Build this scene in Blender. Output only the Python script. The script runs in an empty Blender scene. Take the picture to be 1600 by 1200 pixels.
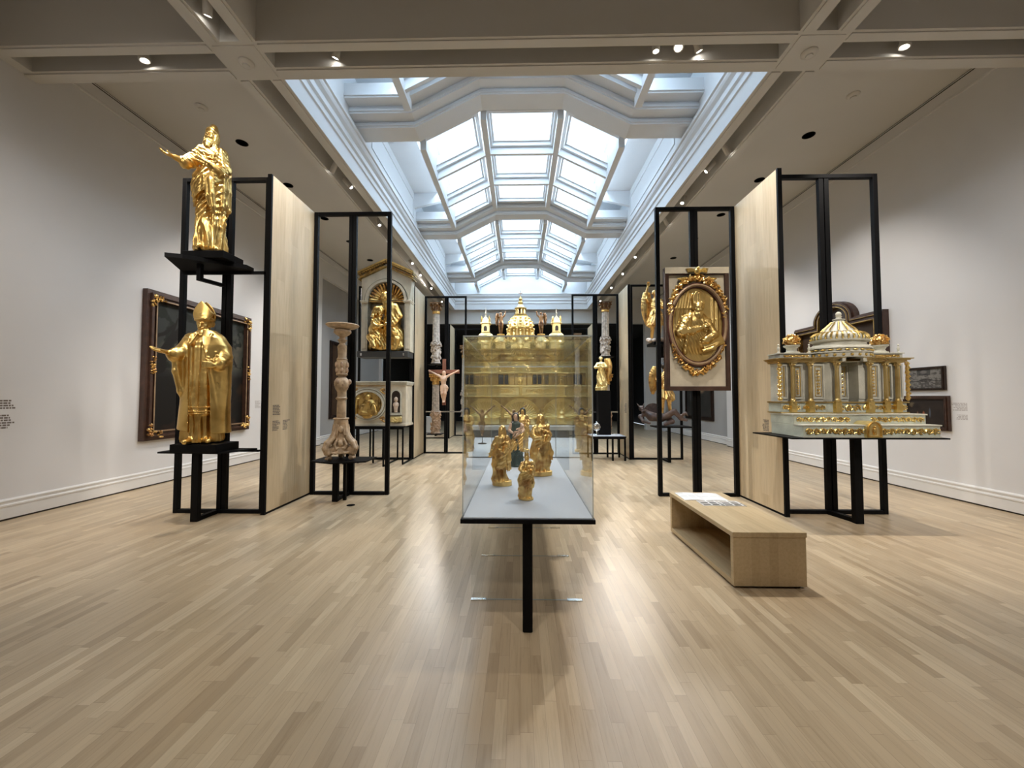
import bpy, math, random
import numpy as np
from mathutils import Vector, Matrix, Euler
PI = math.pi
SC = bpy.context.scene
COL = SC.collection
CX = 0.05          # centre line of the gallery

# ------------------------------------------------------------------ materials
def newmat(name):
    m = bpy.data.materials.new(name); m.use_nodes = True
    nt = m.node_tree; b = nt.nodes['Principled BSDF']
    return m, nt, b
def N(nt, t, **kw):
    n = nt.nodes.new(t)
    for k, v in kw.items():
        if k.startswith('i_'):
            n.inputs[k[2:].replace('_', ' ')].default_value = v
        else: setattr(n, k, v)
    return n
def ramp(nt, fac, stops):
    r = nt.nodes.new('ShaderNodeValToRGB'); e = r.color_ramp.elements
    while len(e) < len(stops): e.new(0.5)
    for i, (p, c) in enumerate(stops):
        e[i].position = p; e[i].color = (*c, 1)
    nt.links.new(fac, r.inputs[0]); return r.outputs[0]
def objco(nt, scale=(1, 1, 1), geo=False):
    if geo:
        g = nt.nodes.new('ShaderNodeNewGeometry'); o = g.outputs['Position']
    else:
        g = nt.nodes.new('ShaderNodeTexCoord'); o = g.outputs['Object']
    mp = nt.nodes.new('ShaderNodeMapping'); mp.inputs['Scale'].default_value = scale
    nt.links.new(o, mp.inputs[0]); return mp.outputs[0]
def noise(nt, co, scale, detail=4, rough=.5, dist=0):
    n = nt.nodes.new('ShaderNodeTexNoise'); n.inputs['Scale'].default_value = scale
    n.inputs['Detail'].default_value = detail; n.inputs['Roughness'].default_value = rough
    n.inputs['Distortion'].default_value = dist
    nt.links.new(co, n.inputs['Vector']); return n.outputs['Fac']
def bump(nt, b, h, strength, dist=.01):
    n = nt.nodes.new('ShaderNodeBump'); n.inputs['Strength'].default_value = strength
    n.inputs['Distance'].default_value = dist
    nt.links.new(h, n.inputs['Height']); nt.links.new(n.outputs[0], b.inputs['Normal'])
def simple(name, col, rough=.5, metal=0, nscale=0, namt=.06, bmp=0, bscale=60, spec=None, coat=0):
    m, nt, b = newmat(name)
    b.inputs['Roughness'].default_value = rough; b.inputs['Metallic'].default_value = metal
    b.inputs['Coat Weight'].default_value = coat
    if spec is not None: b.inputs['Specular IOR Level'].default_value = spec
    co = objco(nt)
    f = noise(nt, co, nscale or 5)
    lo = tuple(max(0, c * (1 - namt)) for c in col); hi = tuple(min(1, c * (1 + namt)) for c in col)
    nt.links.new(ramp(nt, f, [(.3, lo), (.7, hi)]), b.inputs['Base Color'])
    if bmp: bump(nt, b, noise(nt, co, bscale, 3), bmp)
    return m
def goldmat(name, col, dark, rough=.26, nsc=9, bmp=.07, wear=.45):
    m, nt, b = newmat(name)
    b.inputs['Metallic'].default_value = 1
    co = objco(nt)
    f = noise(nt, co, nsc * .5, 2, .5)
    nt.links.new(ramp(nt, f, [(wear - .13, dark), (wear + .08, col)]), b.inputs['Base Color'])
    f2 = noise(nt, co, nsc * 2.2, 4)
    mr = N(nt, 'ShaderNodeMapRange'); mr.inputs['To Min'].default_value = rough * .7; mr.inputs['To Max'].default_value = rough * 1.5
    nt.links.new(f2, mr.inputs['Value']); nt.links.new(mr.outputs[0], b.inputs['Roughness'])
    bump(nt, b, noise(nt, co, nsc * 5, 3), bmp, .006)
    return m

M = {}
M['gold'] = goldmat('gold_leaf', (.80, .55, .19), (.58, .35, .10), .30)
M['gold_bright'] = goldmat('gold_leaf_bright', (.92, .68, .25), (.74, .50, .15), .28)
M['gold_old'] = goldmat('gold_leaf_worn', (.84, .56, .20), (.42, .22, .09), .32, 18)
M['gold_small'] = goldmat('gold_leaf_small', (.86, .60, .23), (.42, .21, .07), .30, 20)
M['gold_dull'] = goldmat('gold_leaf_dull', (.66, .50, .22), (.48, .33, .12), .34)
M['gold_relief'] = goldmat('gold_leaf_relief', (.66, .47, .18), (.46, .30, .10), .30)
M['gold_pale'] = goldmat('gold_leaf_pale', (.90, .75, .37), (.74, .56, .22), .36, 6)
M['gold_dark'] = goldmat('gold_leaf_dark', (.55, .38, .13), (.25, .15, .06), .35, 18)
M['bronze'] = goldmat('dark_bronze', (.30, .19, .11), (.12, .07, .05), .38, 12)
M['silver'] = simple('silver', (.6, .6, .58), .25, 1)
M['ivory'] = simple('ivory_paint', (.56, .54, .45), .45, nscale=7, namt=.14, bmp=.2)
M['ivory_green'] = simple('grey_green_paint', (.50, .52, .43), .45, nscale=6, namt=.16, bmp=.2)
M['cream'] = simple('cream_paint', (.62, .55, .42), .5, nscale=6, namt=.12, bmp=.2)
M['stone_paint'] = simple('greyed_white_paint', (.48, .42, .36), .6, nscale=16, namt=.35, bmp=.3)
M['carved_wood'] = simple('bare_carved_wood', (.45, .325, .205), .55, nscale=11, namt=.38, bmp=.5)
M['carved_pink'] = simple('bole_stained_wood', (.46, .32, .215), .55, nscale=14, namt=.40, bmp=.5)
M['black'] = simple('black_steel', (.0045, .0045, .005), .5, nscale=20, spec=.10)
M['black_matte'] = simple('black_matte', (.006, .006, .007), .8)
M['white_paint'] = simple('white_paint', (.74, .72, .69), .5, nscale=3, namt=.02)
M['well'] = simple('skylight_white', (.74, .75, .76), .6, nscale=2, namt=.015)
M['wall'] = simple('wall_white', (.69, .675, .665), .75, nscale=1.2, namt=.02, bmp=.04, bscale=180)
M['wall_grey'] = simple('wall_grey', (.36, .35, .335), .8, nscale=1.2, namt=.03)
M['ceiling'] = simple('ceiling_white', (.63, .61, .575), .85, nscale=1.0, namt=.02)
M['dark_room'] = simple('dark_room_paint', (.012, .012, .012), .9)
M['fixture'] = simple('fixture_white', (.62, .59, .54), .45)
M['plinth_pale'] = simple('case_deck_grey', (.51, .55, .61), .55, nscale=4, namt=.02)
M['plinth_dark'] = simple('plinth_dark_grey', (.045, .045, .043), .6)
M['plinth_light'] = simple('plinth_light_grey', (.42, .43, .43), .5)
M['flesh'] = simple('painted_flesh', (.72, .48, .33), .45, nscale=12, namt=.12)
M['flesh_pale'] = simple('painted_flesh_pale', (.62, .50, .40), .45, nscale=12, namt=.12)
M['hair_black'] = simple('painted_black_hair', (.015, .013, .012), .4)
M['teal'] = simple('painted_teal_robe', (.055, .085, .072), .4, nscale=14, namt=.5)
M['demon'] = simple('painted_demon_brown', (.10, .065, .055), .45, nscale=10, namt=.5)
M['crosswood'] = simple('cross_wood', (.22, .08, .045), .45, nscale=8, namt=.2)
M['brown_frame'] = simple('brown_frame_wood', (.052, .024, .015), .42, nscale=9, namt=.35, bmp=.2)
M['redbrown'] = simple('red_brown_moulding', (.085, .022, .015), .35, nscale=9, namt=.2)
M['tan_mould'] = simple('tan_moulding', (.36, .24, .14), .4, nscale=9, namt=.25, metal=.3)
M['dark_frame'] = simple('dark_frame_wood', (.025, .014, .010), .35, nscale=9, namt=.3)
M['ink'] = simple('vinyl_text_grey', (.16, .13, .11), .7)
M['ink_light'] = simple('vinyl_text_pale', (.42, .39, .37), .7)
M['paper'] = simple('paper_white', (.75, .76, .76), .6)
M['shade_strip'] = simple('painted_shade_strip', (.03, .022, .016), .8)  # shade under the baseboards, put into the colour

def mat_emit(name, col, s):
    m = bpy.data.materials.new(name); m.use_nodes = True; nt = m.node_tree
    nt.nodes.remove(nt.nodes['Principled BSDF'])
    e = nt.nodes.new('ShaderNodeEmission'); e.inputs[0].default_value = (*col, 1); e.inputs[1].default_value = s
    nt.links.new(e.outputs[0], nt.nodes['Material Output'].inputs[0]); return m
M['lens'] = mat_emit('lamp_lens', (1, .95, .86), 30)

def mat_glass(name, tint, ior=1.5, boost=1.0, haze=0.0):
    m = bpy.data.materials.new(name); m.use_nodes = True; nt = m.node_tree
    nt.nodes.remove(nt.nodes['Principled BSDF'])
    tr = nt.nodes.new('ShaderNodeBsdfTransparent'); tr.inputs[0].default_value = (*tint, 1)
    gl = nt.nodes.new('ShaderNodeBsdfGlossy'); gl.inputs['Roughness'].default_value = 0.0
    gl.inputs[0].default_value = (.95, .96, .96, 1)
    f0 = ((ior - 1) / (ior + 1)) ** 2      # Schlick reflectance, the same from both sides of the sheet
    ge = nt.nodes.new('ShaderNodeNewGeometry')
    dt = N(nt, 'ShaderNodeVectorMath', operation='DOT_PRODUCT'); nt.links.new(ge.outputs['Normal'], dt.inputs[0]); nt.links.new(ge.outputs['Incoming'], dt.inputs[1])
    ab = N(nt, 'ShaderNodeMath', operation='ABSOLUTE'); nt.links.new(dt.outputs['Value'], ab.inputs[0])
    om = N(nt, 'ShaderNodeMath', operation='SUBTRACT', use_clamp=True); om.inputs[0].default_value = 1; nt.links.new(ab.outputs[0], om.inputs[1])
    pw = N(nt, 'ShaderNodeMath', operation='POWER'); pw.inputs[1].default_value = 5; nt.links.new(om.outputs[0], pw.inputs[0])
    mu = N(nt, 'ShaderNodeMath', operation='MULTIPLY_ADD', use_clamp=True); mu.inputs[1].default_value = (1 - f0) * boost; mu.inputs[2].default_value = f0 * boost
    nt.links.new(pw.outputs[0], mu.inputs[0])
    mx = nt.nodes.new('ShaderNodeMixShader')
    nt.links.new(mu.outputs[0], mx.inputs[0]); nt.links.new(tr.outputs[0], mx.inputs[1]); nt.links.new(gl.outputs[0], mx.inputs[2])
    out = mx.outputs[0]
    if haze:
        df = nt.nodes.new('ShaderNodeBsdfDiffuse'); df.inputs[0].default_value = (.6, .62, .63, 1)
        m2 = nt.nodes.new('ShaderNodeMixShader'); m2.inputs[0].default_value = haze
        nt.links.new(out, m2.inputs[1]); nt.links.new(df.outputs[0], m2.inputs[2]); out = m2.outputs[0]
    nt.links.new(out, nt.nodes['Material Output'].inputs[0]); return m
M['glass'] = mat_glass('acrylic_panel', (.975, .982, .98), 1.42, 1.0, .0015)
M['glass_edge'] = simple('acrylic_edge', (.42, .46, .46), .15, nscale=4, namt=.2)
M['pane'] = mat_glass('skylight_pane', (.93, .97, 1.0), 1.2, 1.0)

def mat_floor():
    m, nt, b = newmat('maple_strip_floor')
    geo = nt.nodes.new('ShaderNodeNewGeometry')
    sep = nt.nodes.new('ShaderNodeSeparateXYZ'); nt.links.new(geo.outputs['Position'], sep.inputs[0])
    cmb = nt.nodes.new('ShaderNodeCombineXYZ')   # brick rows run along Y
    nt.links.new(sep.outputs['Y'], cmb.inputs['X']); nt.links.new(sep.outputs['X'], cmb.inputs['Y'])
    W = .060
    # per-strip id
    dv = N(nt, 'ShaderNodeMath', operation='DIVIDE'); dv.inputs[1].default_value = W; nt.links.new(sep.outputs['X'], dv.inputs[0])
    fl = N(nt, 'ShaderNodeMath', operation='FLOOR'); nt.links.new(dv.outputs[0], fl.inputs[0])
    wn = N(nt, 'ShaderNodeTexWhiteNoise', noise_dimensions='1D'); nt.links.new(fl.outputs[0], wn.inputs['W'])
    # strip length varies per row
    ln = N(nt, 'ShaderNodeMapRange'); ln.inputs['To Min'].default_value = .28; ln.inputs['To Max'].default_value = .80
    nt.links.new(wn.outputs['Value'], ln.inputs['Value'])
    of = N(nt, 'ShaderNodeMath', operation='MULTIPLY'); of.inputs[1].default_value = 37.7; nt.links.new(wn.outputs['Value'], of.inputs[0])
    yd = N(nt, 'ShaderNodeMath', operation='DIVIDE'); nt.links.new(sep.outputs['Y'], yd.inputs[0]); nt.links.new(ln.outputs[0], yd.inputs[1])
    ya = N(nt, 'ShaderNodeMath', operation='ADD'); nt.links.new(yd.outputs[0], ya.inputs[0]); nt.links.new(of.outputs[0], ya.inputs[1])
    yf = N(nt, 'ShaderNodeMath', operation='FLOOR'); nt.links.new(ya.outputs[0], yf.inputs[0])
    cc = nt.nodes.new('ShaderNodeCombineXYZ'); nt.links.new(fl.outputs[0], cc.inputs[0]); nt.links.new(yf.outputs[0], cc.inputs[1])
    w2 = N(nt, 'ShaderNodeTexWhiteNoise', noise_dimensions='3D'); nt.links.new(cc.outputs[0], w2.inputs['Vector'])
    base = ramp(nt, w2.outputs['Value'], [(0.0, (.38, .280, .172)), (.10, (.44, .332, .208)), (.5, (.485, .370, .236)), (.8, (.51, .394, .255)), (1.0, (.575, .455, .30))])
    # grain, stretched along Y and shifted per board
    gm = nt.nodes.new('ShaderNodeMapping'); gm.inputs['Scale'].default_value = (26, 1.6, 1)
    ad = N(nt, 'ShaderNodeVectorMath', operation='MULTIPLY_ADD'); nt.links.new(w2.outputs['Color'], ad.inputs[0]); ad.inputs[1].default_value = (9, 9, 9); nt.links.new(geo.outputs['Position'], ad.inputs[2])
    nt.links.new(ad.outputs[0], gm.inputs[0])
    g = noise(nt, gm.outputs[0], 1.6, 6, .62, .8)
    gr = ramp(nt, g, [(.25, (.80, .77, .73)), (.5, (1, 1, 1)), (.8, (1.07, 1.06, 1.04))])
    mx = N(nt, 'ShaderNodeMix', data_type='RGBA', blend_type='MULTIPLY'); mx.inputs['Factor'].default_value = 1
    nt.links.new(base, mx.inputs['A']); nt.links.new(gr, mx.inputs['B'])
    # seams
    fx = N(nt, 'ShaderNodeMath', operation='FRACT'); nt.links.new(dv.outputs[0], fx.inputs[0])
    fy = N(nt, 'ShaderNodeMath', operation='FRACT'); nt.links.new(ya.outputs[0], fy.inputs[0])
    c1 = N(nt, 'ShaderNodeMath', operation='LESS_THAN'); c1.inputs[1].default_value = .028; nt.links.new(fx.outputs[0], c1.inputs[0])
    c2 = N(nt, 'ShaderNodeMath', operation='LESS_THAN'); c2.inputs[1].default_value = .004; nt.links.new(fy.outputs[0], c2.inputs[0])
    cm = N(nt, 'ShaderNodeMath', operation='MAXIMUM'); nt.links.new(c1.outputs[0], cm.inputs[0]); nt.links.new(c2.outputs[0], cm.inputs[1])
    cs = N(nt, 'ShaderNodeMath', operation='MULTIPLY'); cs.inputs[1].default_value = .42; nt.links.new(cm.outputs[0], cs.inputs[0])
    m2 = N(nt, 'ShaderNodeMix', data_type='RGBA', blend_type='MIX'); nt.links.new(cs.outputs[0], m2.inputs['Factor'])
    nt.links.new(mx.outputs['Result'], m2.inputs['A']); m2.inputs['B'].default_value = (.16, .10, .06, 1)
    nt.links.new(m2.outputs['Result'], b.inputs['Base Color'])
    rr = N(nt, 'ShaderNodeMapRange'); rr.inputs['To Min'].default_value = .26; rr.inputs['To Max'].default_value = .40
    nt.links.new(g, rr.inputs['Value']); nt.links.new(rr.outputs[0], b.inputs['Roughness'])
    b.inputs['Specular IOR Level'].default_value = .5
    return m
M['floor'] = mat_floor()

def mat_boards(name, cols, w, axis, grain=(20, 20, 1.2), rough=.42):
    """boards running vertically (z) with a width w along axis"""
    m, nt, b = newmat(name)
    tc = nt.nodes.new('ShaderNodeTexCoord'); sep = nt.nodes.new('ShaderNodeSeparateXYZ'); nt.links.new(tc.outputs['Object'], sep.inputs[0])
    dv = N(nt, 'ShaderNodeMath', operation='DIVIDE'); dv.inputs[1].default_value = w; nt.links.new(sep.outputs[axis], dv.inputs[0])
    fl = N(nt, 'ShaderNodeMath', operation='FLOOR'); nt.links.new(dv.outputs[0], fl.inputs[0])
    wn = N(nt, 'ShaderNodeTexWhiteNoise', noise_dimensions='1D'); nt.links.new(fl.outputs[0], wn.inputs['W'])
    zz = {'Y': 'Z', 'X': 'Y'}[axis]
    yd = N(nt, 'ShaderNodeMath', operation='MULTIPLY_ADD'); nt.links.new(sep.outputs[zz], yd.inputs[0]); yd.inputs[1].default_value = .6; nt.links.new(wn.outputs['Value'], yd.inputs[2])
    yf = N(nt, 'ShaderNodeMath', operation='FLOOR'); nt.links.new(yd.outputs[0], yf.inputs[0])
    cc = nt.nodes.new('ShaderNodeCombineXYZ'); nt.links.new(fl.outputs[0], cc.inputs[0]); nt.links.new(yf.outputs[0], cc.inputs[1])
    w2 = N(nt, 'ShaderNodeTexWhiteNoise', noise_dimensions='3D'); nt.links.new(cc.outputs[0], w2.inputs['Vector'])
    base = ramp(nt, w2.outputs['Value'], [(i / (len(cols) - 1), c) for i, c in enumerate(cols)])
    mp = nt.nodes.new('ShaderNodeMapping'); mp.inputs['Scale'].default_value = grain; nt.links.new(tc.outputs['Object'], mp.inputs[0])
    g = noise(nt, mp.outputs[0], 2, 6, .6, .5)
    gr = ramp(nt, g, [(.3, (.86, .84, .81)), (.6, (1, 1, 1))])
    mx = N(nt, 'ShaderNodeMix', data_type='RGBA', blend_type='MULTIPLY'); mx.inputs['Factor'].default_value = 1
    nt.links.new(base, mx.inputs['A']); nt.links.new(gr, mx.inputs['B']); nt.links.new(mx.outputs['Result'], b.inputs['Base Color'])
    b.inputs['Roughness'].default_value = rough
    return m
M['panelwood'] = mat_boards('maple_panel', [(.58, .45, .28), (.63, .495, .315), (.67, .535, .35)], .155, 'Y')
M['benchwood'] = mat_boards('maple_bench', [(.47, .355, .205), (.53, .405, .24), (.57, .445, .27)], .07, 'X', (20, 1.5, 20), .4)

# ------------------------------------------------------------------ mesh builder
def basis(d):
    d = Vector(d).normalized(); up = Vector((0, 0, 1)) if abs(d.z) < .95 else Vector((1, 0, 0))
    a = d.cross(up).normalized(); b = a.cross(d).normalized(); return a, b, d
class MB:
    def __init__(s): s.v = []; s.f = []; s.T = None
    def _add(s, vs, fs):
        n = len(s.v)
        if s.T is not None: vs = [tuple(s.T @ Vector(p)) for p in vs]
        s.v += [tuple(p) for p in vs]; s.f += [tuple(i + n for i in f) for f in fs]
    def box(s, x0, x1, y0, y1, z0, z1, b=0):
        if b and min(x1 - x0, y1 - y0, z1 - z0) > 2.2 * b:
            # chamfered box
            vs = []; 
            for sx, X in ((1, x0), (-1, x1)):
                for sy, Y in ((1, y0), (-1, y1)):
                    for sz, Z in ((1, z0), (-1, z1)):
                        vs += [(X, Y + sy * b, Z + sz * b), (X + sx * b, Y, Z + sz * b), (X + sx * b, Y + sy * b, Z)]
            I = lambda i, j, k, a: (i * 4 + j * 2 + k) * 3 + a
            fs = [(I(0,0,0,0), I(0,0,1,0), I(0,1,1,0), I(0,1,0,0)), (I(1,0,0,0), I(1,1,0,0), I(1,1,1,0), I(1,0,1,0)),
                  (I(0,0,0,1), I(1,0,0,1), I(1,0,1,1), I(0,0,1,1)), (I(0,1,0,1), I(0,1,1,1), I(1,1,1,1), I(1,1,0,1)),
                  (I(0,0,0,2), I(0,1,0,2), I(1,1,0,2), I(1,0,0,2)), (I(0,0,1,2), I(1,0,1,2), I(1,1,1,2), I(0,1,1,2))]
            for i in (0, 1):
                for j in (0, 1):
                    fs.append((I(i,j,0,0), I(i,j,0,1), I(i,j,1,1), I(i,j,1,0)))
                    fs.append((I(i,0,j,0), I(i,0,j,2), I(i,1,j,2), I(i,1,j,0)))
                    fs.append((I(0,i,j,1), I(0,i,j,2), I(1,i,j,2), I(1,i,j,1)))
                    for k in (0, 1): fs.append((I(i,j,k,0), I(i,j,k,1), I(i,j,k,2)))
            s._add(vs, fs); return s
        s._add([(x0,y0,z0),(x1,y0,z0),(x1,y1,z0),(x0,y1,z0),(x0,y0,z1),(x1,y0,z1),(x1,y1,z1),(x0,y1,z1)],
               [(0,3,2,1),(4,5,6,7),(0,1,5,4),(1,2,6,5),(2,3,7,6),(3,0,4,7)]); return s
    def lathe(s, prof, c=(0, 0, 0), seg=24, a0=0, a1=2 * PI, sx=1, sy=1, flute=0, fn=0):
        full = abs(a1 - a0 - 2 * PI) < 1e-6; n = seg if full else seg + 1
        vs = []; fs = []
        for r, z in prof:
            for i in range(n):
                a = a0 + (a1 - a0) * i / seg
                rr = r * (1 - flute * (.5 + .5 * math.cos(fn * a))) if fn else r
                vs.append((c[0] + rr * math.cos(a) * sx, c[1] + rr * math.sin(a) * sy, c[2] + z))
        for j in range(len(prof) - 1):
            for i in range(seg):
                k = (i + 1) % n
                fs.append((j * n + i, j * n + k, (j + 1) * n + k, (j + 1) * n + i))
        if full:
            if prof[0][0] > 1e-5: fs.append(tuple(range(n - 1, -1, -1)))
            if prof[-1][0] > 1e-5: fs.append(tuple(range((len(prof) - 1) * n, len(prof) * n)))
        s._add(vs, fs); return s
    def cyl(s, p0, p1, r0, r1=None, seg=10):
        r1 = r0 if r1 is None else r1
        p0 = Vector(p0); p1 = Vector(p1); a, b, d = basis(p1 - p0); vs = []
        for p, r in ((p0, r0), (p1, r1)):
            for i in range(seg):
                t = 2 * PI * i / seg; vs.append(p + a * (r * math.cos(t)) + b * (r * math.sin(t)))
        fs = [(i, seg + i, seg + (i + 1) % seg, (i + 1) % seg) for i in range(seg)]
        fs += [tuple(range(seg)), tuple(range(2 * seg - 1, seg - 1, -1))]
        s._add(vs, fs); return s
    def tube(s, pts, r, seg=6, closed=False):
        pts = [Vector(p) for p in pts]; n = len(pts); vs = []; rs = r if isinstance(r, (list, tuple)) else [r] * n
        for i, p in enumerate(pts):
            t = (pts[(i + 1) % n] - pts[i - 1]) if closed else (pts[min(i + 1, n - 1)] - pts[max(i - 1, 0)])
            a, b, d = basis(t)
            for k in range(seg):
                q = 2 * PI * k / seg; vs.append(p + a * (rs[i] * math.cos(q)) + b * (rs[i] * math.sin(q)))
        fs = []
        for i in range(n if closed else n - 1):
            j = (i + 1) % n
            for k in range(seg):
                l = (k + 1) % seg; fs.append((i * seg + k, j * seg + k, j * seg + l, i * seg + l))
        if not closed: fs += [tuple(range(seg)), tuple(range(n * seg - 1, (n - 1) * seg - 1, -1))]
        s._add(vs, fs); return s
    def ball(s, c, r, seg=8, rings=6, rot=None):
        r = (r, r, r) if not isinstance(r, (list, tuple)) else r
        R = rot.to_matrix() if rot is not None else None
        vs = []; fs = []; c = Vector(c)
        def P(x, y, z):
            q = Vector((x * r[0], y * r[1], z * r[2])); return c + (R @ q if R else q)
        vs.append(P(0, 0, -1))
        for j in range(1, rings):
            ph = -PI / 2 + PI * j / rings
            for i in range(seg):
                a = 2 * PI * i / seg; vs.append(P(math.cos(ph) * math.cos(a), math.cos(ph) * math.sin(a), math.sin(ph)))
        vs.append(P(0, 0, 1))
        for i in range(seg):
            k = (i + 1) % seg
            fs.append((0, 1 + k, 1 + i))
            for j in range(rings - 2):
                o = 1 + j * seg; fs.append((o + i, o + k, o + seg + k, o + seg + i))
            o = 1 + (rings - 2) * seg; fs.append((o + i, o + k, len(vs) - 1))
        s._add(vs, fs); return s
    def prism(s, poly, h0, h1, axis='z'):
        """extrude polygon; axis z: poly (x,y) over z; axis y: poly (x,z) over y; axis x: poly (y,z) over x"""
        n = len(poly)
        mp = {'z': lambda a, b, h: (a, b, h), 'y': lambda a, b, h: (a, h, b), 'x': lambda a, b, h: (h, a, b)}[axis]
        vs = [mp(a, b, h0) for a, b in poly] + [mp(a, b, h1) for a, b in poly]
        fs = [tuple(range(n)), tuple(range(2 * n - 1, n - 1, -1))] + [(i, n + i, n + (i + 1) % n, (i + 1) % n) for i in range(n)]
        s._add(vs, fs); return s
    def ring(s, outer, inner, h0, h1, axis='y'):
        """flat ring between two closed outlines with the same number of points"""
        n = len(outer)
        mp = {'z': lambda a, b, h: (a, b, h), 'y': lambda a, b, h: (a, h, b), 'x': lambda a, b, h: (h, a, b)}[axis]
        vs = [mp(a, b, h0) for a, b in outer] + [mp(a, b, h0) for a, b in inner] + [mp(a, b, h1) for a, b in outer] + [mp(a, b, h1) for a, b in inner]
        fs = []
        for i in range(n):
            j = (i + 1) % n
            fs += [(i, j, n + j, n + i), (2 * n + i, 3 * n + i, 3 * n + j, 2 * n + j), (i, 2 * n + i, 2 * n + j, j), (n + i, n + j, 3 * n + j, 3 * n + i)]
        s._add(vs, fs); return s
    def build(s, name, mat, parent=None, smooth=False, loc=None, fix=True):
        me = bpy.data.meshes.new(name); me.from_pydata(s.v, [], s.f)
        if fix:
            import bmesh
            b = bmesh.new(); b.from_mesh(me); bmesh.ops.recalc_face_normals(b, faces=b.faces); b.to_mesh(me); b.free()
        me.materials.append(M[mat] if isinstance(mat, str) else mat)
        if smooth:
            me.polygons.foreach_set('use_smooth', [True] * len(me.polygons))
            try: me.set_sharp_from_angle(angle=math.radians(38))
            except Exception: pass
        o = bpy.data.objects.new(name, me); COL.objects.link(o)
        if parent is not None: o.parent = parent
        if loc is not None: o.location = loc
        return o

def thing(name, label, cat, loc=(0, 0, 0), group=None, rz=0):
    o = bpy.data.objects.new(name, None); COL.objects.link(o); o.location = loc; o.rotation_euler = (0, 0, rz)
    o.empty_display_size = .1
    o['label'] = label; o['category'] = cat
    if group: o['group'] = group
    return o
def tag(o, label, cat, group=None):
    o['label'] = label; o['category'] = cat
    if group: o['group'] = group
    return o
def struct(name, mb, mat, smooth=False, label=None):
    o = mb.build(name, mat, None, smooth); o['kind'] = 'structure'
    if label: o['label'] = label
    return o
def dup(root, loc, label=None, rz=None, group=None):
    r = root.copy(); COL.objects.link(r); r.location = loc
    if rz is not None: r.rotation_euler = (0, 0, rz)
    if label: r['label'] = label
    if group: r['group'] = group
    def rec(a, b):
        for ch in list(a.children):
            c = ch.copy(); COL.objects.link(c); c.parent = b; rec(ch, c)
    rec(root, r); return r

# ------------------------------------------------------------------ sculpting field
_rs = np.random.RandomState(7)
_TAB = _rs.rand(64, 64, 64).astype(np.float32)
def vn(x, y, z=0.0, seed=0):
    x, y, z = np.broadcast_arrays(np.float32(x) + seed * 7.31, np.float32(y) + seed * 3.7, np.float32(z) + seed * 1.9)
    xi = np.floor(x); yi = np.floor(y); zi = np.floor(z)
    fx = x - xi; fy = y - yi; fz = z - zi
    fx = fx * fx * (3 - 2 * fx); fy = fy * fy * (3 - 2 * fy); fz = fz * fz * (3 - 2 * fz)
    xi = xi.astype(np.int32) & 63; yi = yi.astype(np.int32) & 63; zi = zi.astype(np.int32) & 63
    x1 = (xi + 1) & 63; y1 = (yi + 1) & 63; z1 = (zi + 1) & 63
    T = _TAB
    a = T[xi, yi, zi] * (1 - fx) + T[x1, yi, zi] * fx; b = T[xi, y1, zi] * (1 - fx) + T[x1, y1, zi] * fx
    c = T[xi, yi, z1] * (1 - fx) + T[x1, yi, z1] * fx; d = T[xi, y1, z1] * (1 - fx) + T[x1, y1, z1] * fx
    return (a * (1 - fy) + b * fy) * (1 - fz) + (c * (1 - fy) + d * fy) * fz
def ridge(v): return 1 - np.abs(2 * v - 1)
def A3(v): return np.array(v, dtype=np.float32)
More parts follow.
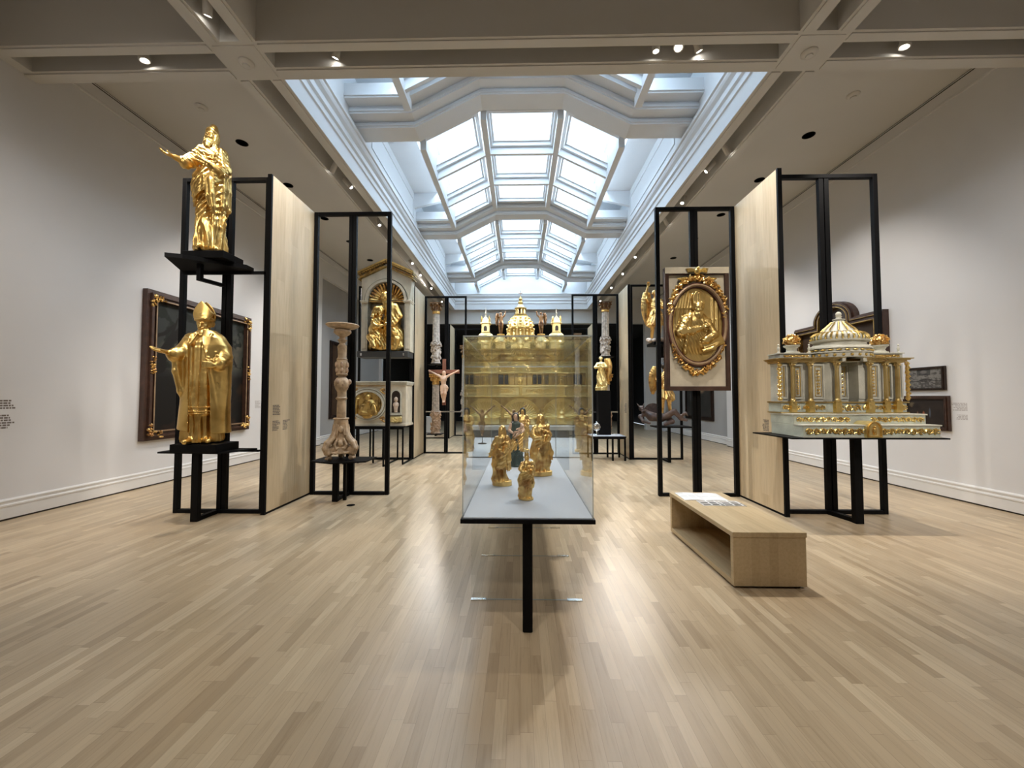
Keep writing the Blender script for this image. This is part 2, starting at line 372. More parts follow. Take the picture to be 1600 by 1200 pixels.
class Sculpt:
    def __init__(s, lo, hi, h):
        s.lo = A3(lo); s.h = h
        n = np.ceil((A3(hi) - s.lo) / h).astype(int) + 1
        s.n = n
        s.ax = [(s.lo[i] + h * np.arange(n[i])).astype(np.float32) for i in range(3)]
        s.D = np.full(tuple(n), 1.0, np.float32)
    def sub(s, lo, hi, pad):
        sl = []
        for i in range(3):
            a = int(max(0, math.floor((lo[i] - pad - s.lo[i]) / s.h))); b = int(min(s.n[i], math.ceil((hi[i] + pad - s.lo[i]) / s.h) + 1))
            if b <= a: return None, None
            sl.append(slice(a, b))
        X = s.ax[0][sl[0]][:, None, None]; Y = s.ax[1][sl[1]][None, :, None]; Z = s.ax[2][sl[2]][None, None, :]
        return tuple(sl), (X, Y, Z)
    def put(s, fn, lo, hi, k=.01, cut=False):
        sl, g = s.sub(lo, hi, k * 1.5 + 2 * s.h)
        if sl is None: return s
        d = fn(*g).astype(np.float32); D = s.D[sl]
        if cut:
            d = -d
            if k > 0:
                hh = np.maximum(k - np.abs(D - d), 0) / k; s.D[sl] = np.maximum(D, d) + hh * hh * k * .25
            else: s.D[sl] = np.maximum(D, d)
        else:
            if k > 0:
                hh = np.maximum(k - np.abs(D - d), 0) / k; s.D[sl] = np.minimum(D, d) - hh * hh * k * .25
            else: s.D[sl] = np.minimum(D, d)
        return s
    def cap(s, a, b, ra, rb=None, k=.01, cut=False):
        rb = ra if rb is None else rb; a = A3(a); b = A3(b); ab = b - a; L = float(ab @ ab) + 1e-12
        def f(X, Y, Z):
            px, py, pz = X - a[0], Y - a[1], Z - a[2]
            t = np.clip((px * ab[0] + py * ab[1] + pz * ab[2]) / L, 0, 1)
            return np.sqrt((px - ab[0] * t) ** 2 + (py - ab[1] * t) ** 2 + (pz - ab[2] * t) ** 2) - (ra + (rb - ra) * t)
        r = max(ra, rb); return s.put(f, np.minimum(a, b) - r, np.maximum(a, b) + r, k, cut)
    def path(s, pts, rs, k=.01, cut=False):
        if not isinstance(rs, (list, tuple)): rs = [rs] * len(pts)
        for i in range(len(pts) - 1): s.cap(pts[i], pts[i + 1], rs[i], rs[i + 1], k, cut)
        return s
    def ell(s, c, r, R=None, k=.01, cut=False, wr=None):
        c = A3(c); r = A3(r if hasattr(r, '__len__') else (r, r, r)); m = float(r.max())
        def f(X, Y, Z):
            px, py, pz = X - c[0], Y - c[1], Z - c[2]
            if R is not None:
                px, py, pz = (px * R[0, 0] + py * R[1, 0] + pz * R[2, 0], px * R[0, 1] + py * R[1, 1] + pz * R[2, 1], px * R[0, 2] + py * R[1, 2] + pz * R[2, 2])
            k0 = np.sqrt((px / r[0]) ** 2 + (py / r[1]) ** 2 + (pz / r[2]) ** 2)
            k1 = np.sqrt((px / r[0] ** 2) ** 2 + (py / r[1] ** 2) ** 2 + (pz / r[2] ** 2) ** 2) + 1e-9
            d = k0 * (k0 - 1) / k1
            if wr is not None: d = d - wr(px, py, pz)
            return d
        return s.put(f, c - m, c + m, k, cut)
    def rbox(s, c, half, rad, R=None, k=.01, cut=False):
        c = A3(c); hf = A3(half) - rad; m = float(np.linalg.norm(A3(half)))
        def f(X, Y, Z):
            px, py, pz = X - c[0], Y - c[1], Z - c[2]
            if R is not None:
                px, py, pz = (px * R[0, 0] + py * R[1, 0] + pz * R[2, 0], px * R[0, 1] + py * R[1, 1] + pz * R[2, 1], px * R[0, 2] + py * R[1, 2] + pz * R[2, 2])
            qx, qy, qz = np.abs(px) - hf[0], np.abs(py) - hf[1], np.abs(pz) - hf[2]
            return np.sqrt(np.maximum(qx, 0) ** 2 + np.maximum(qy, 0) ** 2 + np.maximum(qz, 0) ** 2) + np.minimum(np.maximum(qx, np.maximum(qy, qz)), 0) - rad
        return s.put(f, c - m, c + m, k, cut)
    def robe(s, prof, folds, k=.012, hem=0.0, hx=0.0):
        """prof: rows (z, cx, cy, rx, ry, foldamp); folds: list of (count, zfreq, twist, seed, weight)"""
        P = np.array(prof, np.float32); P = P[np.argsort(P[:, 0])]
        z0, z1 = P[0, 0], P[-1, 0]
        lo = (float((P[:, 1] - P[:, 3]).min()) - .03, float((P[:, 2] - P[:, 4]).min()) - .03, z0)
        hi = (float((P[:, 1] + P[:, 3]).max()) + .03, float((P[:, 2] + P[:, 4]).max()) + .03, z1)
        def f(X, Y, Z):
            zz = Z.ravel(); I = [np.interp(zz, P[:, 0], P[:, j]).astype(np.float32)[None, None, :] for j in range(1, 6)]
            cx, cy, rx, ry, am = I
            px = (X - cx) / rx; py = (Y - cy) / ry
            rho = np.sqrt(px * px + py * py) + 1e-6
            cth = px / rho; sth = py / rho; dsp = 0
            for (n, zf, tw, sd, w) in folds:
                q = n / 6.28; ca, sa = np.cos(tw * Z), np.sin(tw * Z)
                u = cth * ca - sth * sa; v = cth * sa + sth * ca
                dsp = dsp + w * (1.9 * ridge(vn(u * q * 1.25, v * q * 1.25, Z * zf, sd)) ** 1.3 - 1.0)
            rr = np.minimum(rx, ry)
            d = (rho - 1) * rr - dsp * am
            bottom = (z0 + .2 * abs(hx) + hx * X - Z) + (hem * (vn(px * 2, py * 2, 0, 5) - .5) if hem else 0)
            return np.maximum(d * .8, np.maximum(bottom, Z - z1))
        return s.put(f, lo, hi, k)
    def wrinkle(s, lo, hi, amp, field, band=.05):
        """push the surface by amp*field near it"""
        sl, g = s.sub(lo, hi, 0)
        if sl is None: return s
        X, Y, Z = g; D = s.D[sl]
        ext = [(lo[i], hi[i]) for i in range(3)]; w = 1
        for i, q in enumerate((X, Y, Z)):
            a, b = ext[i]; m = (b - a) * .18
            w = w * np.clip(np.minimum(q - a, b - q) / m, 0, 1)
        s.D[sl] = D - amp * field(X, Y, Z) * w * (np.abs(D) < band)
        return s
    def mesh(s):
        D = s.D; h = s.h
        D[0], D[-1] = 1, 1; D[:, 0], D[:, -1] = 1, 1; D[:, :, 0], D[:, :, -1] = 1, 1
        S = D < 0
        c = S[:-1, :-1, :-1].astype(np.int8)
        cnt = sum(S[i:S.shape[0] - 1 + i, j:S.shape[1] - 1 + j, k:S.shape[2] - 1 + k].astype(np.int8) for i in (0, 1) for j in (0, 1) for k in (0, 1))
        mask = (cnt > 0) & (cnt < 8)
        ci = np.argwhere(mask); idx = np.full(mask.shape, -1, np.int32); idx[mask] = np.arange(len(ci), dtype=np.int32)
        acc = np.zeros((len(ci), 3), np.float32); num = np.zeros(len(ci), np.float32)
        V = {}
        for o in [(i, j, k) for i in (0, 1) for j in (0, 1) for k in (0, 1)]:
            V[o] = D[ci[:, 0] + o[0], ci[:, 1] + o[1], ci[:, 2] + o[2]]
        for axis in range(3):
            for p in (0, 1):
                for q in (0, 1):
                    o = [p, q]; o.insert(axis, 0); o1 = list(o); o1[axis] = 1
                    a = V[tuple(o)]; b = V[tuple(o1)]; cr = (a < 0) != (b < 0)
                    t = np.where(cr, a / np.where(cr, a - b, 1), 0)
                    for ax2 in range(3):
                        acc[:, ax2] += np.where(cr, (t if ax2 == axis else o[ax2]), 0)
                    num += cr
        P = (ci + acc / num[:, None]) * h + s.lo
        quads = []
        for axis in range(3):
            sl0 = [slice(None)] * 3; sl1 = [slice(None)] * 3; sl0[axis] = slice(0, -1); sl1[axis] = slice(1, None)
            ch = S[tuple(sl0)] != S[tuple(sl1)]
            e = np.argwhere(ch); u, v = (axis + 1) % 3, (axis + 2) % 3
            e = e[(e[:, u] > 0) & (e[:, v] > 0)]
            ins = S[e[:, 0], e[:, 1], e[:, 2]]
            def I(du, dv):
                q = e.copy(); q[:, u] -= du; q[:, v] -= dv
                q = np.minimum(q, np.array(idx.shape) - 1); return idx[q[:, 0], q[:, 1], q[:, 2]]
            Q = np.stack([I(1, 1), I(0, 1), I(0, 0), I(1, 0)], 1)
            Q[~ins] = Q[~ins][:, ::-1]; quads.append(Q[(Q >= 0).all(1)])
        return P, np.concatenate(quads)
    def build(s, name, mat, parent=None, loc=None, scale=1.0, relax=1):
        P, Q = s.mesh(); scale = np.array(scale, np.float32)
        for _ in range(relax):     # light laplacian so that the voxel steps vanish
            A = np.zeros_like(P); c = np.zeros(len(P), np.float32)
            for a, b in ((0, 1), (1, 2), (2, 3), (3, 0)):
                np.add.at(A, Q[:, a], P[Q[:, b]]); np.add.at(A, Q[:, b], P[Q[:, a]])
                np.add.at(c, Q[:, a], 1); np.add.at(c, Q[:, b], 1)
            P = P * .5 + .5 * A / np.maximum(c, 1)[:, None]
        P = P * scale
        me = bpy.data.meshes.new(name)
        me.vertices.add(len(P)); me.vertices.foreach_set('co', P.astype(np.float32).ravel())
        me.loops.add(Q.size); me.loops.foreach_set('vertex_index', Q.astype(np.int32).ravel())
        me.polygons.add(len(Q)); me.polygons.foreach_set('loop_start', np.arange(0, Q.size, 4, dtype=np.int32))
        me.polygons.foreach_set('loop_total', np.full(len(Q), 4, np.int32))
        me.polygons.foreach_set('use_smooth', np.ones(len(Q), bool))
        me.update(calc_edges=True); me.validate()
        me.materials.append(M[mat] if isinstance(mat, str) else mat)
        o = bpy.data.objects.new(name, me); COL.objects.link(o)
        if parent is not None: o.parent = parent
        if loc is not None: o.location = loc
        return o
def rot(rx=0, ry=0, rz=0):
    return np.array(Euler((math.radians(rx), math.radians(ry), math.radians(rz))).to_matrix(), np.float32)
# ================================================================== the room
XL, XR, ZC, ZB = -6.28, 6.39, 6.15, 5.60     # wall faces, ceiling, beam soffit
YB, YF = -5.0, 18.0
def mx(x): return 2 * CX - x                  # mirror about the gallery axis
struct('floor', MB().box(XL - .4, XR + .4, YB - .2, 25, -.1, 0), 'floor', label='pale maple strip floor of the gallery')
# side walls: full face up to y=12, then a shallow recess painted grey under a header
def side_wall(x, s):
    o = x + s * .3
    m = MB(); m.box(min(x, o), max(x, o), YB, 12.0, 0, 6.11)
    m.box(min(x, o), max(x, o), 12.0, YF, 5.37, 6.11); m.box(min(x, o), max(x, o), 17.3, YF, 0, 5.37)
    return m
struct('wall_left', side_wall(XL, -1), 'wall'); struct('wall_right', side_wall(XR, 1), 'wall')
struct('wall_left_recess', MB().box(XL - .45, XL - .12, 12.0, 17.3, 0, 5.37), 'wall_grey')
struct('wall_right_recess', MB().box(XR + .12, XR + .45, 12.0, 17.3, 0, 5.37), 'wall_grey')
struct('wall_back', MB().box(XL - .3, XR + .3, YB - .2, YB, 0, ZC), 'wall')
m = MB(); m.box(XL, XR, YF, YF + .3, 4.98, ZC); m.box(5.88, XR, YF, YF + .3, 0, 4.98)
struct('wall_far', m, 'ceiling')
# dark gallery beyond
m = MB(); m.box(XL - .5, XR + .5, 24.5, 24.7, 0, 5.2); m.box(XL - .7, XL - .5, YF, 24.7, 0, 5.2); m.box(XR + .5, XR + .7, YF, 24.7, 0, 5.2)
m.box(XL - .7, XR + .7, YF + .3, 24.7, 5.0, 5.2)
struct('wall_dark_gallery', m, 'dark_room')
# baseboards (board, bead and cap over a strip painted dark as shade)
def baseboard(name, x, s, y0, y1):
    m = MB()
    prof = [(0, .022), (.022, .022), (.022, .165), (.030, .170), (.030, .190), (.018, .198), (.018, .222), (.026, .228), (.026, .244), (.010, .258), (0, .262)]
    m.prism([(x - s * a, z) for a, z in prof], y0, y1, 'y')
    struct(name, m, 'white_paint')
    g = MB(); g.box(min(x, x - s * .012), max(x, x - s * .012), y0, y1, .001, .022); struct(name.replace('baseboard', 'trim_gap'), g, 'shade_strip')
baseboard('baseboard_left', XL, -1, YB, 12.0); baseboard('baseboard_right', XR, 1, YB, 12.0)
baseboard('baseboard_left_recess', XL - .12, -1, 12.0, 17.3); baseboard('baseboard_right_recess', XR + .12, 1, 12.0, 17.3)
# black strip painted as a groove's shade, thin moulding, high on the walls
for nm, x, s in (('left', XL, -1), ('right', XR, 1)):
    m = MB(); m.box(min(x, x + s * .06), max(x, x + s * .06), YB, YF, 6.11, ZC)
    struct('trim_groove_shade_' + nm, m, 'black_matte')
    m = MB(); m.box(min(x, x - s * .012), max(x, x - s * .012), YB, YF, 6.125, 6.135)
    m.prism([(x, 5.90), (x - s * .018, 5.905), (x - s * .018, 5.93), (x - s * .006, 5.945), (x, 5.95)], YB, YF, 'y')
    struct('trim_moulding_' + nm, m, 'wall')
# ceiling slabs around the skylight well
WX0, WX1 = -3.04, mx(-3.04)
WY0, WY1 = 4.76, 17.8
m = MB(); m.box(XL - .4, WX0 - .12, YB, YF + .3, ZC, ZC + .15); m.box(WX1 + .12, XR + .4, YB, YF + .3, ZC, ZC + .15)
m.box(WX0 - .12, WX1 + .12, YB, WY0 - .1, ZC, ZC + .15); m.box(WX0 - .12, WX1 + .12, WY1 + .12, YF + .3, ZC, ZC + .15)
struct('ceiling', m, 'ceiling')
# dropped beams with a recessed lighting slot
LB = [(-3.64, -3.46, -3.22, -3.04), (mx(-3.04), mx(-3.22), mx(-3.46), mx(-3.64))]
TB = (4.22, 4.37, 4.575, 4.76)
def strip(m, x0, x1, y0, y1, axis):
    m.box(x0, x1, y0, y1, ZB, 6.149)
    e = .014   # small quirk moulding on the soffit
    if axis == 'y':
        m.box(x0 + .035, x1 - .035, y0, y1, ZB - e, ZB)
    else: m.box(x0, x1, y0 + .03, y1 - .03, ZB - e, ZB)
for i, (a, b, c, d) in enumerate(LB):
    m = MB()
    for y0, y1 in ((YB, TB[0]), (TB[3], WY1)):
        strip(m, a, b, y0, y1, 'y'); strip(m, c, d, y0, y1, 'y'); m.box(b, c, y0, y1, 5.92, 6.149)
    m.box(a, d, TB[0], TB[3], ZB, 6.149); m.box(a + .05, d - .05, TB[0] + .05, TB[3] - .05, ZB - .008, ZB)
    struct('trim_%d' % (1 + i), m, 'ceiling', label='dropped ceiling beam with lighting slot along the skylight')
m = MB()
for x0, x1 in ((XL, LB[0][0]), (LB[0][3], LB[1][0]), (LB[1][3], XR)):
    strip(m, x0, x1, TB[0], TB[1], 'x'); strip(m, x0, x1, TB[2], TB[3], 'x'); m.box(x0, x1, TB[1], TB[2], 5.92, 6.149)
m.box(XL, XL + .14, TB[1], TB[2], ZB, 5.92); m.box(XR - .14, XR, TB[1], TB[2], ZB, 5.92)
struct('trim_3', m, 'ceiling', label='dropped ceiling beam with lighting slot across the gallery')

# ------------------------------------------------------------------ skylight well
prof = [(0, ZB), (.012, ZB), (.012, 5.86), (.034, 5.875), (.034, 5.915), (.02, 5.93), (.02, 5.99), (.05, 6.02), (.05, 6.055), (.035, 6.07), (.035, 6.14),
        (.075, 6.19), (.09, 6.235), (.09, 6.27), (.115, 6.29), (.115, 6.345), (.09, 6.36), (0, 6.38)]
m = MB()
m.prism([(WX0 + a, z) for a, z in prof], WY0, WY1, 'y'); m.prism([(WX1 - a, z) for a, z in prof], WY0, WY1, 'y')
m.prism([(WY1 - a, z) for a, z in prof], WX0, WX1, 'x')
struct('trim_4', m, 'well', label='stepped white cornice around the skylight well')
# well walls and gable end
RZ0, RZ1 = 6.45, 7.05          # rib soffit: outer level and crown
RX = [WX0, -1.92, -.72, mx(-.72), mx(-1.92), WX1]
RZ = [RZ0, RZ0, RZ1, RZ1, RZ0, RZ0]
TOP = 7.38
m = MB(); m.box(WX0 - .12, WX0, WY0 - .1, WY1 + .1, 5.9, TOP + .1); m.box(WX1, WX1 + .12, WY0 - .1, WY1 + .1, 5.9, TOP + .1)
for y0, y1 in ((7.65, 10.75), (12.3, 15.4)):
    for x, s in ((WX0, 1), (WX1, -1)):
        for (ya, yb, za, zb) in ((y0, y1, 6.62, 6.66), (y0, y1, 7.14, 7.18), (y0, y0 + .04, 6.66, 7.14), (y1 - .04, y1, 6.66, 7.14)):
            m.box(min(x, x + s * .02), max(x, x + s * .02), ya, yb, za, zb)
struct('wall_skylight_sides', m, 'well')
m = MB(); m.prism([(WX0, 6.3), (WX1, 6.3), (WX1, TOP + .1), (RX[4], TOP + .1), (RX[3], 7.75), (RX[2], 7.75), (RX[1], TOP + .1), (WX0, TOP + .1)], WY1, WY1 + .12, 'y')
m.prism([(WX0, 6.149), (WX1, 6.149), (WX1, TOP + .1), (RX[4], TOP + .1), (RX[3], 7.75), (RX[2], 7.75), (RX[1], TOP + .1), (WX0, TOP + .1)], WY0 - .1, WY0 - .001, 'y')
struct('wall_skylight_ends', m, 'well')
# transverse gable ribs, three steps each
def rib(y0, y1, up):
    m = MB()
    for ya, yb, dz in ((y0, y1, .24), (y0 + .20, y1 - .12, .11), (y0 + .42, y1 - .22, 0.0)):
        bot = [(x, z + dz) for x, z in zip(RX, RZ)]
        topz = up
        top = [(x, z + topz) for x, z in zip(RX, RZ)][::-1]
        m.prism(bot + top, ya, yb, 'y')
    for (ya, yb, za, zb) in ((y0 - .025, y1 + .02, .27, .31), (y0 + .175, y1 - .10, .14, .18), (y0 + .395, y1 - .20, .03, .07)):
        bot = [(x, z + za) for x, z in zip(RX, RZ)]; top = [(x, z + zb) for x, z in zip(RX, RZ)][::-1]
        m.prism(bot + top, ya, yb, 'y')
    return m
RIBS = [(6.42, 7.45), (11.05, 12.05), (15.75, 16.6)]
for i, (a, b) in enumerate(RIBS):
    struct('trim_%d' % (5 + i), rib(a, b, .5), 'well', label='stepped white gable rib spanning the skylight')
# glazing grid
facets = [((RX[1], RZ0), (RX[2], RZ1)), ((RX[2], RZ1), (RX[3], RZ1)), ((RX[3], RZ1), (RX[4], RZ0))]
def fbox(m, A, B, u0, u1, v0, v1, n0, n1):
    A = Vector((A[0], A[1])); B = Vector((B[0], B[1])); d = (B - A); L = d.length; d /= L; nn = Vector((-d.y, d.x))
    if nn.y < 0: nn = -nn
    P = lambda u, n: A + d * u + nn * n
    q = [P(u0, n0), P(u1, n0), P(u1, n1), P(u0, n1)]
    m.prism([(p.x, p.y) for p in q], v0, v1, 'y')
bays = [(WY0, 6.42, [6.05]), (7.45, 11.05, [8.60, 9.85]), (12.05, 15.75, [13.25, 14.5]), (16.6, WY1, [])]
mb_bar = MB(); mb_curb = MB(); mb_pane = MB()
for (y0, y1, cuts) in bays:
    for x, z in zip(RX[1:5], RZ[1:5]):
        mb_bar.prism([(x - .06, z - .02), (x + .06, z - .02), (x + .06, z + .16), (x - .06, z + .16)], y0, y1, 'y')
        mb_curb.prism([(x - .042, z + .16), (x + .042, z + .16), (x + .05, z + .62), (x - .05, z + .62)], y0, y1, 'y')
    ys = [y0] + cuts + [y1]
    for (A, B) in facets:
        L = math.hypot(B[0] - A[0], B[1] - A[1])
        for c in cuts: fbox(mb_bar, A, B, .05, L - .05, c - .035, c + .035, 0, .14); fbox(mb_curb, A, B, .05, L - .05, c - .028, c + .028, .14, .42)
        for ya, yb in zip(ys[:-1], ys[1:]):
            a, b = ya + (.028 if ya in cuts else 0), yb - (.028 if yb in cuts else 0)
            # stepped curb frame and pane
            for (w, n0, n1) in ((.11, .16, .20), (.15, .24, .28)):
                fbox(mb_curb, A, B, .04, w, a, b, n0, .42); fbox(mb_curb, A, B, L - w, L - .04, a, b, n0, .42)
                fbox(mb_curb, A, B, w, L - w, a, a + w - .04, n0, .42); fbox(mb_curb, A, B, w, L - w, b - w + .04, b, n0, .42)
            fbox(mb_pane, A, B, .15, L - .15, a + .11, b - .11, .40, .41)
struct('trim_8', mb_bar, 'well', label='white glazing bars of the skylight'); struct('trim_9', mb_curb, 'well', label='stepped white curbs around the skylight panes')
struct('window_1', mb_pane, 'pane', label='clear skylight panes in rows of three')
# roofs of the side coves, each with an added pane, hidden from view, to brighten it
m = MB(); mp = MB()
for s in (1, -1):
    f = (lambda x: x) if s == 1 else mx
    def bx(mm, a, b, *r): mm.box(min(f(a), f(b)), max(f(a), f(b)), *r)
    bx(m, WX0, -2.36, WY0, WY1, TOP, TOP + .1)
    bx(m, -2.06, -1.99, WY0, WY1, TOP, TOP + .1)
    bx(mp, -2.36, -2.06, WY0, WY1, TOP + .04, TOP + .05)
    pl = [(f(-1.985), RZ0 + .14), (f(-1.96), RZ0 + .14), (f(-1.96), TOP + .1), (f(-1.985), TOP + .1)]
    m.prism(pl, WY0, WY1, 'y')
    # raked fins behind the ribs
    for (a, b) in RIBS:
        for yy in (a - .25, b + .15):
            m.prism([(f(WX0), 6.95), (f(-2.0), 7.2), (f(-2.0), TOP), (f(WX0), TOP)], yy, yy + .1, 'y')
struct('ceiling_skylight_coves', m, 'well'); struct('added_cove_pane', mp, 'pane', label='narrow added panes over the skylight coves, out of view')

# ------------------------------------------------------------------ ceiling fittings
def spot_fixture(x, y, z, tx, ty, tz, power, label, r=.045, L=.19, size=58, lit=True, group='cylinder spotlights in the ceiling slots', blend=.7, col=(1, .93, .85)):
    """white cylinder on a stem in the slot, aimed at its target"""
    t = thing('spotlight', label, 'spotlight', (x, y, z), group)
    d = (Vector((tx, ty, tz)) - Vector((x, y, z))).normalized()
    p0 = -d * (L * .45); p1 = d * (L * .55)
    MB().cyl(p0, p1, r, seg=20).cyl(p0 - d * .012, p0, r * .8, r, seg=20).build('lamp_housing', 'fixture', t, smooth=True)
    MB().cyl((0, 0, 0), (0, 0, max(.03, 5.92 - z)), .012).box(-.03, .03, -.05, .05, max(.03, 5.92 - z) - .015, max(.03, 5.92 - z)).build('stem', 'fixture', t)
    MB().cyl(p1 + d * .001, p1 + d * .004, r * .62, seg=18).build('lens', 'lens' if lit else 'fixture', t)
    a, b, _ = basis(d); q = 18
    rg = MB().tube([p1 + d * .003 + (a * math.cos(2 * PI * i / q) + b * math.sin(2 * PI * i / q)) * r * .86 for i in range(q)], r * .12, 5, True); rg.build('bezel', 'fixture', t, smooth=True)
    if lit and power:
        ld = bpy.data.lights.new('spot_beam', 'SPOT'); ld.energy = power; ld.color = col; ld.spot_size = math.radians(size); ld.spot_blend = blend; ld.shadow_soft_size = .06
        lo = bpy.data.objects.new('spot_beam', ld); COL.objects.link(lo)
        lo.location = Vector((x, y, z)) + d * (L * .55 + .03); lo.rotation_euler = d.to_track_quat('-Z', 'Y').to_euler()
    return t
def ceiling_disc(x, y, z, label, kind):
    t = thing(kind, label, 'smoke detector' if kind == 'smoke_detector' else 'ceiling downlight', (x, y, z), None)
    if kind == 'smoke_detector':
        MB().lathe([(.085, 0), (.085, -.012), (.07, -.03), (.045, -.036), (.0001, -.036)], seg=24).build('base', 'fixture', t, smooth=True)
        MB().lathe([(.04, -.036), (.036, -.05), (.0001, -.052)], seg=18).build('sensor', 'ceiling', t, smooth=True)
    else:
        MB().lathe([(.10, -.002), (.10, -.006), (.082, -.008), (.08, -.003)], seg=28).build('rim', 'black', t, smooth=True)
        MB().lathe([(.08, -.003), (.0001, -.003)], seg=28).build('opening', 'black_matte', t)
    return t
# ================================================================== black display frames with maple fins
def rack(label, xa, xb, yy, zt, mids, w=.06):
    """flat rectangular frame of black steel tube standing on the floor"""
    lo, hi = sorted((xa, xb)); t = thing('steel_rack', label, 'display rack', ((lo + hi) / 2, yy, 0)); c = (lo + hi) / 2; lo -= c; hi -= c
    m = MB(); m.box(lo - w * .5, lo + w * .5, 0, w, .0, zt, .004); m.box(hi - w * .5, hi + w * .5, 0, w, 0, zt, .004)
    m.box(lo + w * .5, hi - w * .5, 0, w, zt - w * .9, zt, .004); m.box(lo + w * .5, hi - w * .5, 0, w, .0, w * .8, .004); m.build('outer_frame', 'black', t)
    for (q, wz) in mids:
        q -= c
        MB().box(q - wz * .5, q - wz * .06, .005, w - .005, w * .8, zt - w * .9).box(q + .005, q + wz * .5, .005, w - .005, w * .8, zt - w * .9).box(q - wz * .08, q + .008, .02, w - .02, w * .8, zt - w * .9).build('post', 'black', t)
    return t
def stand(where, xp, s, y0, y1, zt, xo_near, xo_far, near_mid=(), far_mid=(), w=.06, near='', far='', yn=None):
    """maple fin with two racks: the near one reaches outwards, the far one inwards"""
    xa = xp + s * .055; a, b = sorted((xp, xa)); c = (a + b) / 2
    t = thing('wood_partition', 'tall maple board partition with steel edges, ' + where, 'partition', (c, y0, 0)); D = y1 - y0; h = (b - a) / 2
    MB().box(-h, h, .03, D - .03, .03, zt).build('board', 'panelwood', t)
    m = MB(); m.box(-h, h, 0, .03, 0, zt + .004); m.box(-h, h, D - .03, D, 0, zt + .004); m.box(-h + .006, h - .006, .03, D - .03, 0, .03); m.build('steel_edge', 'black', t)
    rack('black steel rack ' + near, xa + s * .035, xo_near, (yn or y0 + .01), zt, near_mid, w)
    rack('black steel rack ' + far, xp - s * .035, xo_far, y1 - .05 - w * .1, zt, far_mid, w)
def shelf_thing(label, x, y, z, parts):
    """parts: list of (name, function(mb)) in coordinates relative to (x, y, 0)"""
    t = thing('display_shelf', label, 'display shelf', (x, y, 0))
    for nm, fn in parts:
        m = MB(); fn(m); m.v = [(a - x, b - y, c) for a, b, c in m.v]; m.build(nm, 'black', t)
    return t
stand('near left, beside the gilt bishop', -3.25, -1, 4.88, 5.97, 4.43, -4.47, -2.05, [(-3.87, .12)], [(-2.63, .12)], near='behind the gilt saint and the gilt bishop', far='behind the tall carved candlestick', yn=4.94)
stand('near right, beside the tabernacle', 3.33, 1, 4.93, 5.97, 4.46, 4.70, 2.14, [(4.03, .13)], [(2.70, .12)], near='behind the white and gilt tabernacle', far='that carries the oval bishop relief', yn=5.07)
stand('second left one, beside the gabled niche', -2.58, -1, 9.32, 10.35, 4.25, -3.95, -1.46, [(-3.31, .08)], [(-1.98, .1)], .05, 'behind the gabled niche relief', 'behind the crucifix')
stand('second right one, beside the winged angels', 2.65, 1, 9.38, 10.3, 4.27, 3.92, 1.42, [(3.38, .08)], [(2.02, .12)], .05, 'behind the two winged angels', 'behind the gilt angel on the black pedestal')
stand('farthest left, before the dark gallery', -2.56, -1, 14.0, 15.05, 4.2, -3.85, -1.45, (), (), .05, 'farthest left, outer one', 'farthest left, behind a single tall column')
stand('farthest right, before the dark gallery', 2.66, 1, 14.0, 15.05, 4.2, 3.95, 1.55, (), (), .05, 'farthest right, outer one', 'farthest right, behind a single tall column')
def prong(x, yf, yr, zt, w=.06, x2=None):
    x2 = x if x2 is None else x2
    def f(m):
        m.box(x - w * .75, x + w * .75, yf, yf + w, 0, zt, .004)
        m.prism([(x - w * .5, yf + w), (x + w * .5, yf + w), (x2 + w * .5, yr), (x2 - w * .5, yr)], 0, w * .8, 'z')
    return ('prong', f)
def F(*boxes, prisms=()):
    def f(m):
        for b_ in boxes: m.box(*b_)
        for pl, z0, z1 in prisms: m.prism(pl, z0, z1, 'z')
    return f
shelf_thing('lower black shelf on a floor prong, under the gilt bishop', -3.9, 4.7, 0, [prong(-3.93, 4.6, 4.93, .825),
    ('block', F((-4.16, -3.60, 4.5, 4.88, .845, .94, .004))), ('plate', F((-4.40, -3.36, 4.90, 4.935, .80, .825), prisms=[([(-4.36, 4.56), (-3.58, 4.52), (-3.4, 4.935), (-4.36, 4.935)], .825, .845)]))])
shelf_thing('upper black shelf with a diagonal bracket, under the gilt saint', -3.9, 4.7, 0, [
    ('block', F((-4.12, -3.60, 4.54, 4.88, 3.20, 3.29, .004))), ('plate', F((-4.44, -3.34, 4.90, 4.935, 3.115, 3.15), prisms=[([(-4.16, 4.36), (-4.0, 4.42), (-3.5, 4.80), (-3.5, 4.935), (-4.45, 4.935)], 3.15, 3.20)])),
    ('bracket', F((-3.98, -3.93, 4.60, 4.65, 2.98, 3.15), prisms=[([(-3.98, 4.60), (-3.93, 4.60), (-3.84, 4.885), (-3.90, 4.885)], 2.94, 2.98)]))])
shelf_thing('low three-cornered black shelf under the carved candlestick', -2.62, 5.6, 0, [prong(-2.66, 5.52, 5.90, .57, .055, -2.64), ('plate', F(prisms=[([(-3.0, 5.48), (-2.62, 5.32), (-2.2, 5.48), (-2.2, 5.90), (-3.0, 5.90)], .57, .59)])), ('rear_leg', F((-2.58, -2.54, 5.6, 5.64, 0, .57)))])
shelf_thing('wide thin black shelf under the white and gilt tabernacle', 3.9, 4.7, 0, [prong(4.03, 4.68, 5.06, 1.01, .065, 3.98), ('plate', F((3.02, 4.74, 4.34, 5.06, 1.035, 1.05), (3.4, 4.6, 4.90, 5.06, 1.01, 1.035)))])
t = thing('display_table', 'long low black table with many thin legs, under the oval portrait chest', 'table', (-3.28, 8.9, 0))
def rel(m, x, y): m.v = [(a - x, b - y, c) for a, b, c in m.v]; return m
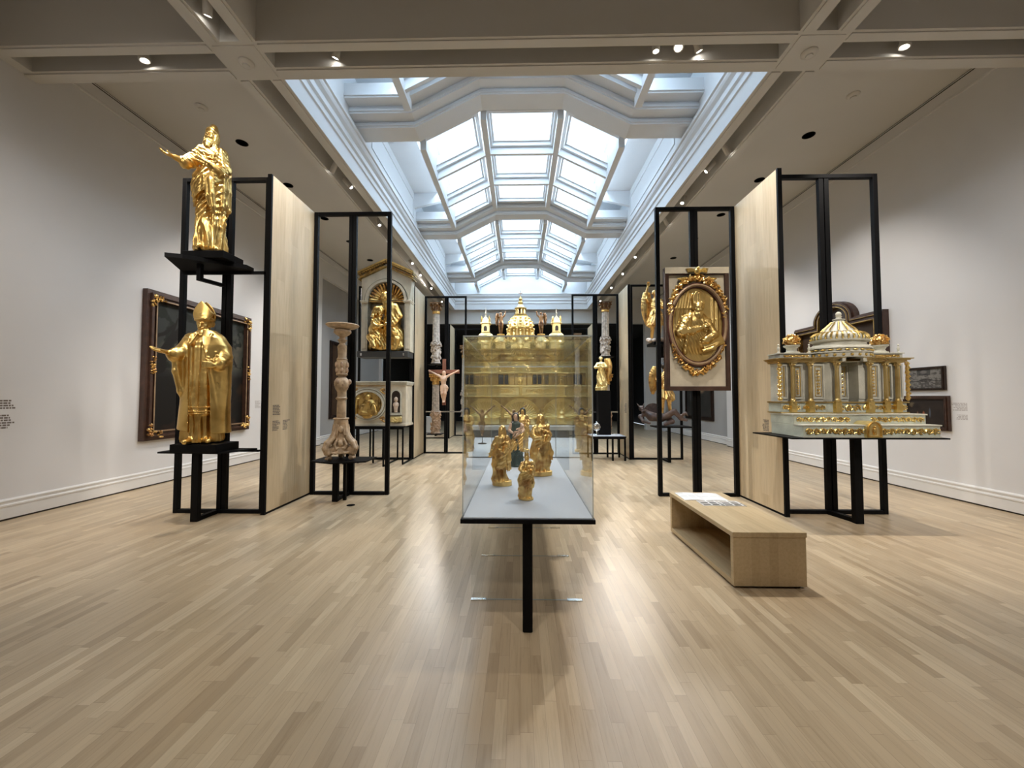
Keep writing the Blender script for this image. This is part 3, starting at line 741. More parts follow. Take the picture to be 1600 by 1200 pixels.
rel(MB().box(-3.98, -2.60, 8.55, 9.30, .825, .85).box(-3.97, -2.6, 8.57, 8.6, .785, .825).box(-3.97, -2.6, 9.26, 9.29, .785, .825), -3.28, 8.9).build('table_top', 'black', t)
rel(MB().box(-3.97, -2.6, 9.26, 9.29, 0, .03).box(-2.63, -2.6, 8.57, 9.29, 0, .03).box(-2.97, -2.94, 8.3, 9.29, 0, .03).box(-3.97, -3.94, 8.57, 9.29, 0, .03), -3.28, 8.9).build('base_rail', 'black', t)
for x in (-3.95, -3.62, -3.28, -2.95, -2.615):
    for y in (8.57, 9.26): rel(MB().box(x - .018, x + .015, y, y + .03, .03, .785), -3.28, 8.9).build('leg', 'black', t)
rel(MB().box(-2.97, -2.94, 8.3, 8.33, 0, .82).box(-2.97, -2.94, 8.33, 8.57, .79, .82), -3.28, 8.9).build('front_prong', 'black', t)
t = thing('display_shelf', 'dark boxed shelf under the gabled niche relief', 'display shelf', (-3.2, 9.08, 2.44)); MB().box(-.60, .60, -.22, .22, 0, .14, .006).build('box', 'plinth_dark', t)
for s_ in (-1, 1): MB().box(s_ * .5 - .02, s_ * .5 + .02, -.235, -.22, .03, .09).build('clip', 'silver', t)
tag(MB().box(-.51, .51, -.015, .015, -.017, .017).build('glass_rail', 'silver', None, loc=(-2.0, 10.24, 1.12)), 'thin pale rail across the rack behind the crucifix', 'rail')
tag(MB().box(-.55, .55, -.015, .015, -.017, .017).build('glass_rail', 'silver', None, loc=(2.02, 10.15, 1.12)), 'thin pale rail across the rack right of the glass cases', 'rail')
def colshelf(label, x, y, z, back):
    t = thing('display_shelf', label, 'display shelf', (x, y, z)); MB().box(-.19, .19, -.18, back - y, -.025, 0).build('plate', 'black', t); MB().box(-.02, .02, 0, back - y, -.07, -.025).build('bracket', 'black', t)
colshelf('small black shelf under the upper column left of the crucifix', -2.22, 10.1, 2.385, 10.285); colshelf('small black shelf under the lower column left of the crucifix', -2.22, 10.1, .555, 10.285)
colshelf('small black shelf under the upper column right of the glass cases', 2.25, 10.06, 2.565, 10.235); colshelf('small black shelf under the lower column right of the glass cases', 2.26, 10.06, .555, 10.235)
colshelf('small black shelf under the tall column, farthest left', -2.15, 14.8, .76, 14.985); colshelf('small black shelf under the tall column, farthest right', 2.22, 14.8, .86, 14.985)
shelf_thing('upper black shelf under the angel with the raised arm', 3.45, 9.15, 0, [('plate', F((3.1, 3.9, 8.9, 9.38, 2.72, 2.785))), ('bracket', F((3.42, 3.48, 9.32, 9.38, 2.5, 2.72), (3.54, 3.60, 9.32, 9.38, 2.5, 2.72), (3.42, 3.60, 9.32, 9.38, 2.46, 2.5)))])
shelf_thing('lower black shelf with a front leg, under the archangel and demon', 3.5, 9.15, 0, [('plate', F((3.15, 3.95, 8.9, 9.38, .80, .83))), ('leg', F((3.42, 3.48, 8.95, 9.0, 0, .80), (3.42, 3.48, 9.0, 9.38, 0, .04)))])
# side table with pale top and the black pedestal of the gilt angel
t = thing('side_table', 'black steel table with a pale top beside the far end of the glass cases', 'table', (2.1, 9.45, 0))
MB().box(-.42, .42, -.3, .3, .55, .575).box(-.41, .41, -.29, .29, .515, .55).build('table_frame', 'black', t)
MB().box(-.40, .40, -.28, .28, .575, .585).build('table_top', 'plinth_pale', t)
for x in (-.39, .1, .39):
    for y in (-.27, .27): MB().box(x - .02, x + .02, y - .02, y + .02, 0, .515).build('leg', 'black', t)
tag(MB().box(-.15, .15, -.14, .14, 0, 1.08, .006).build('pedestal', 'black', None, loc=(2.08, 9.58, .586)), 'tall black pedestal on the pale topped table under the gilt angel', 'pedestal')
# ------------------------------------------------------------------ vinyl captions
def caption(x, y, z, axis, w, rows, mat, label, side=-1, h=.012, gap=.02):
    m = MB(); rnd = random.Random(int(abs(x * 100) + y * 10 + z * 7))
    for i in range(rows):
        zz = z - i * gap; ww = w * rnd.uniform(.55, 1)
        k = 0
        while k < ww:
            l = rnd.uniform(.015, .05); l = min(l, ww - k)
            if l > .005: m.box(min(x, x + side * .0012), max(x, x + side * .0012), y + k, y + k + l, zz - h, zz)
            k += l + .008
    return tag(m.build('wall_caption', mat), label, 'caption')
def cap_left(y, z, rows, lb, w=.16): caption(-3.25, y, z, 'x', w, rows, 'ink', lb, 1)
cap_left(5.0, 1.40, 7, 'grey caption on the near left partition, topmost of three')
cap_left(5.0, 1.19, 7, 'grey caption on the near left partition, lower one nearest its black edge')
cap_left(5.22, 1.19, 7, 'grey caption on the near left partition, lower one farther from its black edge')
caption(3.33, 5.0, 1.20, 'x', .16, 8, 'ink', 'grey caption on the near right partition, next to the tabernacle', -1)
caption(3.33, 5.22, 1.20, 'x', .16, 8, 'ink', 'grey caption on the near right partition, farther from the tabernacle', -1)
caption(2.65, 9.6, 1.35, 'x', .2, 12, 'ink', 'grey caption on the second right partition', -1)
caption(XR, 5.62, 1.42, 'x', .22, 6, 'ink_light', 'pale wall caption right of the small dark pictures, upper one', -1)
caption(XR, 5.62, 1.25, 'x', .22, 4, 'ink_light', 'pale wall caption right of the small dark pictures, lower one', -1)
caption(XL, 4.45, 1.47, 'x', .22, 4, 'ink', 'grey wall caption at the left edge of the view, upper one', 1, .02, .03)
caption(XL, 4.45, 1.29, 'x', .22, 6, 'ink', 'grey wall caption at the left edge of the view, lower one', 1, .02, .03)
caption(XL, 9.0, 1.42, 'x', .2, 9, 'ink_light', 'pale wall caption right of the large dark landscape painting', 1)
# floor outlet
t = thing('floor_outlet', 'small round black floor outlet left of the glass case', 'floor outlet', (-2.35, 5.35, 0))
MB().lathe([(.055, 0.001), (.055, .005), (.045, .007), (.0001, .007)], seg=20).build('cover', 'black', t, smooth=True)

# ================================================================== maple bench
t = thing('bench', 'low maple bench with an open side, near right', 'bench', (1.68, 3.10, 0))
W, Lb, Hb = .565, 1.27, .44
MB().box(-.006, W + .006, -.006, Lb, Hb - .04, Hb, .003).build('seat', 'benchwood', t)
MB().box(0, W, 0, .04, .02, Hb - .04).build('end_panel', 'benchwood', t)
MB().box(0, W, Lb - .045, Lb - .005, .02, Hb - .04).build('end_panel', 'benchwood', t)
MB().box(0, W, .04, Lb - .045, .02, .06).build('lower_shelf', 'benchwood', t)
MB().box(W - .035, W, .04, Lb - .045, .06, Hb - .04).build('back_panel', 'benchwood', t)
MB().box(.03, W - .03, .03, Lb - .04, 0, .02).build('recessed_foot', 'black', t)
# open book and leaflet
def page_mat(name, seed, dark):
    m_, nt, b = newmat(name); co_ = objco(nt)
    br = nt.nodes.new('ShaderNodeTexBrick'); br.inputs['Scale'].default_value = 1; br.inputs['Brick Width'].default_value = .085; br.inputs['Row Height'].default_value = .06
    br.inputs['Mortar Size'].default_value = .008; br.offset = 0
    nt.links.new(co_, br.inputs['Vector'])
    if dark:
        br.inputs['Color1'].default_value = (.02, .018, .016, 1); br.inputs['Color2'].default_value = (.55, .50, .45, 1); br.inputs['Mortar'].default_value = (.75, .74, .72, 1)
    else:
        br.inputs['Color1'].default_value = (.74, .75, .76, 1); br.inputs['Color2'].default_value = (.62, .63, .64, 1); br.inputs['Mortar'].default_value = (.78, .78, .78, 1)
    nt.links.new(br.outputs[0], b.inputs['Base Color']); b.inputs['Roughness'].default_value = .35; return m_
M['page_light'] = page_mat('printed_page_pale', 1, False); M['page_dark'] = page_mat('printed_page_photos', 2, True)
def leaf(w, d, cr=.006, n=10):
    mb = MB(); vs = []; fs = []
    for j in (0, 1):
        for i in range(n + 1):
            u = i / n; z = .004 + cr * math.sin(u * PI) 
            vs.append((u * w, j * d, z))
    for i in range(n): fs.append((i, i + 1, n + 2 + i, n + 1 + i))
    k = len(vs); vs += [(x, y, 0.0) for x, y, z in vs]
    for i in range(n): fs.append((k + i, k + n + 1 + i, k + n + 2 + i, k + i + 1)); fs.append((i, k + i, k + i + 1, i + 1)); fs.append((n + 1 + i, n + 2 + i, k + n + 2 + i, k + n + 1 + i))
    fs += [(0, n + 1, k + n + 1, k), (n, k + n, k + 2 * n + 1, 2 * n + 1)]
    mb._add(vs, fs); return mb
t = thing('open_book', 'open book with pale printed pages at the far end of the bench', 'book', (1.70, 4.03, .4402), rz=math.radians(-3))
leaf(.22, .30).build('page', 'page_light', t, smooth=True)
o = leaf(.22, .30).build('page', 'page_light', t, smooth=True); o.location = (.22, 0, 0)
t = thing('photo_leaflet', 'open leaflet with dark photographs lying in front of the pale open book', 'leaflet', (1.80, 3.83, .4402), rz=math.radians(-2))
leaf(.21, .18, .004).build('page', 'page_dark', t, smooth=True)
o = leaf(.20, .18, .004).build('page', 'page_dark', t, smooth=True); o.location = (.21, 0, 0)

# ================================================================== glass cases
def case(label, y0, y1, posts):
    t = thing('display_case', label, 'display case', (CX, y0, 0)); D = y1 - y0
    MB().box(-.425, .425, 0, D, .705, .733, .002).build('deck_frame', 'black', t)
    MB().box(-.408, .408, .015, D - .015, .733, .74).build('deck', 'plinth_pale', t)
    g = .006; a = .412
    MB().box(-a, a, .012, .012 + g, .741, 1.89).build('front_pane', 'glass', t)
    MB().box(-a, a, D - .012 - g, D - .012, .741, 1.89).build('rear_pane', 'glass', t)
    MB().box(-a, -a + g, .019, D - .019, .741, 1.889).build('side_pane', 'glass', t)
    MB().box(a - g, a, .019, D - .019, .741, 1.889).build('side_pane', 'glass', t)
    MB().box(-a, a, .012, D - .012, 1.891, 1.897).build('top_pane', 'glass', t)
    m = MB()
    for x in (-a, a):
        for y in (.012, D - .018): m.box(x - .002, x + .002, y - .001, y + .003, .741, 1.893)
        m.box(x - .002, x + .002, .012, D - .012, 1.893, 1.898)
    for y in (.011, D - .015): m.box(-a, a, y, y + .003, 1.890, 1.898)
    m.build('polished_edges', 'glass_edge', t)
    for y in posts: MB().box(-.032, .032, y, y + .05, 0, .705, .006).build('leg', 'black', t)
    for y in (.46, 1.25, 2.03):
        MB().box(-.412, .412, y, y + .01, .002, .705).build('lower_pane', 'glass', t)
        MB().box(-.413, .413, y - .0005, y + .0105, .0, .0025).build('pane_edge', 'glass_edge', t)
        for s in (-1, 1): MB().box(min(s*.413, s*.30), max(s*.413, s*.30), y - .012, y + .020, .0, .005).build('bracket', 'silver', t)
    return t
CASE1 = case('nearest long glass case on a black deck, holding four small gilt madonnas', 2.44, 4.87, (.06, 2.3))
CASE2 = case('second long glass case behind the first, holding a dark crucified figure and carved saints', 4.93, 7.32, (.08, 2.25))
# ================================================================== carved figures (unit height, facing -y)
def vec(*a): return np.array(a, np.float32)
def head(S, c, R, s=.135, beard=0, hair='short', k=.006, gaze=0):
    """s = head height; c = head centre; R = rotation matrix"""
    c = A3(c); P = lambda x, y, z: c + R @ (vec(x, y, z) * s)
    S.ell(P(0, .06, .14), (.34 * s, .43 * s, .36 * s), R, k)
    S.ell(P(0, -.09, -.2), (.245 * s, .27 * s, .29 * s), R, .10 * s)
    for q in (-1, 1):
        S.ell(P(.17 * q, -.24, -.08), (.12 * s, .10 * s, .12 * s), R, .08 * s)
        S.ell(P(.145 * q, -.385, .035), (.095 * s, .08 * s, .06 * s), R, .05 * s, True)
        S.ell(P(.145 * q, -.315, .03), (.07 * s, .06 * s, .045 * s), R, .01 * s)
        S.ell(P(.335 * q, .03, -.02), (.04 * s, .09 * s, .12 * s), R, .03 * s)
        S.cap(P(.05 * q, -.38, .12), P(.24 * q, -.33, .13), .035 * s, .03 * s, .04 * s)
    S.path([P(0, -.37, .12), P(0, -.46, -.06), P(0, -.49, -.11)], [.035 * s, .045 * s, .065 * s], .03 * s)
    S.cap(P(-.08, -.375, -.235), P(.08, -.375, -.235), .035 * s, k=.02 * s)
    S.cap(P(-.09, -.42, -.215), P(.09, -.42, -.215), .012 * s, k=.015 * s, cut=True)
    S.ell(P(0, -.32, -.40), (.11 * s, .09 * s, .09 * s), R, .06 * s)
    if beard:
        for i in range(9):
            u = (i - 4) / 4
            S.path([P(.26 * u, -.22 + .1 * abs(u), -.24), P(.22 * u, -.34 + .12 * abs(u), -.5), P(.16 * u + .03, -.34 + .1 * abs(u), -.5 - beard * (1 - .3 * abs(u)))], [.08 * s, .085 * s, .03 * s], .03 * s)
        S.cap(P(-.15, -.40, -.19), P(.15, -.40, -.19), .04 * s, k=.03 * s)
    if hair in ('short', 'long', 'curls'):
        S.ell(P(0, .14, .20), (.39 * s, .43 * s, .38 * s), R, .04 * s)
        n = 14
        for i in range(n):
            a = -PI * .16 + (PI * 1.32) * i / (n - 1); x, y = .38 * math.cos(a), .14 + .42 * math.sin(a)
            L = .2 if hair != 'long' else .75
            S.path([P(x * .7, y - .1, .42), P(x, y, .2), P(x * 1.03, y + .02, .2 - L * .5), P(x * .92 + .04 * math.sin(i * 2.3), y, .15 - L)], [.07 * s, .085 * s, .09 * s, .05 * s], .025 * s)
        if hair == 'curls':
            rn = random.Random(3)
            for i in range(26):
                a = rn.uniform(0, PI * 1.0) if i % 4 else rn.uniform(0, 2 * PI); e = rn.uniform(.1, 1.3)
                S.ell(P(.40 * math.cos(a) * math.cos(e), .12 + .42 * math.sin(a) * math.cos(e), .18 + .40 * math.sin(e)), .09 * s, None, .02 * s)
    return P
def neck(S, a, b, r=.036, k=.02): S.cap(a, b, r * 1.15, r, k)
def hand(S, w, f, n, s=.105, side=1, curl=.25, k=.004, spread=.16):
    """w wrist, f finger direction, n palm normal (palm faces n), side=+1 thumb towards n x f"""
    w = A3(w); f = A3(f) / np.linalg.norm(f); n = A3(n); n = n - f * (n @ f); n /= np.linalg.norm(n); u = np.cross(n, f) * side
    L = s
    for q in (-1, -.33, .33, 1): S.cap(w + f * L * .06 + u * q * L * .10, w + f * L * .46 + u * q * L * .17, L * .105, L * .095, L * .06)
    for i, q in enumerate((.19, .065, -.065, -.185)):
        ln = (.42, .47, .44, .34)[i] * L; b = w + f * L * .5 + u * q * L; c = curl * (1 + .15 * i)
        d = f + u * (q * spread * 3); pts = [b]; 
        for j in range(3):
            cc, ss = math.cos(c * (j + .6) * 1.3), math.sin(c * (j + .6) * 1.3)
            pts.append(pts[-1] + (d * cc + n * ss) * ln * (.42, .32, .26)[j])
        S.path(pts, [L * .075, L * .068, L * .06, L * .048], k)
    b = w + f * L * .14 + u * L * .17
    S.path([b, b + (f * .55 + u * .6 + n * .2) * L * .26, b + (f * .85 + u * .75 + n * .42) * L * .40], [L * .10, L * .08, L * .06], k)
def sleeve(S, pts, rs, k=.014, amp=.006, seed=1, freq=42):
    """cloth tube with ring folds"""
    for i in range(len(pts) - 1):
        a, b = A3(pts[i]), A3(pts[i + 1]); ra, rb = rs[i], rs[i + 1]; ab = b - a; L2 = float(ab @ ab) + 1e-9
        def f(X, Y, Z, a=a, ab=ab, L2=L2, ra=ra, rb=rb):
            px, py, pz = X - a[0], Y - a[1], Z - a[2]
            t = np.clip((px * ab[0] + py * ab[1] + pz * ab[2]) / L2, 0, 1)
            dx, dy, dz = px - ab[0] * t, py - ab[1] * t, pz - ab[2] * t
            d = np.sqrt(dx * dx + dy * dy + dz * dz) - (ra + (rb - ra) * t)
            return d - amp * (ridge(vn(X * freq * .45, Y * freq * .45, Z * freq + X * freq * .6, seed)) - .5)
        r = max(ra, rb) + amp; S.put(f, np.minimum(a, b) - r, np.maximum(a, b) + r, k)
def child(S, c, s=.30, yaw=0, tilt=0, mate=None, k=.006):
    """infant of height s seated upright, c = hips"""
    R = rot(0, tilt, yaw); c = A3(c); P = lambda x, y, z: c + R @ (vec(x, y, z) * s)
    S.ell(P(0, 0, .16), (.13 * s, .11 * s, .20 * s), R, k * 2)
    S.ell(P(0, -.01, .33), (.12 * s, .09 * s, .09 * s), R, k * 2)
    S.cap(P(0, 0, .38), P(0, 0, .46), .06 * s, k=k)
    head(S, P(0, -.01, .60), R, .30 * s, 0, 'curls', k)
    for q in (-1, 1):
        S.path([P(.11 * q, 0, .38), P(.20 * q, -.10, .26), P(.14 * q, -.26, .28 + .1 * (q > 0))], [.06 * s, .05 * s, .035 * s], k * 1.5)
        hand(S, P(.14 * q, -.27, .28 + .1 * (q > 0)), R @ vec(0, -1, .4), R @ vec(0, 0, -1), .09 * s, q)
        S.path([P(.07 * q, -.03, .08), P(.13 * q, -.28, .05), P(.09 * q, -.34, -.20), P(.10 * q, -.42, -.23)], [.09 * s, .075 * s, .045 * s, .04 * s], k * 1.5)
def crown(S, P, s, y=.06, z=.42, r=.36, hgt=.30, k=.003, spikes=8):
    for i in range(40):
        a = 2 * PI * i / 40; b = 2 * PI * (i + 1) / 40
        S.cap(P(r * math.cos(a), y + r * 1.1 * math.sin(a), z), P(r * math.cos(b), y + r * 1.1 * math.sin(b), z), .05 * s, k=k)
    for i in range(spikes):
        a = 2 * PI * (i + .5) / spikes
        S.path([P(r * math.cos(a), y + r * 1.1 * math.sin(a), z), P(1.12 * r * math.cos(a), y + 1.22 * r * math.sin(a), z + hgt)], [.14 * s, .05 * s], k)
        S.ell(P(1.12 * r * math.cos(a), y + 1.22 * r * math.sin(a), z + hgt), .05 * s, None, k)
def swag(S, lo, hi, amp, freq, a, b, c, seed=0):
    """diagonal pulled folds: ridges along a*x+b*y+c*z with wobble"""
    S.wrinkle(lo, hi, amp, lambda X, Y, Z: ridge((.5 + .5 * np.sin((a * X + b * Y + c * Z + .035 * vn(X * 9, Y * 9, Z * 9, seed)) * freq))) - .5)
def ground(S, rx=.15, ry=.13, h=.045, seed=2, k=.01, cx=0, cy=0):
    def f(X, Y, Z):
        r = np.sqrt(((X - cx) / rx) ** 2 + ((Y - cy) / ry) ** 2)
        d = (r - 1) * min(rx, ry) - .012 * (vn(X * 14, Y * 14, Z * 12, seed) - .5)
        return np.maximum(d, np.maximum(Z - h - .012 * (vn(X * 12, Y * 12, 0, seed) - .5), -Z))
    S.put(f, (cx - rx - .02, cy - ry - .02, 0), (cx + rx + .02, cy + ry + .02, h + .02), k)
FOLD1 = [(9, 3.2, 1.2, 1, 1.0), (17, 5.0, -1.5, 4, .55)]
FOLD2 = [(7, 2.2, -1.0, 6, 1.0), (14, 4.0, .8, 8, .6)]

# ---------------------------------------------------------------- gilt saint (upper figure)
def make_saint():
    S = Sculpt((-.40, -.22, -.01), (.20, .19, 1.05), .0046)
    S.robe([(0.0, .01, 0, .112, .095, .022), (.03, .01, 0, .125, .105, .024), (.15, .012, 0, .112, .095, .024), (.35, .02, 0, .112, .092, .020), (.52, .012, .0, .115, .09, .014),
            (.62, .01, .01, .098, .078, .010), (.72, .0, .01, .105, .082, .008), (.79, -.005, .012, .105, .07, .006), (.835, -.005, .02, .06, .05, .003), (.85, -.005, .02, .035, .035, 0)], FOLD1)
    # feet
    for x, y in ((-.05, -.09), (.06, -.08)): S.path([(x, y + .03, .025), (x * 1.25, y - .035, .018)], [.024, .018], .006)
    # mantle wrapped from the right hip diagonally to the left shoulder
    S.robe([(.30, .005, .0, .124, .10, .016), (.40, .0, .0, .134, .108, .018), (.50, -.005, .0, .138, .112, .016), (.58, -.003, .0, .124, .102, .012), (.64, 0, .01, .104, .086, .004)], FOLD2, hem=.08, hx=.9)
    S.wrinkle((-.17, -.17, .22), (.17, .02, .66), .012, lambda X, Y, Z: ridge(.5 + .5 * np.sin((Z - .9 * X + 2.2 * X * X + .03 * vn(X * 9, Y * 9, Z * 9, 3)) * 62)) - .5)
    # heavy roll of cloth across the waist
    for i in range(4):
        z = .50 + .028 * i
        S.path([(-.125, -.01, z - .10), (-.10, -.075, z - .075), (-.03, -.112, z - .035), (.05, -.108, z + .02), (.11, -.05, z + .07), (.12, .01, z + .10)], [.010, .014, .016, .016, .014, .01], .012)
    S.path([(.02, -.11, .52), (.035, -.125, .42), (.05, -.12, .33), (.06, -.115, .27)], [.03, .028, .022, .006], .01)
    S.path([(-.01, -.112, .50), (.0, -.13, .40), (.02, -.125, .32)], [.02, .018, .005], .01)
    # cloth falling from the shoulder on the right
    for i, (x, y) in enumerate(((.105, -.05), (.125, -.02), (.140, .015), (.130, .05), (.10, .075))):
        S.path([(x * .78, y * .6 + .01, .80), (x * 1.02, y, .66), (x * 1.08, y, .50), (x * 1.05 + .004 * i, y, .36 + .03 * (i % 2)), (x, y, .30 + .04 * ((i + 1) % 2))], [.030, .030, .026, .022, .008], .012)
    # long train at the lower right
    for i, x in enumerate((.05, .075, .10, .115)):
        S.path([(x * .8, -.07 + .02 * i, .36), (x * 1.05, -.085 + .025 * i, .2), (x * 1.12, -.09 + .03 * i, .02)], [.016, .017, .012], .012)
    # right arm stretched out to the viewer's left, palm open
    sleeve(S, [(-.085, .01, .775), (-.15, -.01, .685), (-.195, -.045, .645)], [.048, .05, .048], amp=.010, seed=2)
    S.path([(-.19, -.04, .645), (-.265, -.10, .645)], [.030, .020], .008)
    hand(S, (-.268, -.102, .645), (-1, -.35, .05), (.1, -.35, 1), .115, 1, .16)
    # left arm bent over the breast
    sleeve(S, [(.085, .01, .775), (.125, -.02, .66), (.09, -.085, .615), (.0, -.125, .64)], [.048, .050, .040, .028], amp=.009, seed=5)
    hand(S, (-.01, -.128, .645), (-1, -.1, .42), (.25, 1, .1), .105, 1, .12)
    # collar folds
    for i in range(3): S.path([(-.08, -.03, .78 - .02 * i), (-.03, -.085 - .004 * i, .74 - .03 * i), (.03, -.085, .735 - .03 * i), (.085, -.03, .78 - .02 * i)], .009, .012)
    # head turned and lifted, long wavy hair under a small turban
    neck(S, (-.005, .015, .82), (-.004, .005, .885))
    R = rot(-14, 6, -18); c = (-.006, -.004, .895); P = head(S, c, R, .135, .42, 'long', .005)
    for i in range(5):
        S.path([P(-.30 + .02 * i, .1, .1), P(-.42, .08 + .05 * i, -.35), P(-.46 + .05 * i, .06, -.85)], [.012, .013, .008], .006)
        S.path([P(.30, .1 + .04 * i, .1), P(.42, .06 + .05 * i, -.45), P(.40 - .03 * i, .05, -1.0)], [.012, .014, .010], .006)
    for i in range(30):
        a = 2 * PI * i / 30; b = 2 * PI * (i + 1) / 30
        S.cap(P(.34 * math.cos(a), .06 + .37 * math.sin(a), .34 + .04 * math.sin(3 * a)), P(.34 * math.cos(b), .06 + .37 * math.sin(b), .34 + .04 * math.sin(3 * b)), .0125, k=.005)
    S.ell(P(0, .08, .52), (.045, .048, .042), R, .01); S.ell(P(0, .08, .74), (.034, .036, .026), R, .012)
    swag(S, (-.2, -.2, .6), (.2, .1, .83), .006, 90, .5, .2, 1, 4)
    return S
ts = thing('saint_statue', 'gilt statue of a robed bearded saint, arm stretched out, on the upper shelf', 'statue', (-3.90, 4.68, 3.298), rz=math.radians(30))
make_saint().build('figure', 'gold', ts, scale=(1.22, 1.34, 1.655))
# ---------------------------------------------------------------- gilt bishop
def make_bishop():
    S = Sculpt((-.33, -.24, -.01), (.24, .18, 1.08), .0046)
    # alb
    S.robe([(0, .005, .0, .118, .088, .018), (.03, .005, 0, .122, .09, .02), (.14, .005, 0, .104, .08, .02), (.30, .0, 0, .10, .078, .012), (.7, 0, 0, .09, .07, .004)], [(13, 2.5, .4, 1, 1), (22, 3, 0, 4, .5)])
    for x in (-.06, .05): S.path([(x, -.07, .022), (x * 1.3, -.125, .016)], [.026, .019], .006)
    # rochet with vertical pleats
    S.robe([(.205, .0, -.005, .108, .092, .012), (.30, .0, -.005, .108, .092, .013), (.45, 0, -.004, .100, .088, .012), (.60, 0, 0, .094, .080, .008), (.74, 0, 0, .09, .075, .004), (.80, 0, .012, .07, .06, 0)], [(26, .8, .0, 3, 1.0), (12, 1.2, .1, 9, .6)], hem=.01)
    for zz in (.215, .232, .262):
        S.put(lambda X, Y, Z, zz=zz: np.maximum(np.abs(np.sqrt((X / .114) ** 2 + ((Y + .005) / .098) ** 2) - 1) * .1 - .004, np.abs(Z - zz) - .0032), (-.13, -.12, zz - .01), (.13, .12, zz + .01), .003)
    # cope: open-front shell around the sides and back
    P_ = np.array([(.07, .160, .120), (.14, .155, .118), (.30, .148, .112), (.50, .150, .108), (.62, .158, .105), (.72, .148, .098), (.78, .110, .085), (.815, .075, .062), (.835, .05, .05)], np.float32)
    def cope(X, Y, Z):
        rx = np.interp(Z.ravel(), P_[:, 0], P_[:, 1]).astype(np.float32)[None, None, :]; ry = np.interp(Z.ravel(), P_[:, 0], P_[:, 2]).astype(np.float32)[None, None, :]
        x = X - .015; y = Y - .005; rho = np.sqrt((x / rx) ** 2 + (y / ry) ** 2)
        fold = .017 * (1.8 * ridge(vn(x / rho / rx * .11 * 2.2, y / rho / ry * .11 * 2.2, Z * 1.6, 11)) ** 1.3 - 1) * np.clip((.66 - Z) * 2.5, .06, 1)
        d = np.abs((rho - 1) * np.minimum(rx, ry) - fold + .006) - .013
        # front opening: wide on the viewer's left, narrow on the right
        xl = -.075 - .03 * (Z - .4); xr = .055 + .05 * np.clip(.5 - Z, 0, 1) - .055 * np.clip((Z - .55) * 5, 0, 1)
        op = np.maximum(np.maximum(xl - X, X - xr), Y + .02)
        return np.maximum(np.maximum(d, -op), np.maximum(.065 + .04 * np.clip(-X * 6, 0, 1) - Z, Z - .835))
    S.put(cope, (-.18, -.14, .06), (.20, .15, .84), .010)
    # orphrey band along the cope edge and the morse
    S.path([(.058, -.068, .80), (.035, -.096, .66), (.055, -.104, .52), (.085, -.100, .36), (.11, -.088, .2), (.13, -.068, .08)], [.009, .012, .012, .012, .011, .010], .006)
    S.path([(-.03, -.070, .80), (-.075, -.078, .72)], .009, .010)
    for i in range(7):
        for q in (-1, 1): S.ell((.075 + .028 * math.cos(i * .9), -.098 + .012 * math.sin(i), .64 + .035 * math.sin(i * .9)), .007, None, .004)
    # right sleeve and arm, hand held out
    sleeve(S, [(-.085, .0, .765), (-.125, -.03, .665), (-.165, -.085, .635)], [.045, .050, .046], amp=.007, seed=6)
    # hanging cope cloth below that arm
    for i in range(6):
        u = i / 5
        S.path([(-.10 - .06 * u, -.01 - .075 * u, .67 - .02 * u), (-.125 - .03 * u, -.02 - .06 * u, .52), (-.118 - .014 * u, -.01 - .04 * u, .36 + .02 * u), (-.10 - .006 * u, .0 - .02 * u, .25 + .05 * u)], [.020, .020, .017, .006], .014)
    S.path([(-.155, -.08, .64), (-.185, -.115, .645)], [.028, .021], .008)
    hand(S, (-.188, -.118, .648), (-1, -.5, .22), (.2, -.3, 1), .115, 1, .10)
    # left hand closing on a lost staff
    sleeve(S, [(.09, .0, .765), (.135, -.03, .64), (.11, -.085, .575)], [.045, .05, .042], amp=.006, seed=8)
    S.path([(.11, -.085, .575), (.085, -.128, .565)], [.026, .020], .008)
    hand(S, (.082, -.132, .566), (-.75, -.65, .05), (-.5, .8, 0), .10, 1, .95)
    # necklet, neck, head with beard and mitre
    for i in range(14):
        a = PI * (1.08 + .84 * i / 13); S.ell((.052 * math.cos(a), .0 + .062 * math.sin(a), .80 + .012 * math.sin(a)), .009, None, .003)
    neck(S, (0, .012, .80), (-.002, .004, .86), .035)
    R = rot(4, -2, -20); c = (-.004, -.004, .872); P = head(S, c, R, .122, .10, 'short', .005)
    Ri = R; c2 = A3(P(0, .07, .26)); s = .122
    def mitre(X, Y, Z):
        px, py, pz = X - c2[0], Y - c2[1], Z - c2[2]
        x = (px * Ri[0, 0] + py * Ri[1, 0] + pz * Ri[2, 0]) / s; y = (px * Ri[0, 1] + py * Ri[1, 1] + pz * Ri[2, 1]) / s; z = (px * Ri[0, 2] + py * Ri[1, 2] + pz * Ri[2, 2]) / s
        H_ = 1.22; t = np.clip(z / H_, 0, 1)
        w_ = (.43 + .15 * np.minimum(t / .35, 1)) * np.clip(1 - np.clip((t - .33) / .67, 0, 1) ** 1.35, 0, 1) ** .8
        yo = .43 * (1 - .50 * t)
        r = np.sqrt((x / (w_ + .001)) ** 2 * .55 + (y / (yo + .001)) ** 2 * .45 + 0 * z)
        shell = np.abs(np.sqrt((x / .62) ** 2 + (y / yo) ** 2) * yo - yo * .98) - .045
        band = np.maximum(np.abs(np.sqrt((x / .47) ** 2 + (y / .50) ** 2) - 1) * .45 - .05, np.abs(z - .08) - .08)
        d = np.maximum(np.maximum(shell, np.abs(x) - w_), np.maximum(-z, z - H_))
        low = np.maximum(np.sqrt((x / (.41 + .13 * t)) ** 2 + (y / (.45 - .06 * t)) ** 2) * .43 - .43, np.maximum(-z, z - .42 + .9 * np.abs(y) * 0))
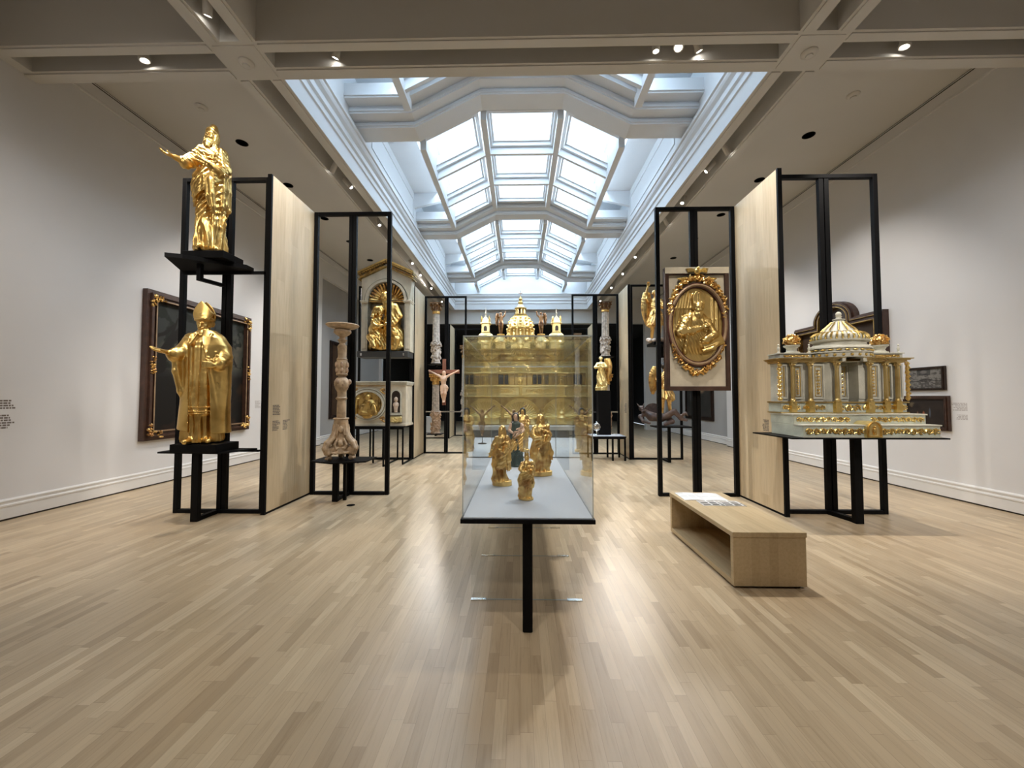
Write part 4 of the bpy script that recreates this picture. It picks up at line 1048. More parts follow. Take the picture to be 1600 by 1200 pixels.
        rib_ = np.maximum(np.maximum(np.abs(x) - .04, np.abs(y) - yo - .035), np.maximum(-z, z - H_ * .93))
        rib_ = np.maximum(rib_, yo - .04 - np.abs(y))
        return np.minimum(np.minimum(d, low), np.minimum(band, rib_)) * s * .8
    S.put(mitre, c2 - .16, c2 + vec(.17, .17, .22), .003)
    S.wrinkle((.0, -.14, .3), (.2, .1, .76), .0022, lambda X, Y, Z: ridge(vn(X * 40, Y * 40, Z * 40, 21)) - .4)
    return S
tb = thing('bishop_statue', 'gilt statue of a bishop in a tall mitre holding out one hand', 'statue', (-3.90, 4.66, .952), rz=math.radians(27))
make_bishop().build('figure', 'gold', tb, scale=(1.56, 1.50, 1.65))

# ---------------------------------------------------------------- standing madonnas and saints, generic
def madonna(H_, seed=0, kid=True, kidside=1, crownf=False, veil=True, arm_out=False, base=(.16, .13, .05), wide=1.0, headtilt=0, hair='long'):
    S = Sculpt((-.26, -.22, -.01), (.26, .2, 1.07), .0056)
    rn = random.Random(seed); b = base[2]; ki = kidside; w = wide; sw = .018 * rn.choice((-1, 1))
    ground(S, base[0], base[1], b, seed + 2)
    fl = [(8, 3.0, rn.uniform(-1.5, 1.5), seed, 1.0), (15, 5.0, rn.uniform(-1.5, 1.5), seed + 3, .6)]
    S.robe([(b - .02, sw, 0, .118 * w, .095, .036), (.12, sw, 0, .108 * w, .09, .034), (.33, sw * 1.5, 0, .112 * w, .092, .030), (.50, sw, 0, .112 * w, .088, .016), (.60, 0, .005, .095 * w, .075, .01), (.70, 0, .005, .10 * w, .078, .008), (.785, 0, .01, .098 * w, .066, .005), (.83, 0, .015, .05, .045, 0)], fl)
    S.robe([(.26, sw, 0, .128 * w, .104, .032), (.38, sw, 0, .137 * w, .112, .030), (.52, sw, 0, .130 * w, .105, .014), (.60, 0, 0, .105, .085, .004)], [(6, 2, 1.5 * ki, seed + 7, 1), (12, 4, -.8, seed + 8, .6)], hem=.12)
    for i in range(4):
        z = .49 + .03 * i
        S.path([(-.125 * ki, 0, z - .09), (-.09 * ki, -.085, z - .06), (.0, -.118, z - .01), (.09 * ki, -.09, z + .04)], [.010, .014, .015, .012], .012)
    for i in range(3): S.path([(.10 * ki + .012 * i * ki, -.06 + .03 * i, .60), (.12 * ki + .012 * i * ki, -.07 + .03 * i, .42), (.115 * ki, -.06 + .03 * i, .24 + .03 * i)], [.024, .022, .008], .012)
    for x in (-.045, .05): S.path([(x, -.07, b + .015), (x * 1.2, -.115, b + .01)], [.02, .015], .006)
    # arms
    sleeve(S, [(.09 * ki, .01, .765), (.135 * ki, -.02, .655), (.115 * ki, -.10, .60), (.05 * ki, -.14, .585)], [.046, .048, .036, .024], amp=.008, seed=seed + 1)
    hand(S, (.05 * ki, -.14, .585), (-.8 * ki, -.3, .1), (0, .4, 1), .095, ki, .35)
    if arm_out:
        sleeve(S, [(-.09 * ki, .01, .765), (-.135 * ki, -.02, .66), (-.165 * ki, -.05, .55)], [.044, .042, .028], amp=.007, seed=seed + 4)
        hand(S, (-.168 * ki, -.055, .54), (-.35 * ki, -.4, -1), (.4 * ki, -.7, .2), .10, -ki, .2)
    else:
        sleeve(S, [(-.09 * ki, .01, .765), (-.135 * ki, -.03, .66), (-.10 * ki, -.11, .60), (-.01, -.15, .62)], [.046, .048, .036, .024], amp=.008, seed=seed + 4)
        hand(S, (-.01, -.152, .62), (.9 * ki, -.1, .2), (0, .9, .2), .095, -ki, .3)
    if kid: child(S, (.085 * ki, -.085, .625), .27, yaw=-12 * ki, tilt=6 * ki)
    neck(S, (0, .012, .80), (0, .004, .88), .032)
    R = rot(6, 0, -8 * ki + headtilt); P = head(S, (0, -.004, .912), R, .118, 0, hair, .006)
    if veil:
        S.ell(P(0, .2, .16), (.052, .050, .062), R, .008)
        for i in range(9):
            a = -.25 + (PI + .5) * i / 8; x, y = .43 * math.cos(a), .16 + .40 * math.sin(a)
            S.path([P(x * .75, y - .03, .34), P(x, y, .0), P(x * 1.12, y, -.5), P(x * 1.35, y + .05, -1.0)], [.010, .012, .013, .012], .010)
    if crownf: crown(S, P, .118, .06, .46, .32, .5)
    S.wrinkle((-.17, -.18, .25), (.17, .1, .80), .012, lambda X, Y, Z: ridge(vn(X * 13 + Z * 5 * ki, Y * 13, Z * 20 - X * 9 * ki, seed + 5)) - .5)
    return S, P, R
KM = dict(
    crowned=madonna(.34, 3, crownf=True, wide=1.1, base=(.15, .12, .04), veil=False),
    armout=madonna(.49, 8, arm_out=True, base=(.165, .13, .075), veil=True),
    large=madonna(.56, 12, wide=1.12, base=(.19, .15, .07), veil=True))
t = thing('madonna_statuette', 'small gilt madonna with a spiked crown, nearest figure in the first glass case', 'statuette', (.052, 2.89, .741), rz=math.radians(4)); KM['crowned'][0].build('figure', 'gold_small', t, scale=.345)
t = thing('madonna_statuette', 'gilt madonna with one arm hanging at her side, leftmost gilt figure in the glass case', 'statuette', (-.155, 3.36, .741), rz=math.radians(-10)); KM['armout'][0].build('figure', 'gold_small', t, scale=.52)
t = thing('madonna_statuette', 'largest gilt madonna with child on a round mound, rightmost in the first glass case', 'statuette', (.205, 3.80, .741), rz=math.radians(6)); KM['large'][0].build('figure', 'gold_small', t, scale=.60)
# polychrome madonna: robe, flesh parts and hair as parts
def poly_madonna():
    S = Sculpt((-.26, -.22, -.01), (.26, .2, 1.02), .0075); ground(S, .13, .11, .03, 5)
    S.robe([(.02, .01, 0, .115, .09, .024), (.3, .0, 0, .105, .085, .02), (.5, -.01, 0, .11, .085, .014), (.62, 0, 0, .09, .07, .008), (.78, 0, .01, .095, .062, .004), (.83, 0, .015, .04, .04, 0)], FOLD2)
    swag(S, (-.16, -.18, .1), (.16, .1, .7), .010, 60, -.8, .2, 1, 9); return S
t = thing('madonna_statuette', 'painted black-haired madonna in a dark green and gold robe, in the first glass case', 'statuette', (-.04, 4.28, .741), rz=math.radians(8))
k_ = .60; poly_madonna().build('robe', 'teal', t, scale=k_)
S = Sculpt((-.2, -.24, .25), (.22, .16, .72), .0075)
S.robe([(.27, .0, 0, .122, .098, .02), (.40, 0, 0, .130, .105, .018), (.55, 0, 0, .118, .092, .01), (.60, 0, 0, .10, .078, .0)], FOLD1, hem=.14); swag(S, (-.16, -.18, .25), (.16, .1, .62), .012, 60, -.9, .2, 1, 2); S.build('mantle', 'gold_old', t, scale=k_)
S = Sculpt((-.2, -.26, .5), (.24, .16, 1.0), .006)
R = rot(8, 4, -14); P = head(S, (-.01, 0, .905), R, .125, 0, None, .005); neck(S, (0, .012, .80), (-.005, .004, .88), .032)
for q in (-1, 1):
    S.path([(.095 * q, 0, .76), (.13 * q, -.03, .66), (.08 * q, -.13, .62)], [.034, .028, .02], .01); hand(S, (.08 * q, -.13, .62), (-.9 * q, -.3, .1), (0, .4, 1), .10, q, .3)
child(S, (.03, -.13, .61), .25, yaw=-50, tilt=30); S.build('flesh', 'flesh', t, scale=k_)
S = Sculpt((-.1, -.1, .72), (.1, .14, 1.0), .006)
S.ell(P(0, .2, .2), (.058, .05, .052), R, .01)
for i in range(12):
    a = -.45 + (PI + .9) * i / 11; x, y = .42 * math.cos(a), .14 + .42 * math.sin(a); S.path([P(x * .7, y - .04, .4), P(x, y, .15), P(x * 1.05, y + .05, -.35), P(x, y + .1, -.85)], [.010, .013, .013, .008], .008)
S.build('hair', 'hair_black', t, scale=k_)

# ---------------------------------------------------------------- crucified figures
def corpus(seed=1, vee=.0, h=.0058):
    """unit = body height; arms raised to each side"""
    S = Sculpt((-.52, -.14, -.02), (.52, .14, 1.14), h)
    S.path([(0, 0, .48), (0, -.01, .58), (.0, -.015, .70), (0, 0, .79)], [.075, .062, .085, .06], .03)
    S.ell((0, -.005, .72), (.098, .062, .085), None, .03); S.ell((0, .0, .50), (.085, .062, .06), None, .02)
    for q in (-1, 1):
        sh = (.10 * q, 0, .785); el = (.24 * q, -.005, .86 + vee); ha = (.405 * q, .0, .95 + 1.6 * vee)
        S.path([(.05 * q, 0, .77), sh], [.05, .042], .02); S.path([sh, el, ha], [.040, .028, .018], .01)
        S.ell((.145 * q, 0, .815), (.04, .032, .03), None, .015); hand(S, ha, (q, -.1, .55), (0, -1, 0), .085, -q, .35)
        kn = (.05 * q + .01, -.055, .27); an = (.018 * q + .005, -.0, .055)
        S.path([(.045 * q, 0, .47), kn], [.062, .043], .015); S.path([kn, (.035 * q, .0, .18), an], [.042, .040, .022], .012)
        S.path([an, (.018 * q + .005, -.055, .005)], [.022, .017], .008)
        S.ell((.045 * q, -.055, .74), (.035, .02, .028), None, .02)
        for i in range(4): S.path([(.03 * q, -.068, .67 - .022 * i), (.08 * q, -.045, .655 - .022 * i)], .006, .010)
    S.robe([(.36, 0, 0, .098, .08, .014), (.44, 0, 0, .102, .084, .016), (.53, 0, 0, .09, .07, .008)], FOLD1, hem=.1)
    S.path([(.09, -.02, .50), (.125, -.03, .44), (.12, -.03, .34)], [.03, .026, .008], .012)
    neck(S, (0, 0, .78), (.01, -.02, .85), .03)
    R = rot(22, 0, 14); head(S, (.012, -.035, .885), R, .125, .10, 'long', .006)
    return S
t = thing('crucifix', 'wooden crucifix with a pale figure, hanging on the black rack right of two columns', 'crucifix', (-1.965, 9.95, 1.42))
MB().box(-.045, .045, -.02, .02, -.12, 1.08, .004).box(-.40, .40, -.019, .019, .70, .80, .004).build('cross', 'crosswood', t)
MB().box(-.07, .07, .02, .33, .72, .78).build('bracket', 'black', t)
SC1 = corpus(1); o = SC1.build('corpus', 'flesh', t, scale=.85); o.location = (0, -.062, -.05)
t = thing('crucified_figure', 'dark bronze crucified figure without a cross, arms raised, in the second glass case', 'statuette', (-.10, 6.3, .741))
o = corpus(2, .075, .0075).build('figure', 'bronze', t, scale=.45); o.location = (0, 0, .13)
MB().cyl((0, .02, 0), (0, .02, .36), .006).lathe([(.07, 0), (.07, .012), (.02, .02), (.0001, .02)], seg=24).build('stand', 'black', t)
# carved saints at the back of the second case
t = thing('madonna_statuette', 'dark-haired gilt madonna with a child at the near end of the second glass case', 'statuette', (.04, 5.45, .741), rz=math.radians(-4))
km = madonna(.6, 21, veil=False); km[0].build('figure', 'gold_old', t, scale=.62)
S = Sculpt((-.1, -.1, .72), (.1, .14, 1.04), .008); P = km[1]
for i in range(12):
    a = -.45 + (PI + .9) * i / 11; x, y = .46 * math.cos(a), .14 + .46 * math.sin(a); S.path([P(x * .7, y - .04, .46), P(x, y, .15), P(x * 1.05, y + .05, -.35), P(x, y + .1, -.85)], [.014, .016, .015, .010], .008)
S.ell(P(0, .1, .4), (.045, .05, .03), None, .01); S.build('hair', 'hair_black', t, scale=.62)
# ---------------------------------------------------------------- winged angels
def wing(name, parent, mat, L=1.0, W_=.32, side=1, loc=(0, 0, 0), tilt=(0, 0, 0), h=.012):
    """wing hanging from its root at the origin, length L downwards, curved outwards"""
    S = Sculpt((-.12 * L - .3 * W_, -.12 * L, -1.05 * L), (.2 * L + 1.3 * W_, .12 * L, .22 * L), h)
    def f(X, Y, Z):
        t = np.clip((.16 * L - Z) / (1.16 * L), 0, 1)
        c = W_ * (.42 + .25 * t - .55 * t * t); w_ = W_ * (.50 * np.sin(np.clip(t * 1.08 + .16, 0, 1) * PI) ** .62 * (1 - .35 * t) + .03)
        u = (X - c) / np.maximum(w_, .004)
        th = .030 * L * (1 - .6 * t) * (1 - .5 * np.clip(np.abs(u), 0, 1)); y0 = .05 * L * u * u - .03 * L
        bars = .010 * L * (ridge(.5 + .5 * np.sin(u * 9 + t * 3)) - .5) * np.clip(t * 4 - .8, 0, 1) + .010 * L * (ridge(.5 + .5 * np.sin(t * 46 + np.abs(u) * 3.0)) - .5) * np.clip(1.6 - t * 3.2, 0, 1)
        d = np.maximum((np.abs(u) - 1) * w_, np.abs(Y - y0) - th - bars)
        return np.maximum(d, np.maximum(Z - .16 * L, -1.0 * L - Z)) * .8
    S.put(f, (-.12 * L - .3 * W_, -.12 * L, -1.0 * L), (.2 * L + 1.3 * W_, .12 * L, .17 * L), 0)
    o = S.build(name, mat, parent)
    o.location = loc; o.rotation_euler = tuple(math.radians(a) for a in tilt)
    if side < 0: o.scale = (-1, 1, 1)
    return o
def angel_body(h=.0068, skirt=True, up=1, seed=4):
    S = Sculpt((-.26, -.24, -.01), (.26, .22, 1.18), h)
    for q, (kx, ky, ax, ay) in ((-1, (-.06, -.05, -.075, .03)), (1, (.055, -.03, .06, -.02))):
        S.path([(.05 * q, 0, .50), (kx, ky, .29), (ax, ay, .05)], [.058, .042, .024], .012); S.path([(ax, ay, .035), (ax * 1.15, ay - .07, .014)], [.022, .017], .008)
    S.robe([(.30, .0, 0, .145, .12, .03), (.40, 0, 0, .122, .10, .024), (.52, 0, 0, .092, .074, .012), (.60, 0, 0, .078, .062, .006), (.68, 0, 0, .092, .068, .006), (.78, 0, .01, .095, .06, .004), (.825, 0, .015, .045, .04, 0)], [(10, 2.2, .8, seed, 1), (19, 3, -1, seed + 1, .5)], hem=.12)
    S.robe([(.50, 0, 0, .112, .09, .02), (.57, 0, 0, .095, .074, .012), (.61, 0, 0, .08, .064, 0)], FOLD1, hem=.12)
    q = -1 if up < 0 else 1
    sleeve(S, [(.09 * q, 0, .775), (.15 * q, -.02, .83)], [.042, .038], amp=.008); S.path([(.14 * q, -.02, .82), (.165 * q, -.03, .93), (.14 * q, -.05, 1.04)], [.030, .024, .018], .01); hand(S, (.14 * q, -.05, 1.05), (-.1 * q, -.2, 1), (0, -1, 0), .10, q, .3)
    q = -q
    sleeve(S, [(.09 * q, 0, .775), (.14 * q, -.04, .68), (.10 * q, -.12, .62)], [.042, .042, .03], amp=.008); hand(S, (.095 * q, -.13, .62), (-.5 * q, -.8, .1), (0, .2, 1), .10, q, .4)
    neck(S, (0, .012, .80), (0, .0, .88), .032); head(S, (0, -.006, .91), rot(6, 0, 16), .122, 0, 'curls', .006)
    swag(S, (-.16, -.18, .55), (.16, .1, .8), .006, 80, .5, .2, 1, 3)
    return S
AS = angel_body(up=-1)
t = thing('angel_statue', 'gilt angel with a raised arm, on the upper shelf at the right', 'statue', (3.22, 9.10, 2.815), rz=math.radians(-12))
AF = AS.build('figure', 'gold_old', t, scale=1.25)
o = MB(); 
for i in range(9): a = i * .75; o.ball((.14 * math.cos(a), .02 + .10 * math.sin(a), .035 + .02 * math.sin(i * 2)), (.08, .07, .05), 10, 7)
o.build('cloud_base', 'flesh_pale', t, smooth=True)
wing('wing', t, 'gold_old', .92, .26, -1, (-.08, .10, 1.05), (0, 4, 18))
t = thing('archangel_statue', 'gilt winged archangel trampling a dark demon, on the lower shelf at the right', 'statue', (3.43, 9.10, 1.075), rz=math.radians(-24))
ao = AF.copy(); COL.objects.link(ao); ao.parent = t; ao.scale = (-1.0, 1.0, 1.0); ao.location = (0, 0, .0)
wing('wing', t, 'gold_old', .78, .28, -1, (-.10, .12, 1.02), (0, 12, 10))
m = MB().ball((0, .02, 1.17), (.10, .11, .10), 14, 10); m.tube([(0, -.08, 1.26), (0, .0, 1.33), (0, .12, 1.30), (0, .2, 1.18)], [.02, .04, .04, .015], 8); m.build('helmet', 'hair_black', t, smooth=True)
S = Sculpt((-.62, -.32, -.25), (.55, .3, .36), .0105)   # the demon, sprawling
S.path([(-.40, -.02, .10), (-.25, -.03, .0), (-.05, -.02, -.02), (.1, 0, .02)], [.075, .10, .095, .085], .04)
S.path([(-.36, -.04, .08), (-.50, -.12, .0), (-.42, -.20, -.10), (-.28, -.22, -.14)], [.05, .045, .035, .03], .02)
S.path([(.08, -.05, .02), (.25, -.15, .14), (.38, -.10, -.02), (.50, -.12, -.06)], [.08, .06, .045, .03], .02)
S.path([(.08, .05, .0), (.2, -.05, -.1), (.06, -.15, -.16)], [.07, .055, .04], .02)
S.path([(.36, -.1, .0), (.48, -.15, .10), (.53, -.12, .04)], [.04, .03, .01], .02)
head(S, (-.46, -.10, .18), rot(-30, -20, 30), .17, .1, None, .01)
for q in (-1, 1): S.path([(-.48 + .05 * q, -.08, .25), (-.50 + .09 * q, -.06, .33)], [.02, .006], .008)
o = S.build('demon', 'demon', t); o.location = (-.06, -.05, -.03)
S = Sculpt((-.3, -.1, -.2), (.3, .1, .3), .0105)
S.put(lambda X, Y, Z: np.maximum(np.abs(Y - X * X * .8) - .012 - .008 * (ridge(.5 + .5 * np.sin(np.arctan2(Z + .15, X + .2) * 14)) - .5), np.maximum(np.sqrt((X + .05) ** 2 + (Z + .05) ** 2) - .22, .10 - np.sqrt((X - .12) ** 2 + (Z + .16) ** 2))), (-.3, -.1, -.2), (.3, .1, .3), 0)
o = S.build('demon_wing', 'demon', t); o.location = (-.24, .10, .12)
# gilt angel standing on the black pedestal
t = thing('gilt_angel_statue', 'gilt angel with folded hands and a drooping wing, on the tall black pedestal', 'statue', (2.02, 9.56, 1.67), rz=math.radians(-16))
SA = Sculpt((-.26, -.22, -.01), (.26, .2, 1.02), .009)
for q in (-1, 1): SA.path([(.05 * q, 0, .5), (.05 * q, -.05, .28), (.03 * q + .03, .04 * q, .06)], [.06, .042, .026], .012)
SA.robe([(.10, .02, 0, .14, .10, .03), (.30, .01, 0, .115, .095, .024), (.5, 0, 0, .10, .08, .014), (.62, 0, 0, .082, .065, .008), (.78, 0, .01, .095, .06, .004), (.825, 0, .015, .045, .04, 0)], [(9, 2.2, 1.8, 31, 1), (17, 3, -1, 32, .5)], hem=.2)
for q in (-1, 1):
    sleeve(SA, [(.09 * q, 0, .775), (.155 * q, -.04, .67), (.05 * q, -.14, .66)], [.042, .042, .026], amp=.008); hand(SA, (.05 * q, -.14, .66), (-.9 * q, -.3, .3), (0, .8, .2), .10, q, .3)
neck(SA, (0, .012, .80), (0, .0, .88), .032); head(SA, (0, -.006, .91), rot(6, 0, 20), .122, 0, 'curls', .006); ground(SA, .17, .13, .10, 6)
SA.build('figure', 'gold_pale', t, scale=.86)
wing('wing', t, 'gold_old', .60, .22, 1, (.06, .12, .70), (0, -6, -16))
# ================================================================== carved ornament helpers
def scroll(m, cx, cz, y, R, turns=1.4, a0=0, sgn=1, r=None, n=12, tr=None):
    r = r or R * .16; pts = []; rr = []
    for i in range(n):
        t = i / (n - 1); a = a0 + sgn * t * turns * 2 * PI; q = R * (1 - .8 * t)
        pts.append((cx + q * math.cos(a), y, cz + q * math.sin(a))); rr.append(r * (1.1 - .5 * t))
    m.tube(pts, rr, 5)
    m.ball((cx, y, cz), R * .24, 6, 4)
def leafblob(m, x, y, z, L, W_, ang, th=.4, seg=6):
    m.ball((x, y, z), (L, W_ * th * 2, W_), seg, 4, Euler((0, -ang, 0)))
def frieze(m, x0, x1, z0, z1, y, seed=0, dep=1.0):
    """running acanthus scroll"""
    h = z1 - z0; zc = (z0 + z1) / 2; n = max(1, int(round((x1 - x0) / (h * .82)))); w = (x1 - x0) / n; rnd = random.Random(seed)
    for i in range(n):
        cx = x0 + (i + .5) * w; s = 1 if i % 2 else -1; R = min(w, h) * .42
        scroll(m, cx, zc, y, R, 1.35, rnd.uniform(-.5, .5) + (0 if s > 0 else PI), s, R * .2 * dep, 10)
        for k in (-1, 1): m.ball((cx + w * .5, y, zc + k * R * .45), (R * .20, R * .22 * dep, R * .42), 5, 4, Euler((0, k * s * .7, 0)))
        for k in range(7):
            a = rnd.uniform(0, 2 * PI); leafblob(m, cx + R * 1.0 * math.cos(a), y, zc + R * .9 * math.sin(a), R * .38, R * .17, a + 1.2 * s, .6 * dep, 5)
def drop(m, xc, z0, z1, w, y, seed=0):
    """vertical candelabrum ornament"""
    rnd = random.Random(seed); n = max(2, int(round((z1 - z0) / (w * .7)))); h = (z1 - z0) / n
    for i in range(n):
        z = z0 + (i + .5) * h
        m.ball((xc, y, z), (w * .16, w * .12, h * .32), 6, 4)
        for s in (-1, 1):
            scroll(m, xc + s * w * .27, z + h * .08 * s * 0, y, min(w * .2, h * .36), 1.1, (PI if s > 0 else 0), s if i % 2 else -s, w * .055, 8)
            leafblob(m, xc + s * w * .22, y, z - h * .35, w * .2, w * .08, s * .7, .6, 5)
def oval(cx, cz, rx, rz, n=48): return [(cx + rx * math.cos(2 * PI * i / n), cz + rz * math.sin(2 * PI * i / n)) for i in range(n)]
def column(m, x, y, z0, z1, r, mcap=None, fl=12, seg=None):
    H_ = z1 - z0; mc = mcap or m
    mc.lathe([(r * 1.5, 0), (r * 1.5, H_ * .02), (r * 1.25, H_ * .03), (r * 1.38, H_ * .05), (r * 1.1, H_ * .07)], (x, y, z0), 14)
    m.lathe([(r, H_ * .06), (r * 1.03, H_ * .3), (r * .86, H_ * .84)], (x, y, z0), seg or fl * 3, flute=.14 if fl else 0, fn=fl)
    mc.lathe([(r * .95, H_ * .83), (r * 1.05, H_ * .845), (r * .9, H_ * .86), (r * 1.2, H_ * .92), (r * 1.6, H_ * .975)], (x, y, z0), 14, flute=.22, fn=7)
    mc.box(x - r * 1.55, x + r * 1.55, y - r * 1.55, y + r * 1.55, z0 + H_ * .972, z1)
    for k in range(8):
        a = k * PI / 4; mc.ball((x + r * 1.25 * math.cos(a), y + r * 1.25 * math.sin(a), z0 + H_ * .935), (r * .34, r * .34, r * .5), 5, 4)

# ================================================================== white and gilt tabernacle (right)
TX, TY, TZ = 3.945, 4.40, 1.05
t = thing('tabernacle', 'white and gilt carved tabernacle with a low dome, on the near right shelf', 'tabernacle', (TX, TY, TZ))
w_ = MB(); g_ = MB(); hb = .755
# stepped base
w_.box(-hb, hb, 0, .55, 0, .135, .004).box(-hb + .0, hb - .0, .15, .56, .135, .25, .004)
w_.build('stepped_base', 'ivory_green', t)
m = MB(); m.box(-hb - .008, hb + .008, -.012, .15, .128, .142).box(-hb - .005, hb + .005, -.006, .15, 0, .012).box(-hb - .008, hb + .008, .138, .56, .243, .258)
m.build('base_moulding', 'ivory', t)
g = MB(); frieze(g, -hb + .02, -.10, .018, .120, -.006, 1, 1.4); frieze(g, .10, hb - .02, .018, .120, -.006, 2, 1.4)
frieze(g, -hb + .03, -.12, .150, .236, .145, 3, 1.2); frieze(g, .12, hb - .03, .150, .236, .145, 4, 1.2)
g.build('base_foliage', 'gold_bright', t, smooth=True)
# arched central door in the base
m = MB(); arch = [(-.085, .0), (.085, .0), (.085, .10)] + [(.085 * math.cos(a), .10 + .085 * math.sin(a)) for a in [PI * i / 12 for i in range(1, 12)]] + [(-.085, .10)]
m.prism(arch, -.035, .16, 'y'); d = m.build('door', 'gold_pale', t)
m = MB(); inn = [(x * .74, .018 + (z) * .80) for x, z in arch]; m.ring([(x * .90, .006 + z * .93) for x, z in arch], inn, -.05, -.03, 'y'); m.ball((0, -.04, .075), (.022, .016, .04), 8, 6); m.ball((0, -.042, .12), .014, 8, 6); m.box(-.012, .012, -.045, -.03, .03, .05)
m.build('door_relief', 'gold', d, smooth=True)
# body plan: polygonal with a projecting concave centre
Z1, Z2, Z3, Z4 = .258, .40, .875, .93      # pedestal course, shaft, architrave, cornice top
def plan(o=0): return [(-.75 - o, .60 + 0), (-.75 - o, .36 - o), (-.52, .36 - o), (-.42, .30 - o), (-.27, .30 - o), (-.22, .24 - o), (-.10 - 0, .24 - o), (-.09, .40), (.09, .40), (.10, .24 - o), (.22, .24 - o), (.27, .30 - o), (.42, .30 - o), (.52, .36 - o), (.75 + o, .36 - o), (.75 + o, .60)]
def planc(o=0): return [(-.75 - o, .60), (-.75 - o, .36 - o), (-.52, .36 - o), (-.42, .30 - o), (-.27, .30 - o), (-.22, .24 - o), (.22, .24 - o), (.27, .30 - o), (.42, .30 - o), (.52, .36 - o), (.75 + o, .36 - o), (.75 + o, .60)]
m = MB(); m.prism(plan(-.03), Z2, Z3, 'z'); m.build('body', 'ivory', t)
m = MB(); m.prism(planc(.0), Z1, Z2 - .015, 'z'); m.build('pedestal_course', 'ivory_green', t)
m = MB(); m.prism(planc(.018), Z1, Z1 + .014, 'z'); m.prism(planc(.018), Z2 - .018, Z2, 'z')
for o, a, b in ((.0, Z3, Z3 + .012), (.012, Z3 + .012, Z3 + .03), (.035, Z3 + .03, Z3 + .044), (.055, Z3 + .044, Z4)):
    m.prism(plan(o) if o < .03 else plan(o), a, b, 'z')
m.build('cornice', 'gold_dull', t)
# panels with gilt drops
pn = MB(); gd = MB(); dk = MB()
def panel(x0, x1, y, seed, gold=True):
    o = [(x0, Z2 + .03), (x1, Z2 + .03), (x1, Z3 - .02), (x0, Z3 - .02)]; i1 = [(x0 + .018, Z2 + .05), (x1 - .018, Z2 + .05), (x1 - .018, Z3 - .04), (x0 + .018, Z3 - .04)]
    i2 = [(x0 + .03, Z2 + .062), (x1 - .03, Z2 + .062), (x1 - .03, Z3 - .052), (x0 + .03, Z3 - .052)]; i3 = [(x0 + .036, Z2 + .068), (x1 - .036, Z2 + .068), (x1 - .036, Z3 - .058), (x0 + .036, Z3 - .058)]
    pn.ring(o, i1, y - .014, y + .004, 'y'); gd.ring(i2, i3, y - .008, y + .003, 'y')
    drop(gd, (x0 + x1) / 2, Z2 + .085, Z3 - .08, (x1 - x0) - .085, y - .004, seed)
for k, (a, b, y) in enumerate(((-.735, -.655, .39), (-.60, -.47, .38), (-.395, -.255, .33), (.255, .395, .33), (.47, .60, .38), (.655, .735, .39), (-.085, .085, .40))):
    panel(a, b, y, k)
gd2 = MB()
for s in (-1, 1):                       # rounded niche cheeks with panels
    pn.box(min(s * .10, s * .185), max(s * .10, s * .185), .262, .275, Z2 + .03, Z3 - .03)
pn.build('panel_frame', 'ivory', t); gd.build('panel_ornament', 'gold_bright', t, smooth=True)
# niche vault
m = MB(); n = 14
o = [(.105 * math.cos(PI * i / n), Z3 + .10 * math.sin(PI * i / n)) for i in range(n + 1)]; o2 = [(.145 * math.cos(PI * i / n), Z3 + .145 * math.sin(PI * i / n)) for i in range(n + 1)]
m.ring(o2 + [(-.06, Z3 - .0), (.06, Z3 - .0)], o + [(-.055, Z3 - .001), (.055, Z3 - .001)], .19, .40, 'y'); m.build('niche_arch', 'ivory', t)
# columns
for (x, y, r) in ((-.66 + .035, .335, .022), (-.445, .29, .022), (-.19, .215, .024), (.19, .215, .024), (.445, .29, .022), (.625, .335, .022)):
    cm = MB(); column(cm, x, y, Z2, Z3, r, None, 8); cm.build('column', 'gold_dull', t, smooth=True)
for s in (-1, 1):                        # scrolled end brackets
    m = MB()
    for k in range(9): scroll(m, s * (.765 + .006 * (k % 2)), Z2 + .04 + k * .052, .36, .03, 1.2, 0, s, .010, 8); m.ball((s * .76, .35, Z2 + .03 + k * .052), (.02, .02, .022), 6, 5)
    m.build('side_scroll', 'gold_bright', t, smooth=True)
g = MB()
for a, b, y in ((-.74, -.66, .352), (-.62, -.54, .352), (-.51, -.45, .33), (-.41, -.28, .292), (-.215, -.11, .232), (-.09, .09, .232), (.11, .215, .232), (.28, .41, .292), (.45, .51, .33), (.54, .62, .352), (.66, .74, .352)):
    frieze(g, a, b, Z1 + .022, Z2 - .026, y, int(a * 100) % 97, 1.2)
for (x, y) in ((-.625, .335), (-.445, .29), (-.19, .215), (.19, .215), (.445, .29), (.625, .335)): g.box(x - .034, x + .034, y - .02, y + .05, Z1 + .016, Z2 + .002)
g.build('pedestal_ornament', 'gold_bright', t, smooth=False)
# attic with balustrade, finials and bouquets
m = MB(); m.box(-.74, -.36, .38, .60, Z4, Z4 + .055).box(.36, .74, .38, .60, Z4, Z4 + .055).box(-.755, -.345, .365, .60, Z4 + .055, Z4 + .068).box(.345, .755, .365, .60, Z4 + .055, Z4 + .068)
m.build('attic', 'ivory', t)
g = MB(); frieze(g, -.70, -.40, Z4 + .006, Z4 + .05, .375, 5, 1.3); frieze(g, .40, .70, Z4 + .006, Z4 + .05, .375, 6, 1.3); g.build('attic_ornament', 'gold_bright', t, smooth=True)
for x, y in ((-.73, .42), (-.37, .40), (.37, .40), (.73, .42), (-.2, .28), (.2, .28)):
    z = Z4 + (.068 if abs(x) > .3 else 0)
    MB().lathe([(.018, 0), (.018, .01), (.008, .02), (.012, .035), (.017, .055), (.010, .075), (.006, .085), (.012, .10), (.0001, .115)], (x, y, z), 12).build('finial', 'ivory', t, smooth=True)
